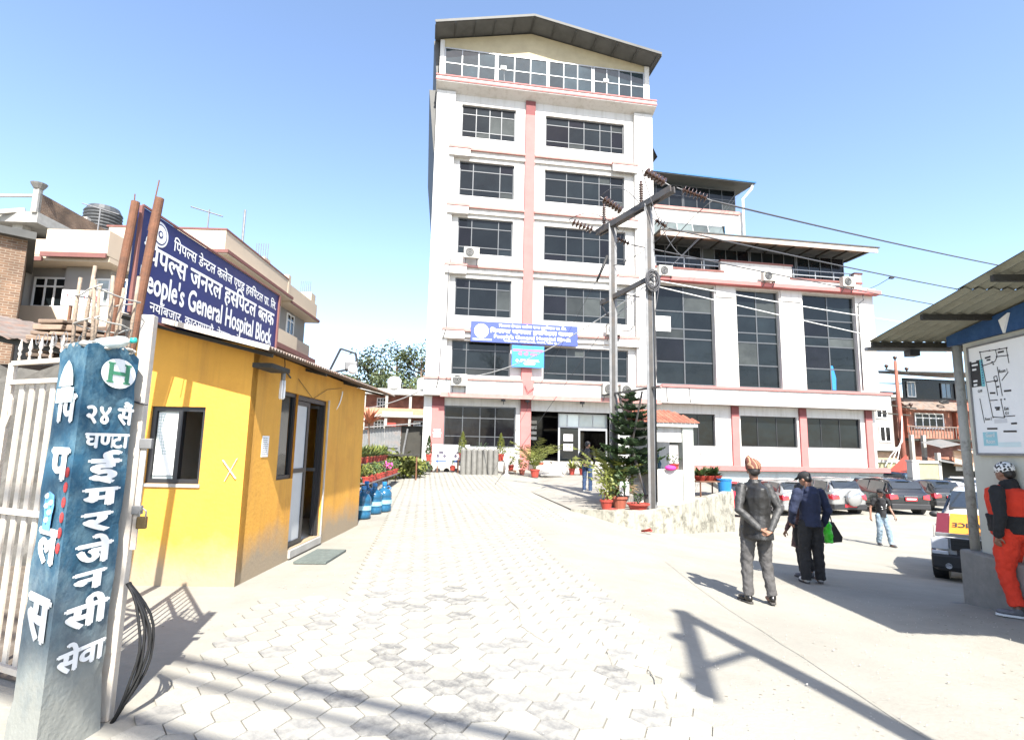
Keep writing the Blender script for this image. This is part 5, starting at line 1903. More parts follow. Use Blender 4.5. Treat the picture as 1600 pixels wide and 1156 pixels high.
# ------------------------------------------------------------------ houses beyond the parking
def bg_right():
    Y = 40
    P = thing('old_brick_house', 'old dark brick house with tiled canopy and white windows behind the parked cars', 'house', (38.6, Y, -1.1))
    MB().box(.3, 12, .3, 8, 0, 7.2).build('wall', K['redbrick'], P)
    MB().box(1.0, 12, .2, .29, 7.3, 9.1).build('gallery_wall', K['gdark'], P)
    m = MB()
    m.add([(-1.6, -2, 9.2), (12, -2, 9.5), (12, 6, 10.2), (-.3, 4, 10.1), (-1.6, -2, 9.3), (12, -2, 9.62), (12, 6, 10.3), (-.3, 4, 10.2)], [(0, 3, 2, 1), (4, 5, 6, 7), (0, 1, 5, 4), (1, 2, 6, 5), (2, 3, 7, 6), (3, 0, 4, 7)])
    m.build('roof', K['roofdark'], P)
    m = MB()
    m.add([(-1.2, -1.4, 8.3), (1.4, -1.4, 8.5), (1.6, 2, 8.9), (-1.2, 2, 8.8)], [(0, 1, 2, 3)])
    m.build('lean_roof', K['roofdark'], P, fix=False)
    for x0, x1 in ((1.3, 2.1), (4.6, 5.6), (6.0, 7.2)):
        window(P, x0, x1, 7.5, 8.8, .1, [0, .5, 1], [0, 1], 'wframe' if x0 < 2 else 'frame', 'gblue')
    # tiled canopy
    n = 0
    for j in range(5):
        for i in range(16):
            x0 = .2+i*.74+(.37 if j % 2 else 0)
            z0 = 6.4+j*.2
            y = -1.1+j*.27
            q = MB()
            q.add([(x0, y, z0), (x0+.7, y, z0+.02), (x0+.7, y+.32, z0+.24), (x0, y+.32, z0+.24), (x0, y, z0-.05), (x0+.7, y, z0-.05)], [(0, 1, 2, 3), (0, 4, 5, 1)])
            q.build('roof_tile', K['tile'] if i > 6 else K['tinrust'], P, fix=False)
    m = MB()
    m.tube([(3.2, -1.0, 7.05), (3.5, -.8, 7.15), (3.9, -.9, 7.15), (3.8, -1.1, 7.0), (3.3, -1.15, 6.95), (3.2, -1.0, 7.05)], .09, 7)
    m.build('old_tyre', K['black'], P)
    window(P, 1.9, 4.7, 4.9, 6.2, .2, [0, .25, .5, .75, 1], [0, .72, 1], 'wframe', 'glass', .1, .09)
    for x in (.8, 5.6, 6.6):
        MB().box(x, x+.22, -.1, .29, 3.9, 6.3).build('pilaster', mat('brown_pilaster', (.30, .09, .05), var=.2), P)
    b = MB()
    for k in range(32):
        b.bar((.4+k*.28, -.6, 4.1), (.4+k*.28, -.6, 5.0), .05)
    each(b, 'railing_bar', K['tinrust'], P)
    MB().bar((.3, -.6, 5.02), (9.3, -.6, 5.02), .08).build('railing', K['tinrust'], P)
    MB().box(.2, 12, -.8, .3, 3.85, 4.05).build('floor_band', K['purlin'], P)
    for x in (.2, 1.3, 5.2):
        MB().bar((x, -1.0, 0), (x, -1.0, 4.3), .26).build('column', K['cement'], P)
    # jumble of tin roofs and boards
    S1 = thing('tin_roofed_stall', 'low stall of tin sheets and weathered boards under the brick house', 'stall', (38.8, 37.5, -1.1))
    MB().box(.2, 9, .5, 2, 0, 2.2).build('dark_interior', K['purlin'], S1)  # solid near-black block, the stall's inner shade as a colour
    for x0, x1, z0, z1, mm in ((.2, 2.0, 3.3, 3.9, 'tin'), (1.7, 4.2, 3.2, 3.0, 'tin'), (4.4, 8.0, 2.9, 3.2, 'tin'), (.1, 3.2, 2.3, 2.2, 'tin')):
        m = MB()
        m.add([(x0, -.8, z0), (x1, -.8, z1-.3), (x1, .9, z1+.1), (x0, .9, z0+.4), (x0, -.8, z0-.05), (x1, -.8, z1-.35)], [(0, 1, 2, 3), (0, 4, 5, 1)])
        m.build('roof_sheet', K[mm], S1, fix=False)
    MB().box(1.9, 4.8, -.3, -.2, 1.9, 3.1).build('board', mat('weathered_board', (.5, .33, .22), var=.35, scale=2, stretch=(1, 1, 4)), S1)
    MB().box(1.9, 4.8, -.35, -.31, 1.55, 1.88).build('board', K['cement'], S1)
    for x in (4.6, .3):
        MB().bar((x, -.4, 0), (x, -.4, 2.9), .28).build('column', K['cement'], S1)
    MB().box(5.2, 9, 1.2, 1.4, .2, 2.3).build('shutter', K['greyrender'], S1)
    MB().box(5.4, 6.6, -.1, .0, .9, 1.5).build('blue_board', K['plastblue'], S1)
    MB().box(4.9, 8.5, .0, .4, 0, 1.6).build('wall', K['white'], S1)
    G = thing('grey_house', 'pale grey cluttered house between the hospital wing and the brick house', 'house', (33.2, 40, -1.1))
    MB().box(0, 5, 0, 6, 0, 7.6).build('wall', K['greyrender'], G)
    MB().box(-1, 5.2, -.6, 6, 3.0, 3.3).build('floor_band', K['cement'], G)
    MB().box(0, 5, -.1, -.01, 1.6, 2.9).build('board', mat('weathered_board2', (.45, .30, .2), var=.3, scale=2), G)
    MB().box(-.2, 5.1, -.5, 6, 7.6, 7.8).build('roof', K['roofdark'], G)
    for x0, z0 in ((1.6, 5.6), (3.4, 5.6), (1.8, 3.7), (3.6, 3.7)):
        window(G, x0, x0+1.1, z0, z0+1.3, -.07, [0, .5, 1], [0, 1], 'wframe', 'gdark', .1, .08)
    L = thing('olive_wall', 'low olive stained wall behind the red flagged barrier by the parked cars', 'wall', (30.5, 36, -1.2))
    MB().box(-1, 7.4, 0, .3, 0, 2.2).build('render', mat('olive_render', (.30, .28, .16), var=.3, scale=1.5), L)
    MB().box(-1, 7.4, -.1, .4, 2.2, 2.4).build('coping', K['cement'], L)
    B = thing('concrete_post', 'short white concrete post between the parked black cars', 'post', (28.0, 28.2, -1.15))
    MB().box(-.22, .22, -.2, .2, 0, 2.35).build('shaft', K['white'], B, bevel=.02)
    MB().box(-.26, .26, -.24, .24, 2.35, 2.45).build('cap', K['white'], B)
    # rusty steel utility pole
    U = thing('utility_pole', 'rusty steel utility pole with small crossarm and insulators beyond the parked cars', 'utility pole', (33.6, 34.5, -1.1))
    MB().tube([(0, 0, 0), (-.05, 0, 4.5), (-.1, 0, 9.4)], [.2, .17, .1], 10).build('shaft', mat('rust_red_pole', (.22, .075, .05), var=.3, scale=3), U, smooth=True)
    m = MB()
    m.bar((-.95, 0, 8.75), (.9, 0, 8.6), .09)
    m.bar((-2.2, 0, 6.3), (1.3, 0, 6.0), .09)
    m.bar((-1.6, 0, 5.6), (.8, 0, 5.5), .09)
    each(m, 'crossarm', K['purlin'], U)
    for x, z in ((-.85, 8.78), (.8, 8.65), (-.1, 9.42), (-2.0, 6.35), (-1.3, 6.3), (.9, 6.05), (-1.4, 5.7)):
        MB().lathe([(.05, 0), (.05, .1), (.12, .15), (.14, .28), (.06, .34)], 10, (x, 0, z)).build('insulator', K['porcelain'], U, smooth=True)
    w = thing('hanging_cables', 'pale cables looping down from the rusty utility pole to the wing corner', 'cable', (33.6, 34.4, 0))
    m = MB()
    for k in range(3):
        m.tube([(0, 0, 4.4-k*.2), (-.6, -.5, 2.9-k*.2), (-1.5-k*.3, -1, 1.5), (-2.9-k*.4, -2.2, .8)], .03, 5)
    each(m, 'cable', K['wirew'], w, smooth=True)
    F = thing('red_barrier_cloth', 'red tarpaulin edge beside the wing corner behind the parked cars', 'cloth', (27.8, 30, -1.1))
    MB().add([(-1.5, 0, 1.55), (.2, 0, 1.65), (1.6, 0, 2.7), (1.9, 0, 1.9), (.2, 0, 1.3), (-1.5, 0, 1.4)], [(0, 1, 4, 5), (1, 2, 3, 4)]).build('tarpaulin', K['redpot'], F, fix=False)
    MB().box(-3.5, -.5, -.1, 0, 1.2, 1.75).build('board', K['cream'], F)
    for x in (-3, 1.7):
        MB().bar((x, .05, 0), (x, .05, 2.0 if x > 0 else 1.4), .08).build('post', K['galv'], F)
    # far rooftops beyond, so the horizon is built up all round
    rng = random.Random(77)
    cols = [K['greyrender'], K['cream'], K['redbrick'], K['white'], K['cement']]
    spots = [(49, 58, 9, 9), (60, 60, 10, 7), (72, 66, 11, 10), (30, 66, 9, 6), (44, 72, 9, 8), (88, 70, 12, 9), (-32, 44, 9, 9), (-44, 40, 10, 8), (-26, 58, 9, 7), (-60, 46, 12, 10), (-21, 70, 8, 8)]
    lb = ['cream', 'grey', 'brick', 'white', 'tall', 'low']
    ORDN = ['two', 'four', 'six', 'one', 'three', 'five', 'three', 'four', 'two', 'five', 'one']
    for i, (x, y, wd, h) in enumerate(spots):
        H = thing('distant_house', ['brick', 'tall', 'pale', 'low', 'long', 'grey'][i % 6]+' distant house on the '+('right' if x > 0 else 'left')+' skyline, number %s outward from the hospital' % ORDN[i], 'house', (x, y, -1 if x > 0 else .2), R(rng.uniform(-12, 12)), 'distant houses round the yard')
        MB().box(-wd/2, wd/2, -4, 4, 0, h).build('wall', cols[i % 5], H)
        MB().box(-wd/2-.3, wd/2+.3, -4.3, 4.3, h, h+.3).build('roof', K['cement'], H)
        for k in range(int(h//3)):
            for j in range(3):
                window(H, -wd/2+.8+j*wd/3.2, -wd/2+2.2+j*wd/3.2, k*3+1, k*3+2.3, -4.08, [0, .5, 1], [0, 1], 'wframe', 'gdark', .1, .08)
bg_right()
# ------------------------------------------------------------------ the double power pole
PR, PL = Vector((5.62, 13.12, 0)), Vector((5.08, 14.40, 0))
def disc_string(parent, p, q, n, r=.118):
    """a strain string of dark porcelain discs between two points; every disc a piece"""
    p, q = Vector(p), Vector(q)
    d = (q-p)
    L = d.length
    u = d.normalized()
    rot_ = u.to_track_quat('Z', 'Y').to_matrix().to_4x4()
    s = MB().tube([p, q], .012, 6).build('insulator_string', K['galv'], parent)
    me = None
    for k in range(n):
        c = p+d*(.16+.70*(k+.5)/n)
        if me is None:
            ob = MB().lathe([(.02, -.045), (.035, -.04), (.04, -.01), (r, -.002), (r*.98, .012), (r*.45, .018), (.03, .035), (.015, .045)], 14).build('insulator_disc', K['porcelain'], s, smooth=True)
            me = ob.data
            ob.matrix_local = Matrix.Translation(c) @ rot_
        else:
            ob = share('insulator_disc', me, s)
            ob.matrix_local = Matrix.Translation(c) @ rot_
    return s
def power_pole():
    P = thing('power_pole', 'twin steel power pole with slanting crossarm, insulator strings and cable coil before the hospital', 'power pole', (5.62, 13.12, 0))
    o = PR
    def rel(v):
        return Vector(v)-o
    for c, h, g in ((PR, 8.02, .08), (PL, 7.95, .05)):
        b = rel(c)
        m = MB()
        m.bar(b+Vector((0, 0, g)), b+Vector((0, 0, h)), .10, .10, up=(1, 0, 0))
        m.build('shaft', K['steel'], P, bevel=.012)
        m = MB()
        for s_ in (-.06, .06):
            m.bar(b+Vector((s_, -.03, g)), b+Vector((s_, -.03, h)), .018, .11, up=(1, 0, 0))
        each(m, 'flange', K['galv'], P)
    d = (PR-PL).normalized()
    a0, a1 = PL-d*.62, PR+d*.85
    m = MB()
    for s_ in (-.07, .07):
        off = Vector((-d.y, d.x, 0))*s_
        m.bar(rel(a0+off+Vector((0, 0, 7.88))), rel(a1+off+Vector((0, 0, 8.10))), .05, .17)
    each(m, 'crossarm', K['steel'], P)
    m = MB()
    m.bar(rel(PL-d*.5+Vector((0, 0, 5.72))), rel(PR+Vector((0, 0, 5.98))), .08, .12)
    m.bar(rel(PL-d*.2+Vector((0, 0, 5.3))), rel(PL-d*.5+Vector((0, 0, 5.72))), .04)
    m.bar(rel(PL-d*.45+Vector((0, 0, 3.05))), rel(PR+d*.3+Vector((0, 0, 3.12))), .05, .05)
    m.bar(rel(PL-d*.1+Vector((.05, 0, 5.95))), rel(PL+d*.9+Vector((.1, 0, 5.6))), .03)
    m.bar(rel(PL+d*.2+Vector((0, 0, 3.05))), rel(PL+d*.6+Vector((0, 0, 2.1))), .035)
    m.bar(rel(PR-d*.3+Vector((0, 0, 3.05))), rel(PL+d*.7+Vector((0, 0, 1.7))), .035)
    m.bar(rel(PR-d*.2+Vector((0, 0, .35))), rel(PL+d*.65+Vector((0, 0, 1.7))), .05)
    m.bar(rel(PR-d*.9+Vector((0, 0, .42))), rel(PR+Vector((0, 0, .44))), .05)
    each(m, 'brace', K['steel'], P)
    # post insulators standing on the arm
    for t_, h in ((-.45, .62), (1.05, .62)):
        c = rel(PL+d*(t_+.1)+Vector((0, 0, 8.0+.1*(t_ > 0))))
        prof = [(.04, 0)]
        for k in range(9):
            prof += [(.035, .02+k*.065), (.065, .04+k*.065), (.035, .06+k*.065)]
        prof += [(.03, h), (.045, h+.03), (.02, h+.06)]
        MB().lathe(prof, 12, tuple(c)).build('post_insulator', K['porcelain'], P, smooth=True)
    # strain strings: three towards the upper left, three towards the lower right
    L = [((5.94, 12.45, 8.24), (5.37, 12.9, 8.86)), ((5.34, 14.0, 8.10), (4.73, 14.4, 8.74)), ((4.82, 14.95, 7.9), (4.02, 15.3, 8.34))]
    Rr = [((6.02, 12.25, 8.10), (6.83, 12.0, 7.71)), ((5.75, 13.1, 7.62), (6.14, 13.0, 7.34)), ((5.15, 14.4, 7.55), (5.62, 14.3, 7.33))]
    for p, q in L:
        disc_string(P, rel(p), rel(q), 6)
    for (p, q), n in zip(Rr, (7, 4, 4)):
        disc_string(P, rel(p), rel(q), n)
    # jumpers
    def arc(p, q, h, n=10):
        p, q = Vector(p), Vector(q)
        return [rel(p.lerp(q, k/n)+Vector((0, 0, 4*h*(k/n)*(1-k/n)))) for k in range(n+1)]
    m = MB()
    m.tube(arc((4.73, 14.4, 8.74), (5.6, 13.3, 7.9), .45), .012, 5)
    m.tube(arc((4.02, 15.3, 8.34), (5.2, 14.2, 7.7), .35), .012, 5)
    m.tube(arc((5.37, 12.9, 8.86), (6.4, 12.6, 6.4), -.5), .012, 5)
    m.tube(arc((6.83, 12.0, 7.71), (5.9, 12.8, 6.6), .1), .012, 5)
    m.tube(arc((5.62, 14.3, 7.33), (5.0, 14.4, 6.2), -.2), .01, 5)
    m.tube(arc((6.14, 13.0, 7.34), (5.1, 14.35, 6.7), -.15), .01, 5)
    each(m, 'jumper', K['wire'], P, smooth=True)
    m = MB()
    m.tube([rel((4.9, 14.3, 6.95)), rel((4.6, 14.35, 6.2))], [.05, .03], 8)
    m.build('cable_termination', K['black'], P, smooth=True)
    # coil of spare cable
    rng = random.Random(6)
    m = MB()
    for k in range(11):
        rr = rng.uniform(.14, .27)
        cz = 5.86+rng.uniform(-.06, .06)
        ph = rng.uniform(0, 6)
        tilt = rng.uniform(-.25, .25)
        pts = []
        for u in range(17):
            t = u*math.pi/8+ph
            pts.append(rel(PR)+Vector((rr*.75*math.cos(t)+.03, -.12+tilt*rr*math.sin(t)-.012*k*.6, cz+rr*math.sin(t)*1.15)))
        m.tube(pts, .013, 5, cap=False)
    each(m, 'cable_coil', K['wire'], P, smooth=True)
    # cable running down the pole
    MB().tube([rel((5.70, 13.02, 5.6)), rel((5.71, 13.03, 3)), rel((5.70, 13.03, .3))], .018, 6).build('down_cable', K['black'], P, smooth=True)
power_pole()
def wire(p, q, sag, r, label, m='wire', group='overhead wires', n=18):
    p, q = Vector(p), Vector(q)
    pts = [p.lerp(q, k/n)-p-Vector((0, 0, 4*sag*(k/n)*(1-k/n))) for k in range(n+1)]
    o = MB().tube(pts, r, 5).build('overhead_wire', K[m], None, smooth=True, loc=p)
    return tag(o, label, 'wire', group)
wire((6.83, 12.0, 7.71), (40.13, 24, 11.0), .25, .024, 'topmost dark power line from the crossarm to the right, above the wing roof')
wire((6.14, 13.0, 7.34), (39.7, 24, 9.3), .25, .022, 'second dark power line from the top, running right across the wing eave')
wire((5.62, 14.3, 7.33), (39.4, 24, 8.2), .2, .020, 'third power line, crossing the wing parapet', 'wire')
wire((5.7, 13.0, 5.9), (39.2, 24, 7.6), .3, .018, 'pale cable from the coil crossing the tall wing windows', 'wirew')
wire((5.7, 13.0, 5.75), (38.8, 24, 5.4), .2, .016, 'lower pale cable from the coil crossing the tall wing windows', 'wirew')
wire((5.62, 13.0, 5.85), (1.0, 27.2, 4.95), .75, .018, 'pale cable drooping left from the coil to the first floor air conditioner', 'wirew')
wire((1.0, 27.2, 4.95), (-9.0, 52.0, 5.2), 1.0, .03, 'pale cable leaving the tower corner to the left towards the hill', 'wirew')
wire((5.08, 14.4, 5.2), (21.2, 33.2, 19.6), .3, .009, 'upper of two thin wires rising from the left pole to the penthouse corner')
wire((4.95, 14.5, 5.0), (20.6, 33.2, 19.2), .3, .009, 'lower of two thin wires rising from the left pole to the penthouse corner')
wire((5.0, 14.5, 5.1), (2.6, 20.5, -.0+.1), 0, .007, 'thin stay wire running down from the left pole towards the entrance ramp')
wire((5.3, 13.6, 7.8), (3.0, 24.5, .3), 0, .006, 'long thin stay wire slanting down across the tower windows')
# the next pole of the line stands behind the viewer and throws its shadow on the apron
far = thing('far_power_pole', 'steel power pole beyond the shed that takes the lines from the crossarm', 'power pole', (40.4, 24.2, -1.2))
MB().tube([(0, 0, 0), (0, 0, 12.6)], [.16, .11], 10).build('shaft', K['steel'], far, smooth=True)
m = MB()
m.bar((-1.2, 0, 12.2), (.9, 0, 12.2), .12).bar((-1.2, 0, 10.6), (.9, 0, 10.6), .12).bar((-1.4, 0, 9.2), (.7, 0, 9.2), .1).bar((-1.8, 0, 6.6), (.2, 0, 6.6), .08)
each(m, 'crossarm', K['steel'], far)
def rear_pole():
    P = thing('rear_power_pole', 'steel power pole with bracket arm standing behind the viewer, seen only by its shadow', 'power pole', (3.27, -1.15, -.1))
    MB().tube([(0, 0, 0), (0, 0, 8.0)], [.12, .085], 12).build('shaft', K['steel'], P, smooth=True)
    m = MB()
    m.bar((.05, .1, 7.9), (-.85, -2.0, 7.9), .12)
    m.bar((0, 0, 6.6), (-.62, -1.45, 7.85), .07)
    each(m, 'crossarm', K['steel'], P)
    for x, y in ((-.8, -1.9), (-.4, -.9)):
        MB().lathe([(.04, 0), (.1, .05), (.1, .12), (.05, .2)], 10, (x, y, 7.95)).build('insulator', K['porcelain'], P, smooth=True)
    # unseen cables added high behind the viewer to stripe the pavers with soft shadow
    for k, (dy, dz, r) in enumerate(((0, 0, .050), (-.32, .05, .035), (-.75, -.1, .060), (-1.05, .1, .03))):
        wire((6.2, -7.45+dy, 9.0+dz), (-9, 1.7+dy, 9.1+dz), .35, r, ['nearest', 'second', 'third', 'farthest'][k]+' thick bundled service cable strung high over the gateway behind the viewer', 'wire', 'service cables over the gateway')
    Q = thing('gateway_pole', 'steel pole behind the viewer carrying the bundled service cables', 'power pole', (6.3, -8.0, -.3))  # added only as an end support for the stripe cables
    MB().tube([(0, 0, 0), (0, 0, 9.8)], [.13, .09], 10).build('shaft', K['steel'], Q, smooth=True)
    MB().bar((-.05, .9, 9.25), (-.05, -.9, 9.25), .1).build('crossarm', K['steel'], Q)
rear_pole()
# ------------------------------------------------------------------ gate lodge with tiled roof
def lodge():
    P = thing('tiled_lodge', 'small white lodge with red tiled roof and open hatch behind the right pole', 'lodge', (5.95, 13.9, .1))
    w = MB()
    w.box(-.05, 1.10, .0, 1.6, 0, .95)
    w.box(-.75, -.12, .3, .5, 0, .62)
    each(w, 'wall', K['white'], P)
    MB().box(.0, 1.2, 1.5, 1.62, .95, 2.1).build('wall', K['white'], P)
    MB().box(-.02, 1.05, .02, .1, 1.68, 2.1).build('lintel', K['white'], P)
    cm = mat('pale_green_post', (.42, .44, .40), var=.12, scale=2, streak=(.3, .3, .26), streak_amt=.4)
    MB().box(.86, 1.16, -.05, .24, 0, 2.1).build('column', cm, P)
    n = 26
    MB().box(-.1, 1.26, -.12, 1.7, 2.08, 2.2).build('eave_board', K['white'], P)
    rows, cols = 7, 16
    for j in range(rows):
        for i in range(cols):
            x0 = -.45+i*.125
            t0, t1 = j/rows, (j+1.25)/rows
            # hipped to the right
            lim = 1.30-.40*t0
            if x0 > lim-.06:
                continue
            y0, z0 = -.16+t0*.95, 2.2+t0*.36
            y1, z1 = -.16+t1*.95, 2.2+t1*.36
            q = MB()
            q.add([(x0+.004, y0, z0+.012), (x0+.062, y0, z0+.04), (x0+.121, y0, z0+.012), (x0+.121, y1, z1+.0), (x0+.062, y1, z1+.026), (x0+.004, y1, z1+.0), (x0+.004, y0, z0-.012), (x0+.121, y0, z0-.012)],
                  [(0, 1, 4, 5), (1, 2, 3, 4), (0, 6, 7, 2, 1)])
            q.build('roof_tile', K['tile'], P, fix=False)
    m = MB()
    m.add([(1.30, -.16, 2.2), (1.30, 1.74, 2.2), (.9, .79, 2.56)], [(0, 1, 2)])
    m.add([(-.45, 1.74, 2.2), (1.30, 1.74, 2.2), (.9, .79, 2.56), (-.45, .79, 2.56)], [(0, 1, 2, 3)])
    m.build('roof_back', K['tile'], P, fix=False)
lodge()
# pot with red geranium on the lodge hatch and a pink cloth
# ------------------------------------------------------------------ plants
def pot(parent, r, h, m='terracotta', z=0, n=14):
    o = MB().lathe([(r*.66, 0), (r*.92, h*.8), (r*1.04, h*.82), (r*1.04, h), (r*.9, h), (r*.86, h*.86), (.001, h*.86)], n, (0, 0, z)).build('pot', K[m], parent)
    return o
def leafmesh(kind, seed, h, w):
    rng = random.Random(seed)
    m = MB()
    if kind == 'spiky':
        for _ in range(46):
            a = rng.uniform(0, 6.28)
            e = rng.uniform(.2, 1.35)
            L = h*rng.uniform(.7, 1.1)
            d = Vector((math.cos(a)*math.cos(e), math.sin(a)*math.cos(e), math.sin(e)))
            s = d.cross(Vector((0, 0, 1))).normalized()*w*.045
            p0 = Vector((math.cos(a), math.sin(a), 0))*.02
            pm = p0+d*L*.6
            m.quad(p0-s, p0+s, pm+s*1.1, pm-s*1.1)
            m.add([pm-s*1.1, pm+s*1.1, p0+d*L+Vector((0, 0, -L*.12))], [(0, 1, 2)])
    elif kind == 'bush':
        for _ in range(150):
            d = Vector((rng.gauss(0, 1), rng.gauss(0, 1), rng.gauss(0, 1))).normalized()*rng.uniform(.45, 1)
            p = Vector((d.x*w*.5, d.y*w*.5, h*.5+d.z*h*.5))
            s = rng.uniform(.03, .06)*max(.6, w*2.2)
            a = Vector((rng.uniform(-1, 1), rng.uniform(-1, 1), rng.uniform(-.5, 1))).normalized()*s
            b = a.cross(Vector((rng.uniform(-1, 1), rng.uniform(-1, 1), rng.uniform(-1, 1)))).normalized()*s*.45
            m.quad(p-a, p+b, p+a, p-b)
        m.tube([(0, 0, -.05), (0, 0, h*.6)], .012, 5)
    elif kind == 'cypress':
        for _ in range(330):
            t = rng.random()
            rr = w*.5*(1-t)**.7*min(1, .5+t*4)*rng.uniform(.6, 1)
            a = rng.uniform(0, 6.28)
            p = Vector((rr*math.cos(a), rr*math.sin(a), t*h))
            u = Vector((math.cos(a)*.5, math.sin(a)*.5, 1)).normalized()*.07
            b = Vector((-math.sin(a), math.cos(a), 0))*.03
            m.quad(p-u*.3, p+b, p+u, p-b)
    elif kind == 'palm':
        for k in range(13):
            a = k*2.4+rng.uniform(-.2, .2)
            L = h*rng.uniform(.75, 1.05)
            e0 = rng.uniform(1.05, 1.5)
            pts = []
            p = Vector((0, 0, 0))
            e = e0
            for i in range(9):
                pts.append(p.copy())
                p += Vector((math.cos(a)*math.cos(e), math.sin(a)*math.cos(e), math.sin(e)))*L/8
                e -= rng.uniform(.07, .20)
            m.tube(pts, [.012*(1-i/10) for i in range(9)], 4)
            for i in range(2, 9):
                if rng.random() < .08:
                    continue
                d = (pts[i]-pts[i-1]).normalized()
                s = d.cross(Vector((0, 0, 1))).normalized()
                for sg in (-1, 1):
                    for off in (0, .33, .66):
                        b = pts[i-1].lerp(pts[i], off)
                        l = w*.30*(1-abs(i-5)/7)*rng.uniform(.55, 1.25)
                        tip = b+(s*sg*.8+d*rng.uniform(.5, 1.1)+Vector((0, 0, rng.uniform(-.5, .15)))).normalized()*l
                        m.quad(b, b+d*.03, tip+d*.006, b.lerp(tip, .5)-d*.035)
    elif kind == 'flower':
        for _ in range(60):
            a = rng.uniform(0, 6.28)
            rr = w*.5*math.sqrt(rng.random())
            z = h*rng.uniform(.3, 1)
            p = Vector((rr*math.cos(a), rr*math.sin(a), z))
            s = rng.uniform(.02, .045)
            u = Vector((rng.uniform(-1, 1), rng.uniform(-1, 1), rng.uniform(0, 1))).normalized()*s
            b = u.cross(Vector((rng.uniform(-1, 1), .3, 1))).normalized()*s*.6
            m.quad(p-u, p+b, p+u, p-b)
            if rng.random() < .3:
                m.tube([(0, 0, 0), p], .003, 3)
    return m
PK = {}
def potted(kind, r, h, ph, pw, leaf, potm, x, y, z, label, group='potted plants round the yard', seed=1, rz=None, cat='potted plant'):
    key = (kind, r, h, ph, pw, leaf, potm, seed)
    if key not in PK:
        t = thing('potted_plant', label, cat, (x, y, z), rz or 0, group)
        pot(t, r, h, potm)
        MB().lathe([(.001, 0), (r*.86, .0), (r*.86, .004)], 12, (0, 0, h*.87)).build('soil', K['soil'], t)
        f = leafmesh(kind, seed, ph, pw)
        f.build('foliage', K[leaf], t, fix=False, loc=(0, 0, h*.85))
        PK[key] = t
        KIDS[t.name] = kids(t)
        return t
    return copy_tree(PK[key], None, (x, y, z), rz if rz is not None else random.uniform(0, 6), label)
ORD = ['first', 'second', 'third', 'fourth', 'fifth', 'sixth', 'seventh', 'eighth', 'ninth', 'tenth', 'eleventh', 'twelfth']
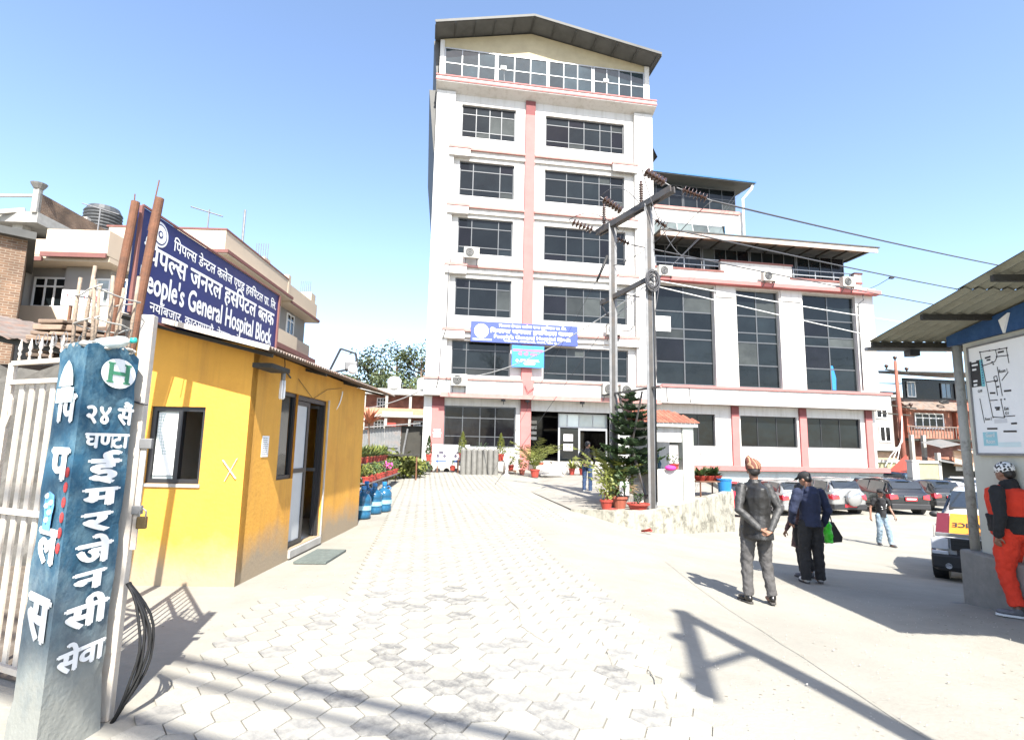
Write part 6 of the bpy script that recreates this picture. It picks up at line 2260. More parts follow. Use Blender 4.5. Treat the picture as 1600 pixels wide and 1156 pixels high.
def tiers():
    # tiered steel stand with red pots beyond the booth
    P = thing('plant_stand', 'long tiered steel stand carrying rows of red pots beyond the yellow booth', 'stand', (-1.95, 15.6, 0), R(-5))
    m = MB()
    for y in (0, 2.0, 4.0, 6.0):
        for x, h in ((0, .95), (.42, .48)):
            m.bar((x, y, 0), (x, y, h), .035)
        m.bar((0, y, .48), (.45, y, .48), .03)
    for x, z in ((-.1, .95), (.1, .95), (.34, .48), (.52, .48)):
        m.bar((x, -.1, z), (x, 6.2, z), .03)
    each(m, 'rail', K['rust'], P)
    MB().box(-.12, .12, -.1, 6.2, .965, .985).build('shelf', K['galv'], P)
    MB().box(.30, .56, -.1, 6.2, .495, .515).build('shelf', K['galv'], P)
    a = R(5)
    rng = random.Random(14)
    def W(x, y):
        return (-1.95+x*math.cos(a)+y*math.sin(a), 15.6-x*math.sin(a)+y*math.cos(a))
    kinds_ = [('spiky', 'leafy', .5, .5), ('spiky', 'leaf', .45, .5), ('bush', 'leafy', .4, .4), ('flower', 'leaf', .35, .35), ('bush', 'leaf', .4, .42)]
    for i in range(12):
        x, y = W(0, .1+i*.52)
        k, lf, h, w = kinds_[i % 2]
        potted(k, .12, .2, h, w, lf, 'redpot', x, y, .985, f'{ORD[i]} red pot from the near end of the upper shelf of the plant stand', 'red pots on the tiered stand', seed=i % 3)
    for i in range(12):
        x, y = W(.43, .1+i*.52)
        k, lf, h, w = kinds_[2+i % 3]
        potted(k, .12, .17, h, w, lf, 'redpot', x, y, .515, f'{ORD[i]} red pot from the near end of the lower shelf of the plant stand', 'red pots on the tiered stand', seed=i % 3)
    f = thing('pink_flowers', 'bright pink flower cluster over the lower shelf of the plant stand', 'flowers', (*W(.55, 3.0), .9))
    m = MB()
    for _ in range(26):
        m.ell((rng.gauss(0, .09), rng.gauss(0, .09), rng.gauss(0, .06)), .03, 6, 4)
    m.build('blossoms', mat('pink_blossom', (.65, .08, .30), var=.2), f)
    MB().tube([(0, 0, 0), (-.05, 0, -.2)], .01, 5).build('stem', K['leafd'], f)
    # shrub heap at the far end
    for i, (x, y, h, w, lf, lb) in enumerate(((-.75, 23.2, 1.1, 1.5, 'leafy', 'yellow green shrub at the far end of the plant stand'), (-.35, 24.6, .8, 1.2, 'leaf', 'low shrub in front of the dark shed doorway'),
                                              (-1.5, 22.6, 1.4, 1.3, 'leafy', 'leafy bush behind the pink flowers'), (-2.3, 20.0, 1.3, 1.2, 'leaf', 'dark bush rising behind the middle of the plant stand'))):
        t = thing('shrub', lb, 'shrub', (x, y, gz(x, y)))
        q = leafmesh('bush', 30+i, h, w)
        for s in range(3):
            q2 = leafmesh('bush', 60+i*3+s, h*.8, w*.7)
            q.add([(a_+[-.3, .3, 0][s]*w, b_, c_) for a_, b_, c_ in q2.v], q2.f)
        q.build('foliage', K[lf], t, fix=False)
    # red cordyline
    t = thing('cordyline', 'tall thin red leaved dracaena rising above the plant stand', 'plant', (-2.0, 20.6, .1))
    MB().tube([(0, 0, 0), (.05, 0, 1.4), (0, 0, 2.3)], .03, 6).build('stem', K['bark'], t)
    q = leafmesh('spiky', 5, .75, .9)
    q.build('foliage', mat('red_leaf', (.32, .12, .06), var=.3, bump=0), t, fix=False, loc=(0, 0, 2.2))
    for x, y, lb in ((-.95, 22.5, 'dark wooden table at the far end of the plant stand'),):
        t = thing('side_table', lb, 'table', (x, y, gz(x, y)))
        MB().box(-.8, .8, -.3, .3, .95, 1.02).build('table_top', K['purlin'], t)
        for sx in (-.7, .7):
            for sy in (-.25, .25):
                MB().bar((sx, sy, 0), (sx, sy, .95), .05).build('leg', K['rust'], t)
tiers()
# blue water jars
def jar(x, y, label):
    t = thing('water_jar', label, 'water jar', (x, y, gz(x, y)+.01), random.uniform(0, 6), 'blue water jars beside the booth')
    MB().lathe([(.15, 0), (.175, .03), (.175, .12), (.165, .14), (.175, .16), (.175, .30), (.165, .32), (.175, .34), (.17, .42), (.12, .50), (.06, .53), (.045, .60), (.05, .61), (.05, .63), (.03, .64)], 22).build('bottle', K['jarblue'], t, smooth=True)
    MB().lathe([(.055, .60), (.055, .66), (.045, .67)], 14).build('cap', K['plastblue'], t)
    MB().tube([(.12, 0, .47), (.17, .02, .53), (.1, .02, .58), (.06, 0, .55)], .012, 6).build('handle', K['plastblue'], t)
    MB().lathe([(.178, .18), (.178, .27)], 22, (0, 0, 0)).build('label_band', mat('jar_label', (.25, .45, .55), var=.3, scale=12), t)
jar(-1.22, 12.25, 'nearest blue water jar against the back corner of the booth')
jar(-1.05, 13.0, 'middle blue water jar beside the booth')
jar(-.86, 13.35, 'right hand blue water jar in the row beside the booth')
jar(-1.30, 13.7, 'rearmost blue water jar beside the booth')
# ------------------------------------------------------------------ plants before the tower
K['finc'] = mat('grey_pipe', (.15, .145, .13), var=.3, scale=4, bump=.3)
def fins():
    t = thing('fin_planter', 'waist high planter screen of grey upright concrete pipes before the tower window', 'planter', (2.46, 24.5, .27))
    for k in range(7):
        x = -.72+k*.24
        MB().lathe([(.118, 0), (.122, .3), (.118, .9), (.121, 1.12), (.10, 1.17), (.03, 1.22)], 10, (x, .03*math.sin(k*2), 0)).build('pipe', K['finc'], t)
    q = leafmesh('flower', 9, .45, 1.3)
    q.build('foliage', K['leafd'], t, fix=False, loc=(0, .3, 1.05))
    MB().box(-.8, .8, .15, .5, 0, 1.1).build('trough', K['finc'], t)
fins()
i = 0
for (kind, r, h, ph, pw, lf, pm, x, y, z, lb) in (
    ('cypress', .17, .3, 1.0, .62, 'leafy', 'redpot', 1.75, 25.3, .95, 'conical green shrub in a red pot left of the concrete pipes'),
    ('cypress', .17, .3, .95, .62, 'leafy', 'redpot', 3.5, 25.2, .95, 'conical green shrub in a red pot right of the concrete pipes'),
    ('cypress', .14, .3, .9, .45, 'leaf', 'redpot', .25, 26.8, .85, 'slim green shrub in a red pot against the pink corner pier'),
    ('bush', .15, .25, .5, .5, 'leafy', 'redpot', 4.05, 25.6, .5, 'yellow leaved bush in a red pot between the pipes and the palm'),
    ('bush', .15, .25, .45, .5, 'leaf', 'redpot', 1.35, 25.7, .45, 'small leafy plant in a red pot behind the arrow board'),
    ('flower', .13, .2, .35, .4, 'leaf', 'redpot', .35, 26.3, .35, 'low flowering pot at the foot of the pink corner pier'),
    ('bush', .15, .25, .6, .55, 'leafy', 'terracotta', 4.5, 25.2, .3, 'bushy pale plant in a clay pot left of the palm'),
    ('palm', .22, .34, 1.9, 1.5, 'leafy', 'redpot', 4.9, 24.2, .28, 'arching yellow green palm in a red pot left of the ramp'),
    ('spiky', .16, .3, .6, .6, 'leafy', 'redpot', 7.05, 25.9, .32, 'left of the two potted palms at the foot of the entrance steps'),
    ('spiky', .16, .3, .62, .6, 'leafy', 'redpot', 7.5, 25.7, .32, 'right of the two potted palms at the foot of the entrance steps'),
    ('bush', .2, .3, .6, .6, 'leaf', 'terracotta', 5.75, 27.2, .55, 'orange clay pot with a shrub in the entrance shadow')):
    potted(kind, r, h, ph, pw, lf, pm, x, y, z, lb, seed=70+i)
    i += 1
for k, (x, y, z, lb) in enumerate(((1.75, 25.3, .3, 'left pot plinth'), (3.5, 25.2, .3, 'right'), (.25, 26.8, .35, 'corner'), (4.05, 25.6, .3, 'x'))):
    t = thing('plant_stool', ['rusty stool under the left conical shrub', 'rusty stool under the right conical shrub', 'rusty stool under the slim corner shrub', 'low rusty stool beside the right conical shrub'][k], 'stool', (x, y, z), 0, 'stools under the tower plants')
    hh = [.65, .65, .5, .2][k]
    MB().box(-.22, .22, -.22, .22, hh-.04, hh).build('seat', K['rust'], t)
    for sx in (-.18, .18):
        for sy in (-.18, .18):
            MB().bar((sx, sy, 0), (sx, sy, hh-.04), .035).build('leg', K['rust'], t)
# row of dark stones along the plinth
for k in range(6):
    x = .25+k*.42
    t = tag(MB().ell((0, 0, .1), (.16, .13, .13), 9, 6).build('kerb_stone', K['concrete'] if k % 2 else K['purlin'], loc=(x, 26.0, .32), rz=k), f'{ORD[k]} rounded stone from the left along the tower plinth', 'stone', 'stones along the tower plinth')
# statue-like white urn by the palm
t = thing('white_vase', 'small white pedestal vase between the pipes and the palm', 'vase', (3.65, 24.3, .28))
MB().lathe([(.16, 0), (.16, .06), (.07, .12), (.06, .4), (.12, .55), (.15, .75), (.09, .85), (.12, .9)], 14).build('vase_body', K['white'], t, smooth=True)
# ------------------------------------------------------------------ planting round the poles
def araucaria():
    t = thing('norfolk_pine', 'young Norfolk pine with tiered branches between the twin power poles', 'tree', (5.45, 14.05, .05))
    MB().tube([(0, 0, 0), (.02, 0, 1.5), (0, 0, 3.15)], [.045, .032, .012], 8).build('trunk', K['bark'], t, smooth=True)
    rng = random.Random(31)
    tiers_ = [(.95, .75), (1.2, .78), (1.45, .74), (1.7, .70), (1.95, .62), (2.18, .55), (2.42, .45), (2.65, .36), (2.85, .27), (3.02, .17)]
    for z, L in tiers_:
        q = MB()
        z0_ = z
        for k in range(8):
            z = z0_+rng.uniform(-.07, .07)
            a = k*.785+z0_*3+rng.uniform(-.3, .3)
            l = L*rng.uniform(.75, 1.2)
            pts = [Vector((math.cos(a)*l*s, math.sin(a)*l*s, z+.20*s*s*l-.05*math.sin(s*3))) for s in (0, .25, .5, .75, 1)]
            q.tube(pts, [.012, .011, .01, .009, .006], 4)
            n = int(26*l/.7)+6
            for i in range(n):
                s = (i+.5)/n
                j = min(3, int(s*4))
                b = pts[j].lerp(pts[j+1], s*4-j)
                for sg in (-1, 1):
                    sl = .19*l/.75*math.sin(min(3.0, .5+s*2.7))+.03
                    sd = Vector((-math.sin(a)*sg, math.cos(a)*sg, 0))
                    tip = b+(sd*.85+Vector((math.cos(a), math.sin(a), 0))*.55+Vector((0, 0, rng.uniform(-.1, .7))))*sl
                    w_ = Vector((0, 0, 1))*.016
                    v_ = Vector((math.cos(a), math.sin(a), 0))*.018
                    q.quad(b-w_, tip-w_*.4, tip+w_*.8, b+w_)
                    q.quad(b-v_, tip-v_*.5, tip+v_*.5, b+v_)
        q.build('branch_tier', K['leafd'], t, fix=False)
araucaria()
def island_plants():
    potted('palm', .2, .3, 1.45, .9, 'leafy', 'terracotta', 5.0, 13.95, tz(4.5, 14), 'broad yellow green palm in a clay pot left of the Norfolk pine', seed=91)
    potted('palm', .2, .3, 1.8, 1.0, 'leafy', 'terracotta', 5.12, 14.75, tz(5.1, 14.7), 'taller palm in a clay pot behind the left edge of the Norfolk pine', seed=90)
    potted('bush', .16, .26, .8, .55, 'leafy', 'redpot', 4.55, 13.45, .05, 'leafy plant in a red pot at the left tip of the raised bed', seed=92)
    potted('bush', .2, .3, .7, .7, 'leaf', 'terracotta', 4.95, 13.6, .08, 'dark leaved shrub in a clay pot under the Norfolk pine', seed=93)
    t = potted('flower', .27, .2, .25, .25, 'leafd', 'redpot', 5.22, 13.05, .07, 'wide shallow red bowl pot with a bare stalk left of the right pole', seed=94)
    # dry twiggy bush
    rng = random.Random(44)
    t = thing('dry_bush', 'tangled dry brown twiggy bush under the Norfolk pine', 'bush', (5.15, 13.75, .08))
    q = MB()
    for _ in range(70):
        a = rng.uniform(0, 6.28)
        p = Vector((rng.uniform(-.05, .05), 0, .45))
        pts = [p.copy()]
        d = Vector((math.cos(a), math.sin(a), rng.uniform(-.1, 1.2))).normalized()
        for _k in range(4):
            p += d*rng.uniform(.08, .14)
            d = (d+Vector((rng.uniform(-.6, .6), rng.uniform(-.6, .6), rng.uniform(-.6, .3)))).normalized()
            pts.append(p.copy())
        q.tube(pts, [.008, .006, .005, .004, .002], 4)
    q.build('twigs', mat('dry_twig', (.30, .22, .12), var=.3), t)
    MB().tube([(0, 0, 0), (.02, 0, .5)], .03, 6).build('trunk', K['bark'], t)
    MB().lathe([(.16, 0), (.2, .05), (.22, .32), (.18, .36)], 14).build('concrete_pot', K['concrete'], t)
    for k, (x, y) in enumerate(((4.98, 13.9), (5.1, 13.82))):
        tag(MB().lathe([(.05, 0), (.055, .05), (.05, .3), (.03, .34)], 10).build('white_bottle', K['letter'], loc=(x, y-.35, .42)), ['left of two white plastic bottles hung in the dry bush', 'right of two white plastic bottles hung in the dry bush'][k], 'bottle', 'white bottles in the bush')
    # flower pots on a small table right of the lodge
    T = thing('pot_table', 'low rusty steel table carrying spiky plants right of the lodge', 'table', (8.45, 15.75, tz(8.4, 15.7)-.02), R(15))
    MB().box(-.5, .55, -.3, .3, .43, .46).build('table_top', K['rust'], T)
    for sx in (-.45, .5):
        for sy in (-.26, .26):
            MB().bar((sx, sy, 0), (sx, sy, .43), .03).build('leg', K['rust'], T)
    z = tz(8.4, 15.7)+.44
    for k, (x, y, s, lb) in enumerate(((8.25, 15.7, 1.0, 'left spiky succulent in a wide red bowl on the low table'), (8.6, 15.85, .9, 'middle plant in a red bowl on the low table'), (8.85, 15.9, .95, 'right spiky succulent in a red bowl on the low table'))):
        t = thing('potted_succulent', lb, 'potted plant', (x, y, z), 0, 'red bowls on the low table')
        MB().lathe([(.12, 0), (.2, .12), (.21, .15), (.18, .15), (.001, .13)], 16).build('pot', K['redpot'], t)
        leafmesh('spiky', 50+k, .42*s, .9).build('foliage', K['leaf'], t, fix=False, loc=(0, 0, .12))
    t = thing('feathery_plant', 'airy grey green plant rising behind the table of red bowls', 'plant', (8.4, 16.4, tz(8.4, 16.4)))
    leafmesh('flower', 12, 1.25, .7).build('foliage', K['leaf'], t, fix=False)
    for k, (x, y, lb) in enumerate(((7.95, 16.2, 'red pot on the ground left of the low table'), (8.1, 16.9, 'red pot behind the left leg of the low table'))):
        potted('spiky', .16, .22, .35, .5, 'leaf', 'redpot', x, y, tz(x, y)+.25*(1-k), lb, seed=95)
    b = thing('blue_bin', 'bright blue plastic bucket bin on the right end of the retaining wall', 'bin', (8.98, 15.62, tz(9, 15.6)-.0))
    MB().lathe([(.17, 0), (.21, .44), (.225, .45), (.225, .49), (.205, .49), (.16, .03), (.001, .02)], 20).build('bucket', K['plastblue'], b)
    MB().tube([(.22*math.cos(a_*.3927), .22*math.sin(a_*.3927), .47) for a_ in range(17)], .012, 5, cap=False).build('rim', K['plastblue'], b)
    # red rag and litter at the foot of the wall
    for (x, y, z, lb) in ((4.55, 12.95, .06, 'crumpled red rag lying on the raised bed beside the wide bowl pot'), (5.05, 12.15, gz(5.05, 12.15)+.03, 'crumpled red wrapper on the ground at the foot of the retaining wall')):
        rg = random.Random(int(x*100))
        m = MB()
        vs = [(rg.uniform(-.16, .16), rg.uniform(-.07, .07), rg.uniform(0, .1)) for _ in range(16)]
        m.v = vs
        m.f = [(i_, (i_+1) % 16, (i_+3) % 16) for i_ in range(16)]
        tag(m.build('red_litter', K['redpot'], loc=(x, y, z), fix=False), lb, 'litter')
    # geranium pot on the hatch and pink cloth
    t = potted('flower', .12, .15, .3, .4, 'leaf', 'redpot', 6.6, 13.95, 1.06, 'small flowering red pot on the lodge hatch sill', seed=96)
    t = thing('pink_cloth', 'folded bright pink cloth on the lodge hatch sill', 'cloth', (6.45, 13.86, 1.05))
    m = MB()
    m.ell((0, 0, .05), (.16, .1, .07), 12, 7)
    m.build('cloth_fold', mat('pink_cloth', (.65, .04, .28), var=.2), t, smooth=True)
island_plants()
# ------------------------------------------------------------------ people
def melt(mb, name, m, parent, voxel=.009, smooth=3, disp=0., dscale=.12, dec=None):
    """fuse overlapping volumes into one continuous skin"""
    me = bpy.data.meshes.new(name)
    me.from_pydata(mb.v, [], mb.f)
    b = bmesh.new()
    b.from_mesh(me)
    bmesh.ops.recalc_face_normals(b, faces=b.faces)
    b.to_mesh(me)
    b.free()
    o = bpy.data.objects.new(name, me)
    C.objects.link(o)
    r = o.modifiers.new('r', 'REMESH')
    r.mode = 'VOXEL'
    r.voxel_size = voxel
    s = o.modifiers.new('s', 'SMOOTH')
    s.factor = .5
    s.iterations = smooth
    if disp:
        tx = bpy.data.textures.new('folds', 'CLOUDS')
        tx.noise_scale = dscale
        tx.noise_depth = 2
        d = o.modifiers.new('d', 'DISPLACE')
        d.texture = tx
        d.strength = disp
        d.mid_level = .5
        d.texture_coords = 'LOCAL'
    dg = bpy.context.evaluated_depsgraph_get()
    ev = o.evaluated_get(dg)
    nm = bpy.data.meshes.new_from_object(ev)
    nm.name = name
    bpy.data.objects.remove(o)
    nm.polygons.foreach_set('use_smooth', [True]*len(nm.polygons))
    nm.materials.clear()
    nm.materials.append(m)
    ob = bpy.data.objects.new(name, nm)
    C.objects.link(ob)
    ob.parent = parent
    return ob
def limb(mb, pts, rs, n=12):
    mb.tube(pts, rs, n)
    for p, r in zip(pts, rs):
        ra = r if isinstance(r, (int, float)) else (r[0]+r[1])/2
        mb.ell(tuple(p), ra, 10, 7)
def hand(mb, w, d, nrm, curl=.5, side=1, s=1.):
    """palm, four bent fingers of unequal length and a thumb leaving the side of the palm"""
    w, d, nrm = Vector(w), Vector(d).normalized(), Vector(nrm).normalized()
    sd = d.cross(nrm).normalized()
    nrm = sd.cross(d)
    k = w+d*.085*s
    mb.tube([w-d*.02, w+d*.02*s, w+d*.05*s, k], [(.026*s, .022*s), (.032*s, .016*s), (.040*s, .015*s), (.040*s, .013*s)], 10)
    for i, L in enumerate((.068, .078, .073, .058)):
        b = k+sd*(.030-.020*i)*s-d*.008*s
        pts = [b]
        dd = d.copy()
        for j, f in enumerate((.45, .32, .23)):
            a = curl*(.5+.5*j)
            dd = (dd*math.cos(a)+nrm*math.sin(a)).normalized()
            pts.append(pts[-1]+dd*L*f*s)
        mb.tube(pts, [.0095*s, .009*s, .008*s, .0065*s], 8)
        mb.ell(tuple(pts[-1]), .0068*s, 6, 5)
    b = w+d*.03*s+sd*.030*s*side
    t1 = b+(sd*side*.75+d*.7+nrm*.3).normalized()*.032*s
    t2 = t1+(sd*side*.2+d*.9+nrm*.45).normalized()*.030*s
    mb.tube([b-sd*side*.012*s, t1, t2], [.014*s, .011*s, .008*s], 8)
    mb.ell(tuple(t2), .0085*s, 6, 5)
SKIN = mat('skin_brown', (.22, .11, .07), rough=.55, var=.08, scale=8, bump=.05)
HAIR = mat('black_hair', (.012, .010, .009), rough=.5, var=.3, scale=40, bump=.6, bscale=90, stretch=(1, 1, .3))
def person(label, loc, rz, pose, outfit, h=1.72):
    s = h/1.72
    t = thing('person', label, 'person', loc, rz)
    t.scale = (s, s, s)
    P = dict(hipw=.09, sh=.185, head=(0, 0), lean=0, kneeL=(.10, -.02, .49), ankL=(.11, .02, .09), kneeR=(-.10, -.02, .49), ankR=(-.11, .02, .09),
             elL=(.27, .03, 1.13), wrL=(.27, -.03, .88), elR=(-.27, .03, 1.13), wrR=(-.27, -.03, .88), hdL=None, hdR=None, fat=1., curl=.5, toeL=0, toeR=0)
    P.update(pose)
    f = P['fat']
    shL, shR = Vector((P['sh'], 0, 1.40)), Vector((-P['sh'], 0, 1.40))
    lean = P['lean']
    HM = Matrix.Translation((0, .0-lean*.2, 1.50)) @ Matrix.Rotation(P['head'][0], 4, 'Z') @ Matrix.Rotation(P['head'][1], 4, 'X') @ Matrix.Translation((0, 0, -1.50))
    b = MB()
    b.tube([(0, 0, .86), (0, 0, .95), (0, .0, 1.07), (0, -.0, 1.28), (0, 0, 1.40), (0, .0, 1.46)], [(.13, .09), (.155, .105), (.13, .095), (.165, .11), (.16, .085), (.06, .06)], 16)
    b.tube([(0, .01, 1.42), (0, -.005, 1.56)], [.058, .052], 12)
    b.ell((0, .012, 1.635), (.074, .093, .098), 16, 11, HM)
    b.ell((0, -.028, 1.575), (.055, .062, .062), 12, 9, HM)
    b.ell((0, -.088, 1.60), (.013, .018, .02), 8, 6, HM)
    b.ell((0, -.078, 1.625), (.009, .012, .025), 8, 6, HM)
    for sx in (-1, 1):
        b.ell((sx*.075, .01, 1.60), (.011, .02, .03), 8, 6, HM)
    arms = []
    for sgn, shd, el, wr, hd in ((1, shL, P['elL'], P['wrL'], P['hdL']), (-1, shR, P['elR'], P['wrR'], P['hdR'])):
        el, wr = Vector(el), Vector(wr)
        limb(b, [shd, el, wr], [.046, .038, .025])
        dd = (wr-el).normalized()
        nn = Vector((-sgn*1.0, 0, 0)) if not hd else Vector(hd[1])
        hand(b, wr, dd if not hd else hd[0], nn, P['curl'], side=1 if sgn > 0 else -1)
        arms.append((shd, el, wr))
    legs = []
    for sgn, kn, an in ((1, P['kneeL'], P['ankL']), (-1, P['kneeR'], P['ankR'])):
        hp = Vector((sgn*P['hipw'], 0, .90))
        limb(b, [hp, Vector(kn), Vector(an)], [.075, .05, .035])
        b.ell((an[0], an[1]-.06, an[2]-.05), (.035, .10, .032), 10, 7)
        legs.append((hp, Vector(kn), Vector(an)))
    melt(b, 'body', outfit.get('skin', SKIN), t, voxel=.0075, smooth=2)
    # face
    e = MB()
    for sx in (-1, 1):
        e.ell((sx*.03, -.076, 1.628), (.012, .008, .007), 8, 6, HM)
    each(e, 'eye', K['letterb'], t, smooth=True)
    MB().ell((0, -.086, 1.562), (.022, .008, .006), 8, 6, HM).build('mouth', mat('lips', (.22, .07, .06)), t, smooth=True)
    # hair
    q = MB()
    q.ell((0, .022, 1.655), (.083, .098, .092), 16, 11, HM)
    q.ell((0, .06, 1.60), (.07, .055, .065), 12, 8, HM)
    melt(q, 'hair', outfit.get('hair', HAIR), t, .009, 2, .01, .03)
    # trousers
    q = MB()
    tr, tm = outfit['trousers']
    q.tube([(0, 0, .82), (0, 0, .90), (0, 0, .99), (0, 0, 1.03)], [(.10*f, .09*f), (.165*f, .125*f), (.155*f, .115*f), (.15*f, .11*f)], 16)
    for hp, kn, an in legs:
        hem = Vector((an[0], an[1], outfit.get('hem', .075)))
        lo = kn.lerp(hem, .55)
        limb(q, [hp, hp.lerp(kn, .5), kn, lo], [(.092+tr*.3)*f, (.086+tr*.5)*f, .068+tr*.9, .06+tr])
        q.tube([lo, hem], [.058+tr, .055+tr], 12)
    melt(q, 'trousers', tm, t, .010, 3, .030, .07)
    # top
    top = outfit['top']
    q = MB()
    hz, fl, m_, tf = top['hem'], top.get('flare', 0), top['mat'], top.get('tf', 1.)
    q.tube([(0, 0, hz), (0, 0, hz+.10), (0, 0, 1.07), (0, 0, 1.28), (0, 0, 1.41), (0, .005, 1.465)],
           [((.175+fl)*f*tf, (.125+fl*.6)*f*tf), ((.17+fl*.7)*f*tf, (.122+fl*.5)*f*tf), ((.158+fl*.3)*f*tf, .122*f*tf), (.19*f*tf, .132*f*tf), (.185*f*tf, .110), (.085, .08)], 18)
    for sx in (-1, 1):
        q.ell((sx*P['sh'], 0, 1.39), .07, 12, 8)
    sl = top.get('sleeve', 'long')
    sleeves = MB() if top.get('smat') else q
    for shd, el, wr in arms:
        r = top.get('sr', .0)
        if sl == 'long':
            limb(sleeves, [shd, shd.lerp(el, .5), el, el.lerp(wr, .5), wr.lerp(el, .06)], [.066+r, .060+r, .053+r, .046+r, .038+r])
        else:
            limb(sleeves, [shd, shd.lerp(el, .55)], [.066, .062])
    if top.get('collar'):
        q.tube([(0, .01, 1.44), (0, .01, 1.50)], [.082, .072], 14)
    if top.get('hood'):
        q.ell((0, .10, 1.43), (.11, .075, .07), 14, 8)
        q.ell((0, .085, 1.47), (.085, .05, .04), 14, 8)
    melt(q, top.get('name', 'jacket'), m_, t, .010, 3, top.get('disp', .028), top.get('ds', .09))
    if top.get('smat'):
        hv, hf = len(sleeves.v)//2, len(sleeves.f)//2
        for lo in (0, 1):
            one = MB()
            one.v = sleeves.v[lo*hv:(lo+1)*hv]
            one.f = [tuple(i-lo*hv for i in f_) for f_ in sleeves.f[lo*hf:(lo+1)*hf]]
            melt(one, 'sleeve', top['smat'], t, .010, 3, .022, .07)
    if top.get('band'):
        z0, z1, bm = top['band']
        q = MB()
        k = 1.012
        q.tube([(0, 0, z0), (0, 0, (z0+z1)/2), (0, 0, z1)], [(.176*f*k+fl, .130*f*k), (.180*f*k, .136*f*k), (.192*f*k, .138*f*k)], 18)
        melt(q, 'lower_panel', bm, t, .011, 3, .024, .09)
    # shoes
    sm, sole = outfit['shoes']
    for an, toe in ((legs[0][2], P['toeL']), (legs[1][2], P['toeR'])):
        Mt = Matrix.Translation((an[0], an[1], an[2]-.09)) @ Matrix.Rotation(toe, 4, 'Z')
        q = MB()
        q.ell((0, -.10, .045), (.046, .095, .036), 12, 8, Mt)
        q.ell((0, .0, .055), (.042, .062, .045), 12, 8, Mt)
        q.tube([Mt @ Vector((0, .0, .05)), Mt @ Vector((0, .0, .10))], [.045, .044], 10)
        sh_o = melt(q, 'shoe', sm, t, .009, 2)
        MB().prism([(-.044, -.05), (-.046, -.13), (-.028, -.195), (.028, -.195), (.046, -.13), (.044, -.05), (.036, .04), (.02, .066), (-.02, .066), (-.036, .04)], .0, .024, 'z', Mt).build('sole', sole, sh_o, bevel=.004)
    return t, HM, P
def topi(t, HM):
    m = mat('dhaka_pattern', (.12, .04, .025), var=.2, scale=6, bump=.1)
    n = m.node_tree
    b = n.nodes['Principled BSDF']
    src = b.inputs['Base Color'].links[0].from_socket
    w = _n(n, 'ShaderNodeTexWave')
    w.inputs['Scale'].default_value = 7
    w.inputs['Distortion'].default_value = 9
    w.inputs['Detail'].default_value = 1
    tc = _n(n, 'ShaderNodeTexCoord')
    n.links.new(tc.outputs['Object'], w.inputs['Vector'])
    r = _n(n, 'ShaderNodeMapRange')
    r.inputs[1].default_value = .78
    r.inputs[2].default_value = .86
    n.links.new(w.outputs['Fac'], r.inputs[0])
    mx = _n(n, 'ShaderNodeMix', data_type='RGBA')
    n.links.new(r.outputs[0], mx.inputs['Factor'])
    n.links.new(src, mx.inputs['A'])
    mx.inputs['B'].default_value = (.30, .19, .11, 1)
    n.links.new(mx.outputs['Result'], b.inputs['Base Color'])
    q = MB()
    N = 20
    rings = [(1.625, .092, .108, 0, 0), (1.66, .096, .11, 0, 0), (1.70, .096, .10, .004, 0), (1.735, .080, .078, .012, .0), (1.76, .050, .045, .022, 0), (1.772, .015, .015, .03, 0)]
    V = []
    for z, a, c, dx, dy in rings:
        for k in range(N):
            th = 2*math.pi*k/N
            x = a*math.cos(th)+dx
            V.append((x, c*math.sin(th)+.012+dy, z+.035*max(0, math.cos(th))*(z-1.62)/.15))
    F = [(j*N+k, j*N+(k+1) % N, (j+1)*N+(k+1) % N, (j+1)*N+k) for j in range(len(rings)-1) for k in range(N)]
    F.append(tuple(len(V)-N+k for k in range(N)))
    q.add(V, F, HM)
    q.build('topi', m, t, smooth=True)
def cap(t, HM, m, brim=True, name='cap'):
    q = MB()
    q.ell((0, .018, 1.662), (.090, .105, .085), 18, 11, HM)
    if brim:
        q.add([tuple(HM @ Vector((x, y, z))) for x, y, z in ((-.065, -.07, 1.672), (.065, -.07, 1.672), (.055, -.155, 1.655), (-.055, -.155, 1.655), (-.065, -.07, 1.684), (.065, -.07, 1.684), (.055, -.155, 1.665), (-.055, -.155, 1.665))],
              [(0, 3, 2, 1), (4, 5, 6, 7), (0, 1, 5, 4), (1, 2, 6, 5), (2, 3, 7, 6), (3, 0, 4, 7)])
    return melt(q, name, m, t, .008, 2)
leather = mat('black_leather', (.014, .0135, .013), rough=.5, var=.3, scale=5, bump=.3, bscale=60)
leather_lit = mat('worn_grey_leather', (.034, .034, .034), rough=.6, var=.3, scale=5, bump=.35, bscale=38)  # same black leather, with the sleeves' shine put into a lighter colour
greycl = mat('grey_cotton', (.20, .20, .20), var=.15, scale=10, bump=.3, bscale=120)
greytr = mat('charcoal_trousers', (.070, .067, .066), var=.2, scale=10, bump=.3, bscale=120)
navy = mat('navy_hoodie', (.012, .018, .045), rough=.9, var=.2, scale=8, bump=.3, bscale=100)
blackcl = mat('black_cotton', (.012, .012, .013), rough=.85, var=.3, scale=8, bump=.3, bscale=100)
redcl = mat('red_fleece', (.60, .035, .012), rough=.9, var=.12, scale=9, bump=.3, bscale=90)
jeans = mat('washed_jeans', (.16, .22, .27), rough=.9, var=.35, scale=4, bump=.3, bscale=100, spots=(.45, .5, .53), spot_amt=.6, spot_scale=4)
jeansd = mat('dark_jeans', (.025, .05, .11), rough=.9, var=.3, scale=6, bump=.3, bscale=100)
shoeb = mat('black_shoe', (.012, .011, .010), rough=.25, var=.2)
shoew = mat('white_sneaker', (.55, .55, .54), rough=.6, var=.1)
shoeg = mat('grey_sneaker', (.10, .10, .11), rough=.6, var=.3)
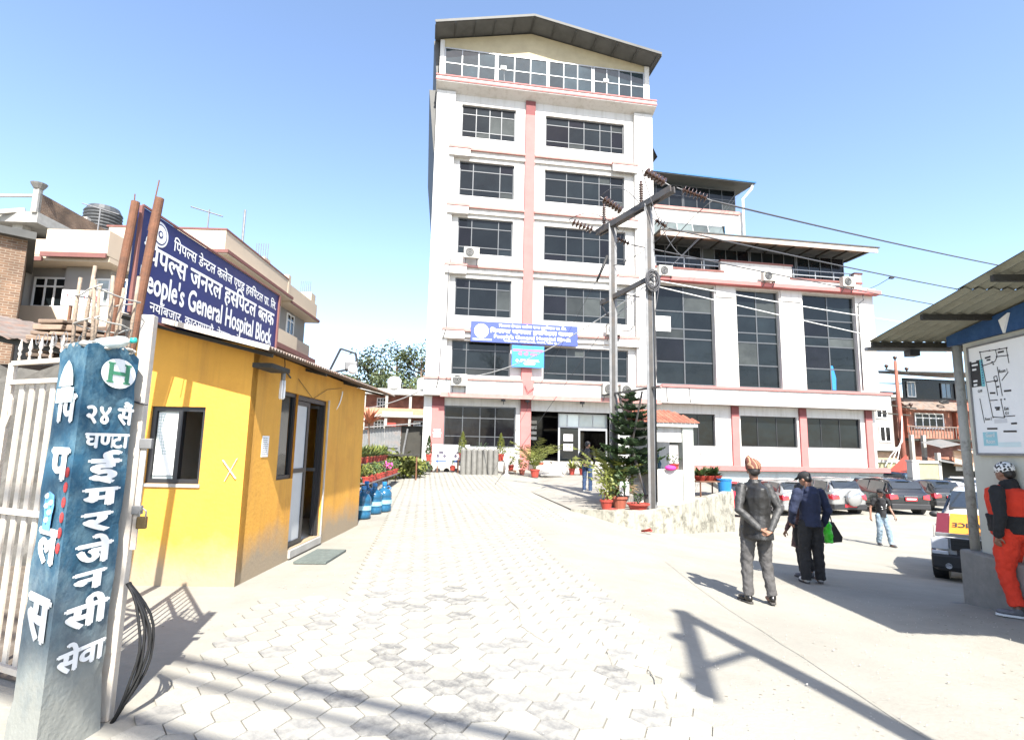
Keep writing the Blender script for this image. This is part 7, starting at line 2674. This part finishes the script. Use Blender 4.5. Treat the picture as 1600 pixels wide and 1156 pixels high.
soleb = mat('dark_sole', (.06, .055, .05), rough=.8)
g = gz(4.14, 6.5)
# 1: man in leather jacket, hands behind his back
t1, HM1, _ = person('man seen from behind in black leather jacket and patterned topi, hands clasped behind his back', (4.14, 6.5, g+.015), R(176),
    dict(head=(R(-16), R(6)), elL=(.262, .09, 1.13), wrL=(.065, .235, .91), elR=(-.262, .09, 1.13), wrR=(-.055, .235, .88), hdL=((-.8, .15, -.5), (0, -1, 0)), hdR=((.8, .15, -.4), (0, -1, 0)), curl=.75,
         kneeL=(.125, -.02, .49), ankL=(.14, .02, .09), kneeR=(-.115, .0, .49), ankR=(-.145, .06, .09), toeL=R(8), toeR=R(-22), sh=.175, fat=1.04),
    dict(trousers=(.006, greytr), hem=.09, top=dict(hem=.78, flare=.03, tf=1.26, mat=leather, smat=leather_lit, collar=True, sr=.0, disp=.03, ds=.16), shoes=(shoeb, soleb)), 1.70)
topi(t1, HM1)
# 2: man in navy hoodie
g = gz(6.14, 8.1)
t2, HM2, _ = person('man in navy hoodie, black cap and loose black trousers, head bowed, seen from behind', (6.10, 8.1, g+.015), R(172),
    dict(head=(R(30), R(24)), lean=.1, elR=(-.27, .05, 1.12), wrR=(-.25, -.08, .88), elL=(.28, .02, 1.12), wrL=(.22, -.14, .92), kneeL=(.10, -.03, .49), ankL=(.12, .02, .09), kneeR=(-.11, -.02, .49), ankR=(-.13, -.02, .09), toeR=R(-25), fat=1.05),
    dict(trousers=(.022, blackcl), hem=.05, top=dict(hem=.88, mat=navy, hood=True, tf=1.1, sr=.012, name='hoodie'), shoes=(shoew, soleb)), 1.70)
cap(t2, HM2, blackcl)
# 3: woman partly hidden beyond him
g = gz(6.45, 8.6)
pat = mat('dark_floral_print', (.05, .022, .025), var=.5, scale=12, spots=(.28, .14, .12), spot_amt=.7, spot_scale=26)
t3, HM3, _ = person('woman in dark floral kurta with a black shoulder bag, mostly hidden beyond the hooded man', (6.34, 8.62, g+.015), R(186),
    dict(head=(R(0), R(20)), elL=(.27, .03, 1.10), wrL=(.30, -.08, .86), elR=(-.30, .02, 1.12), wrR=(-.34, -.05, .84), fat=1.05, kneeL=(.07, 0, .47), kneeR=(-.07, 0, .47), ankL=(.08, .05, .09), ankR=(-.12, .04, .09)),
    dict(trousers=(.012, blackcl), hem=.12, top=dict(hem=.55, flare=.06, mat=pat, name='kurta', disp=.03), shoes=(shoeg, soleb)), 1.52)
gb = thing('green_bag', 'bright green carrier bag hanging at the right side of the hooded man', 'bag', (6.50, 8.22, g+.62))
q = MB()
q.tube([(0, 0, .36), (0, 0, .30), (.0, 0, .15), (0.01, 0, .02)], [(.03, .03), (.07, .04), (.09, .05), (.08, .045)], 14)
melt(q, 'bag_body', mat('green_plastic', (.05, .55, .03), rough=.35, var=.25, scale=9), gb, .009, 1, .03, .05)
MB().tube([(-.02, 0, .34), (0, 0, .46), (.02, 0, .34)], .006, 6).build('handle', K['letter'], gb)
hb = thing('black_handbag', 'black leather handbag beside the green carrier bag', 'bag', (6.72, 8.42, g+.60))
q = MB()
q.prism([(-.13, 0), (.15, 0.02), (.17, .10), (.02, .34), (-.07, .34)], -.05, .05, 'y')
melt(q, 'bag_body', leather, hb, .010, 3)
MB().tube([(-.05, 0, .33), (-.09, .02, .55), (-.02, .05, .62), (.02, 0, .33)], .009, 6).build('strap', K['black'], hb)
# 4: youth walking towards the camera
g = gz(13.96, 15.3)
t4, HM4, _ = person('young man in black print t-shirt, cap and washed jeans walking towards the viewer', (13.96, 15.3, g+.015), R(-10),
    dict(head=(R(10), R(8)), elL=(.30, .05, 1.14), wrL=(.34, -.10, .90), elR=(-.30, .06, 1.14), wrR=(-.34, .0, .88), kneeL=(.12, -.10, .50), ankL=(.15, -.14, .09), kneeR=(-.08, .0, .49), ankR=(-.06, .14, .11), toeL=R(10), toeR=R(-10), sh=.20),
    dict(trousers=(.018, jeans), hem=.07, top=dict(hem=.88, mat=blackcl, sleeve='short', name='t_shirt', disp=.02), shoes=(shoeg, soleb)), 1.68)
cap(t4, HM4, blackcl)
pr = MB()
for pts in ([(-.09, 1.20), (-.03, 1.16), (.05, 1.20), (.09, 1.28)], [(-.07, 1.13), (.0, 1.12), (.06, 1.17)], [(-.02, 1.22), (.04, 1.26)]):
    pr.tube([(x, -.150, z) for x, z in pts], .012, 5)
pr.build('shirt_print', K['letter'], t4)
# 5: person in red at the board
g = gz(6.9, 5.75)
t5, HM5, _ = person('person in red and black tracksuit and chequered beanie, hand raised to the ear', (6.95, 5.72, g+.015), R(192),
    dict(head=(R(-10), R(8)), elR=(-.44, .02, 1.40), wrR=(-.21, .0, 1.56), hdR=((.75, .1, .45), (0.4, -.2, -.8)), elL=(.27, .05, 1.13), wrL=(.25, .0, .90),
         kneeL=(.13, -.03, .49), ankL=(.15, .06, .09), kneeR=(-.12, -.10, .49), ankR=(-.16, -.10, .09), toeL=R(30), toeR=R(-30), sh=.20, fat=1.22),
    dict(trousers=(.020, redcl), hem=.12, top=dict(hem=.92, mat=redcl, smat=blackcl, collar=True, name='track_top', band=(.92, 1.12, blackcl), sr=.012, disp=.02), shoes=(shoeg, shoew)), 1.74)
bn = mat('checked_beanie', (.02, .02, .022), var=.2)
n_ = bn.node_tree
ck = _n(n_, 'ShaderNodeTexVoronoi')
ck.inputs['Scale'].default_value = 34
tc_ = _n(n_, 'ShaderNodeTexCoord')
n_.links.new(tc_.outputs['Object'], ck.inputs['Vector'])
mr_ = _n(n_, 'ShaderNodeMapRange')
mr_.inputs[1].default_value = .42
mr_.inputs[2].default_value = .50
n_.links.new(ck.outputs['Distance'], mr_.inputs[0])
mx_ = _n(n_, 'ShaderNodeMix', data_type='RGBA')
n_.links.new(mr_.outputs[0], mx_.inputs['Factor'])
mx_.inputs['A'].default_value = (.02, .02, .022, 1)
mx_.inputs['B'].default_value = (.7, .7, .68, 1)
n_.links.new(mx_.outputs['Result'], n_.nodes['Principled BSDF'].inputs['Base Color'])
cap(t5, HM5, bn, False, 'beanie')
q = MB()
q.tube([(0, .03, 1.42), (0, .02, 1.50), (0, .01, 1.53)], [.10, .092, .08], 14)
melt(q, 'scarf', blackcl, t5, .010, 2, .02, .04)
q = MB()     # black flank wedge across the back
q.add([(-.19, .145, 1.34), (.02, .168, 1.03), (-.24, .13, 1.0)], [(0, 1, 2)])
st = MB()
for dz in (0, .03):
    st.bar((-.22, .052, 1.41-dz), (-.38, -.045, 1.335-dz), .012, .012)
each(st, 'white_stripe', K['letter'], t5)
ph = thing('mobile_phone', 'dark phone held at the ear of the person in red', 'phone', (7.12, 5.72, g+1.56), R(10))
MB().box(-.006, .006, -.04, .04, -.075, .075).build('case', K['black'], ph, bevel=.004)
# 6: man at the entrance
g = gz(5.49, 18.3)
t6, HM6, _ = person('man in black leather jacket and dark jeans standing in front of the entrance steps', (5.52, 18.3, g+.012), R(150),
    dict(head=(R(-28), R(14)), elL=(.28, .12, 1.14), wrL=(.10, .20, .95), hdL=((-.8, .1, -.4), (0, -1, 0)), elR=(-.27, .02, 1.13), wrR=(-.20, -.12, .95), sh=.19),
    dict(trousers=(.006, jeansd), top=dict(hem=.88, mat=leather, collar=True, disp=.03), shoes=(shoew, shoew)), 1.70)
# 7: figure at the lodge hatch
t7, HM7, _ = person('person in dark blue top standing at the lodge hatch behind the right pole', (6.22, 14.62, .12), R(180), dict(head=(R(20), R(10))),
    dict(trousers=(.006, blackcl), top=dict(hem=.85, mat=mat('slate_blue_top', (.02, .06, .10), var=.2), name='shirt'), shoes=(shoeb, soleb)), 1.62)
# 8: attendant inside the booth, seated low behind the window
t8, HM8, _ = person('attendant with dark hair seated inside the yellow booth behind the open window pane', (-2.40, 7.15, -.38), R(-60), dict(head=(R(15), R(5))),
    dict(trousers=(.006, blackcl), top=dict(hem=.85, mat=mat('white_shirt', (.5, .5, .48), var=.1), name='shirt'), shoes=(shoeb, soleb)), 1.64)
# ------------------------------------------------------------------ parked vehicles
def paint(name, col, rough=.25, flake=0.):
    m = mat(name, col, rough=rough, var=.04, bump=0, coat=.8, metal=flake)
    return m
CP = dict(silver=paint('silver_paint', (.30, .305, .30), flake=.4), white=paint('white_car_paint', (.48, .48, .47)), black=paint('black_car_paint', (.010, .011, .013)), dark=paint('graphite_car_paint', (.030, .033, .035), flake=.3),
          red=paint('red_car_paint', (.42, .02, .03)), grey=paint('grey_car_paint', (.16, .17, .17), flake=.4))
carglass = mat('car_glass', (.018, .022, .025), rough=.04, var=.2, bump=0, spec=1.0)
tail = mat('tail_lamp_red', (.42, .015, .02), rough=.15, var=.2, bump=0, coat=1)
lampw = mat('head_lamp', (.55, .57, .6), rough=.1, var=.2, bump=0, coat=1)
plastic = mat('black_bumper', (.02, .02, .021), rough=.55, var=.15, bump=.05)
chrome = mat('chrome_trim', (.55, .56, .58), rough=.15, metal=.9, bump=0)
tyre = mat('tyre', (.018, .018, .018), rough=.85, var=.2, bump=.2)
rimm = mat('alloy_rim', (.35, .36, .37), rough=.35, metal=.6, bump=0)
plate = mat('red_plate', (.50, .02, .03), rough=.4, bump=0)
def car(label, loc, rz, L=4.1, Wd=1.75, H=1.62, body='silver', kind='suv', spare=False, hood=.95, group='cars parked before the hospital wing', name='parked_car', clad=True, cat='car'):
    """length along y, nose at +y, tail towards -y; z = 0 on the ground"""
    t = thing(name, label, cat, loc, rz, group)
    bm_ = CP[body] if isinstance(body, str) else body
    w = Wd/2
    belt = H*.60
    hh = H*.62 if kind != 'sedan' else H*.60
    # stations: y, half width, bottom, belt, roof z, roof half width
    yt, yn = -L/2, L/2
    ws0, ws1 = yn-hood-.05, yn-hood-.80       # windscreen foot / head
    rs1, rs0 = {'suv': (yt+.42, yt+.12), 'hatch': (yt+.60, yt+.15), 'sedan': (yt+1.15, yt+.60), 'van': (yt+.22, yt+.06)}[kind]
    st = [(yt, w*.86, .42, belt*.86, None), (yt+.06, w*.95, .34, belt*.97, None), (rs0, w*.98, .30, belt, None), (rs1, w, .26, belt*1.0, H*.975), ((rs1+ws1)/2, w, .24, belt*.98, H), (ws1, w, .24, belt*.96, H*.965),
          (ws0, w*.985, .25, hh*.99, None), (yn-.45, w*.96, .27, hh*.93, None), (yn-.12, w*.90, .32, hh*.84, None), (yn, w*.78, .40, hh*.70, None)]
    def ring(y, hw, bo, be, ro):
        rw = hw*(.68 if kind == 'van' else .76)
        if ro is None:
            zt = be+.035
            up = [(hw*.93, be+.012), (hw*.80, zt), (hw*.45, zt+.02), (0, zt+.028)]
        else:
            up = [(hw*.955, be+.03), (rw+.02, ro-.07), (rw*.86, ro-.012), (0, ro+.015)]
        lo = [(0, bo-.03), (hw*.80, bo-.03), (hw*.97, bo+.04), (hw*1.0, bo+(be-bo)*.35), (hw*1.0, bo+(be-bo)*.70), (hw*.985, be-.03)]
        right = lo+up
        return [(x, y, z) for x, z in right]+[(-x, y, z) for x, z in right[-2:0:-1]]
    if kind == 'van':
        ws1 = yn-hood-1.15
        st[5] = (ws1, w*.93, .24, belt*1.0, H*.965)
        st[4] = ((rs1+ws1)/2, w*.96, .24, belt*1.0, H)
        st[6] = (ws0, w*.90, .25, hh*1.08, None)
        st[7] = (yn-.45, w*.93, .27, hh*.93, None)
        st[8] = (yn-.12, w*.92, .32, hh*.78, None)
    rings = [ring(*s) for s in st]
    n = len(rings[0])
    m = MB()
    V = [p for r in rings for p in r]
    F = [(j*n+i, j*n+(i+1) % n, (j+1)*n+(i+1) % n, (j+1)*n+i) for j in range(len(rings)-1) for i in range(n)]
    F += [tuple(range(n))[::-1], tuple((len(rings)-1)*n+i for i in range(n))]
    m.add(V, F)
    bo_ = m.build('body', bm_, t, smooth=True)
    sb = bo_.modifiers.new('s', 'SUBSURF')
    sb.levels = sb.render_levels = 1
    # glass: side bands between belt and roof on the greenhouse
    def P(j, k, f=0.):
        return Vector(rings[j][k])
    def pane(c, name='side_window', lift=.012, mm=None):
        c = [Vector(p) for p in c]
        nn = (c[1]-c[0]).cross(c[3]-c[0]).normalized()
        cen = sum(c, Vector())/4
        if nn.dot(cen-Vector((0, (yt+yn)/2, H*.5))) < 0:
            nn = -nn
        return MB().add([p+nn*lift for p in c]+[p-nn*.02 for p in c], [(0, 1, 2, 3), (4, 7, 6, 5), (0, 4, 5, 1), (1, 5, 6, 2), (2, 6, 7, 3), (3, 7, 4, 0)]).build(name, mm or carglass, t)
    for sx in (0, 1):
        ia, ib = (6, 7) if not sx else (n-6, n-7)
        def S(j, u, v):
            a, b_ = P(j, ia), P(j, ib)
            return a.lerp(b_, v)
        for (j, u0, u1) in ((3, .10, .95), (4, .06, .94)):
            def Q(u, v):
                return S(j, 0, v).lerp(S(j+1, 0, v), u)
            pane([Q(u0, .05), Q(u1, .05), Q(u1, .86), Q(u0, .86)])
        # quarter lights
        if kind in ('suv', 'van'):
            a = S(3, 0, .05)
            pane([S(3, 0, .1)+Vector((0, -.03, 0)), S(3, 0, .85)+Vector((0, -.03, 0)), S(3, 0, .6).lerp(P(2, ia), .35), S(3, 0, .1).lerp(P(2, ia), .55)], 'quarter_window')
        pane([S(5, 0, .05)+Vector((0, .03, 0)), S(5, 0, .85)+Vector((0, .04, 0)), S(5, 0, .45).lerp(P(6, ia), .42), S(5, 0, .05).lerp(P(6, ia), .72)], 'quarter_window')
    # windscreen and back window
    def scr(j0, j1, name, a, b_, inset=.82, lift=.035):
        A, B = P(j0, 7), P(j0, n-7)
        Cc, D = P(j1, 7), P(j1, n-7)
        l0, r0 = A.lerp(Cc, a), B.lerp(D, a)
        l1, r1 = A.lerp(Cc, b_), B.lerp(D, b_)
        for q in (l0, r0, l1, r1):
            q.x *= inset
        return pane([l0, r0, r1, l1], name, lift)
    back = scr(2, 3, 'rear_window', .30, .93, .92)
    front = scr(6, 5, 'windscreen', .24, .93, .95, .055)
    # wheels
    for y in (yt+.75, yn-.78):
        for sx in (-1, 1):
            q = MB()
            Mw = Matrix.Translation((sx*(w-.10), y, .33)) @ Matrix.Rotation(R(90), 4, 'Y')
            MB().lathe([(.40, -.12), (.40, .105)], 20, (0, 0, 0), Matrix.Translation((sx*(w-.10), y, .36)) @ Matrix.Rotation(R(90)*sx, 4, 'Y')).build('wheel_arch', plastic, t)
            wh = MB().lathe([(.22, -.10), (.31, -.11), (.335, -.08), (.335, .08), (.31, .125), (.22, .12)], 22, (0, 0, 0), Matrix.Translation((sx*(w-.10), y, .335)) @ Matrix.Rotation(R(90)*sx, 4, 'Y')).build('wheel', tyre, t, smooth=False)
            MB().lathe([(.215, .0), (.215, .13), (.19, .11), (.06, .12), (.05, .135), (.01, .135)], 20, (0, 0, 0), Matrix.Translation((sx*(w-.10), y, .335)) @ Matrix.Rotation(R(90)*sx, 4, 'Y')).build('rim', rimm, wh)
            sp = MB()
            for k in range(5):
                a = k*1.2566
                sp.bar((sx*(w+.028), y+.05*math.cos(a), .335+.05*math.sin(a)), (sx*(w+.028), y+.19*math.cos(a+.12), .335+.19*math.sin(a+.12)), .045, .012, up=(1, 0, 0))
            sp.build('spoke', chrome if k % 2 else rimm, wh)
    # bumpers, lamps, plate, handles, mirrors
    MB().prism([(-w*.93, yt-.03), (w*.93, yt-.03), (w*.99, yt+.12), (w*1.01, yt+.36), (w*.96, yt+.36), (-w*.96, yt+.36), (-w*1.01, yt+.36), (-w*.99, yt+.12)], .26, .50, 'z').build('rear_bumper', plastic if clad else bm_, t, bevel=.03)
    MB().prism([(-w*.88, yn+.03), (w*.88, yn+.03), (w*.97, yn-.14), (w*.99, yn-.4), (-w*.99, yn-.4), (-w*.97, yn-.14)], .26, .48, 'z').build('front_bumper', plastic if clad else bm_, t, bevel=.03)
    if clad:
        for sx in (-1, 1):
            MB().box(sx*w*.985-.02, sx*w*.985+.02, yt+1.15, yn-1.18, .24, .36).build('side_cladding', plastic, t, bevel=.01)
    for sx in (-1, 1):
        MB().add([(sx*w*.96, yt+.015, belt*.70), (sx*w*.60, yt-.02, belt*.74), (sx*w*.62, yt-.01, belt*.90), (sx*w*.97, yt+.07, belt*.95), (sx*w*1.01, yt+.30, belt*.92), (sx*w*1.0, yt+.24, belt*.74)],
                 [(0, 1, 2, 3), (0, 3, 4, 5)]).build('tail_lamp', tail, t, fix=False)
        MB().add([(sx*w*.52, yn-.0, hh*.66), (sx*w*.86, yn-.07, hh*.66), (sx*w*.90, yn-.13, hh*.80), (sx*w*.55, yn-.04, hh*.80), (sx*w*.95, yn-.30, hh*.82), (sx*w*.95, yn-.26, hh*.70)],
                 [(0, 1, 2, 3), (1, 5, 4, 2)]).build('headlamp', lampw, t, fix=False)
        for y in (.15, -.85):
            MB().bar((sx*(w*1.0+.012), y, belt*.86), (sx*(w*1.0+.012), y+.17, belt*.865), .02, .025).build('door_handle', bm_, t)
        MB().ell((sx*(w+.06 if kind != 'van' else w*.97), ws0-.22, belt+.06 if kind != 'van' else belt+.14), (.085, .05, .06), 10, 7).build('mirror', plastic if kind == 'van' else bm_, t, smooth=True)
        # door shut lines
        for y in (ws0-.15, ws0-1.05, rs1+.55):
            MB().box(sx*(w*1.004)-.003, sx*(w*1.004)+.003, y, y+.012, .38, belt*.93).build('shut_line', K['black'], t)
        if kind in ('suv',):
            MB().bar((sx*w*.64, rs1+.2, H+.02), (sx*w*.64, ws1-.1, H+.02), .035, .03).build('roof_rail', chrome if body != 'black' else plastic, t)
    if spare:
        Ms = Matrix.Translation((.10, yt-.02, belt*.78)) @ Matrix.Rotation(R(90), 4, 'X')
        sp = MB().lathe([(.34, -.02), (.36, .02), (.36, .14), (.33, .19), (.12, .215), (.01, .22)], 26, (0, 0, 0), Ms).build('spare_wheel_cover', bm_, t, smooth=True)
        MB().box(-.30, .28, yt-.045, yt-.03, .37, .50).build('number_plate', plate, t)
    else:
        p_ = MB().box(-.26, .26, yt-.055, yt-.035, belt*.66, belt*.66+.15).build('number_plate', plate, t)
        MB().box(-.21, .21, yt-.06, yt-.056, belt*.66+.055, belt*.66+.105).build('plate_digits', K['letter'], p_)
    MB().box(-.30, .30, yt-.03, yt-.01, belt*.86, belt*.88).build('tail_trim', chrome, t)
    MB().box(-.42, .42, yn+.02, yn+.035, .52, .66).build('grille', plastic, t)
    MB().bar((-.30, rs1-.1, H*.985), (.30, rs1-.1, H*.985), .18, .03).build('spoiler', bm_, t, bevel=.01)
    return t
def pc(label, x, y, deg, **kw):
    return car(label, (x, y, gz(x, y)+.01), R(deg), **kw)
# tails towards the yard; placed by the middle of the tail and the heading of the nose
def tc(label, x, y, az, **kw):
    L = kw.get('L', 4.1)
    return pc(label, x+L/2*math.sin(R(az)), y+L/2*math.cos(R(az)), -az, **kw)
tc('silver boxy hatchback parked between the two standing men, red tail lamp showing', 17.1, 23.4, 2, L=3.7, Wd=1.55, H=1.62, body='silver', kind='suv', clad=False, hood=.75)
tc('white silver compact SUV with a pale spare wheel cover on its tailgate', 19.25, 22.8, 2, L=4.1, Wd=1.74, H=1.66, body='silver', kind='suv', spare=True)
tc('red hatchback half hidden behind the retaining wall and the man in leather jacket', 13.7, 22.6, -4, L=3.7, Wd=1.6, H=1.5, body='red', kind='hatch', clad=False)
tc('black SUV with a chrome tail strip and red number plate behind the walking youth', 21.9, 22.3, 10, L=4.6, Wd=1.85, H=1.62, body='black', kind='suv')
tc('graphite hatchback with slanted red tail lamps left of the shed column', 25.6, 23.7, 14, L=3.75, Wd=1.62, H=1.52, body='dark', kind='hatch')
tc('dark sedan parked behind the black SUV, roof and rear glass showing', 21.2, 28.6, 5, L=4.3, Wd=1.74, H=1.5, body='dark', kind='sedan')
tc('blue black car with sky reflecting in its windscreen behind the graphite hatchback', 27.0, 29.0, 60, L=4.4, Wd=1.8, H=1.75, body='black', kind='suv', clad=False)
tc('white sedan at the far right end of the parking, beside the shed column', 31.0, 29.0, 75, L=4.3, Wd=1.75, H=1.5, body='white', kind='sedan', clad=False)
def ambulance():
    x, y = 11.55, 9.98
    t = car('ambulance with orange bonnet and mirrored lettering, half hidden by the shed column', (x, y, gz(10.2, 9.3)-.02), R(130), L=4.3, Wd=1.62, H=1.72, body='white', kind='van', hood=.85, group=None, name='ambulance', clad=True, cat='ambulance')
    yn, w, hh = 2.15, .81, 1.72*.62
    orange = mat('ambulance_orange', (.55, .21, .02), rough=.4, bump=0)
    maroon = mat('ambulance_maroon', (.09, .004, .012), rough=.6, bump=0)
    # bonnet decals follow the bonnet slope
    b0 = Vector((0, yn-.12, hh*.78+.085))
    b1 = Vector((0, yn-.86, hh*1.08+.07))
    def on(u, v):
        p = b0.lerp(b1, v)
        return Vector((u, p.y, p.z+.02-.03*abs(u)))
    for u0, u1, mm, nm in ((-.52, .52, orange, 'bonnet_panel'), (.53, .72, maroon, 'side_panel'), (-.72, -.53, maroon, 'side_panel')):
        MB().add([on(u0, 0), on(u1, 0), on(u1, 1), on(u0, 1)], [(0, 1, 2, 3)]).build(nm, mm, t, fix=False)
    v, f, wd = lay('AMBULANCE')
    m = MB()
    sx = .96/wd
    sl = (b1-b0).normalized()
    # mirrored so that it reads right in a driver's mirror
    for k, (ox, oy) in enumerate(((0, 0), (.03, 0), (-.03, 0), (0, .02))):
        m.add([tuple(on(.48-(p[0]+ox)*sx, .30)+sl*(p[1]+oy)*.24+Vector((0, 0, .006+.0005*k)))for p in v], f)
    m.v = [(-a, b, c) for a, b, c in m.v]
    m.build('lettering', K['letterb'], t, fix=False)
    MB().box(-.50, .50, yn+.0, yn+.05, hh*.60, hh*.80).build('grille', plastic, t, bevel=.01)
    for k in range(3):
        MB().box(-.48, .48, yn+.05, yn+.06, hh*.62+k*.07, hh*.62+.02+k*.07).build('grille_bar', K['black'], t)
    MB().box(-.72, .72, yn-.04, yn+.03, hh*.82, hh*.88).build('bonnet_lip', CP['silver'], t, bevel=.01)
    for sx_ in (-1, 1):
        h = MB().box(sx_*.66-.13, sx_*.66+.13, yn-.06, yn+.035, hh*.60, hh*.79).build('headlamp', lampw, t, bevel=.02)
        MB().box(sx_*.66-.12, sx_*.66+.12, yn-.05, yn+.045, hh*.52, hh*.58).build('indicator', lampw, t, bevel=.01)
        MB().lathe([(.05, 0), (.05, .03)], 12, (0, 0, 0), Matrix.Translation((sx_*.55, yn+.03, .36)) @ Matrix.Rotation(R(-90), 4, 'X')).build('fog_lamp', lampw, t)
    MB().box(-.80, .80, yn-.05, yn+.06, .30, .56).build('front_bumper', plastic, t, bevel=.04)
    p_ = MB().box(-.25, .25, yn+.062, yn+.075, .40, .54).build('number_plate', plate, t)
    MB().box(-.2, .2, yn+.0752, yn+.078, .42, .48).build('plate_digits', K['letter'], p_)
    MB().box(-.14, .14, yn+.0752, yn+.078, .495, .525).build('plate_digits', K['letter'], p_)
ambulance()
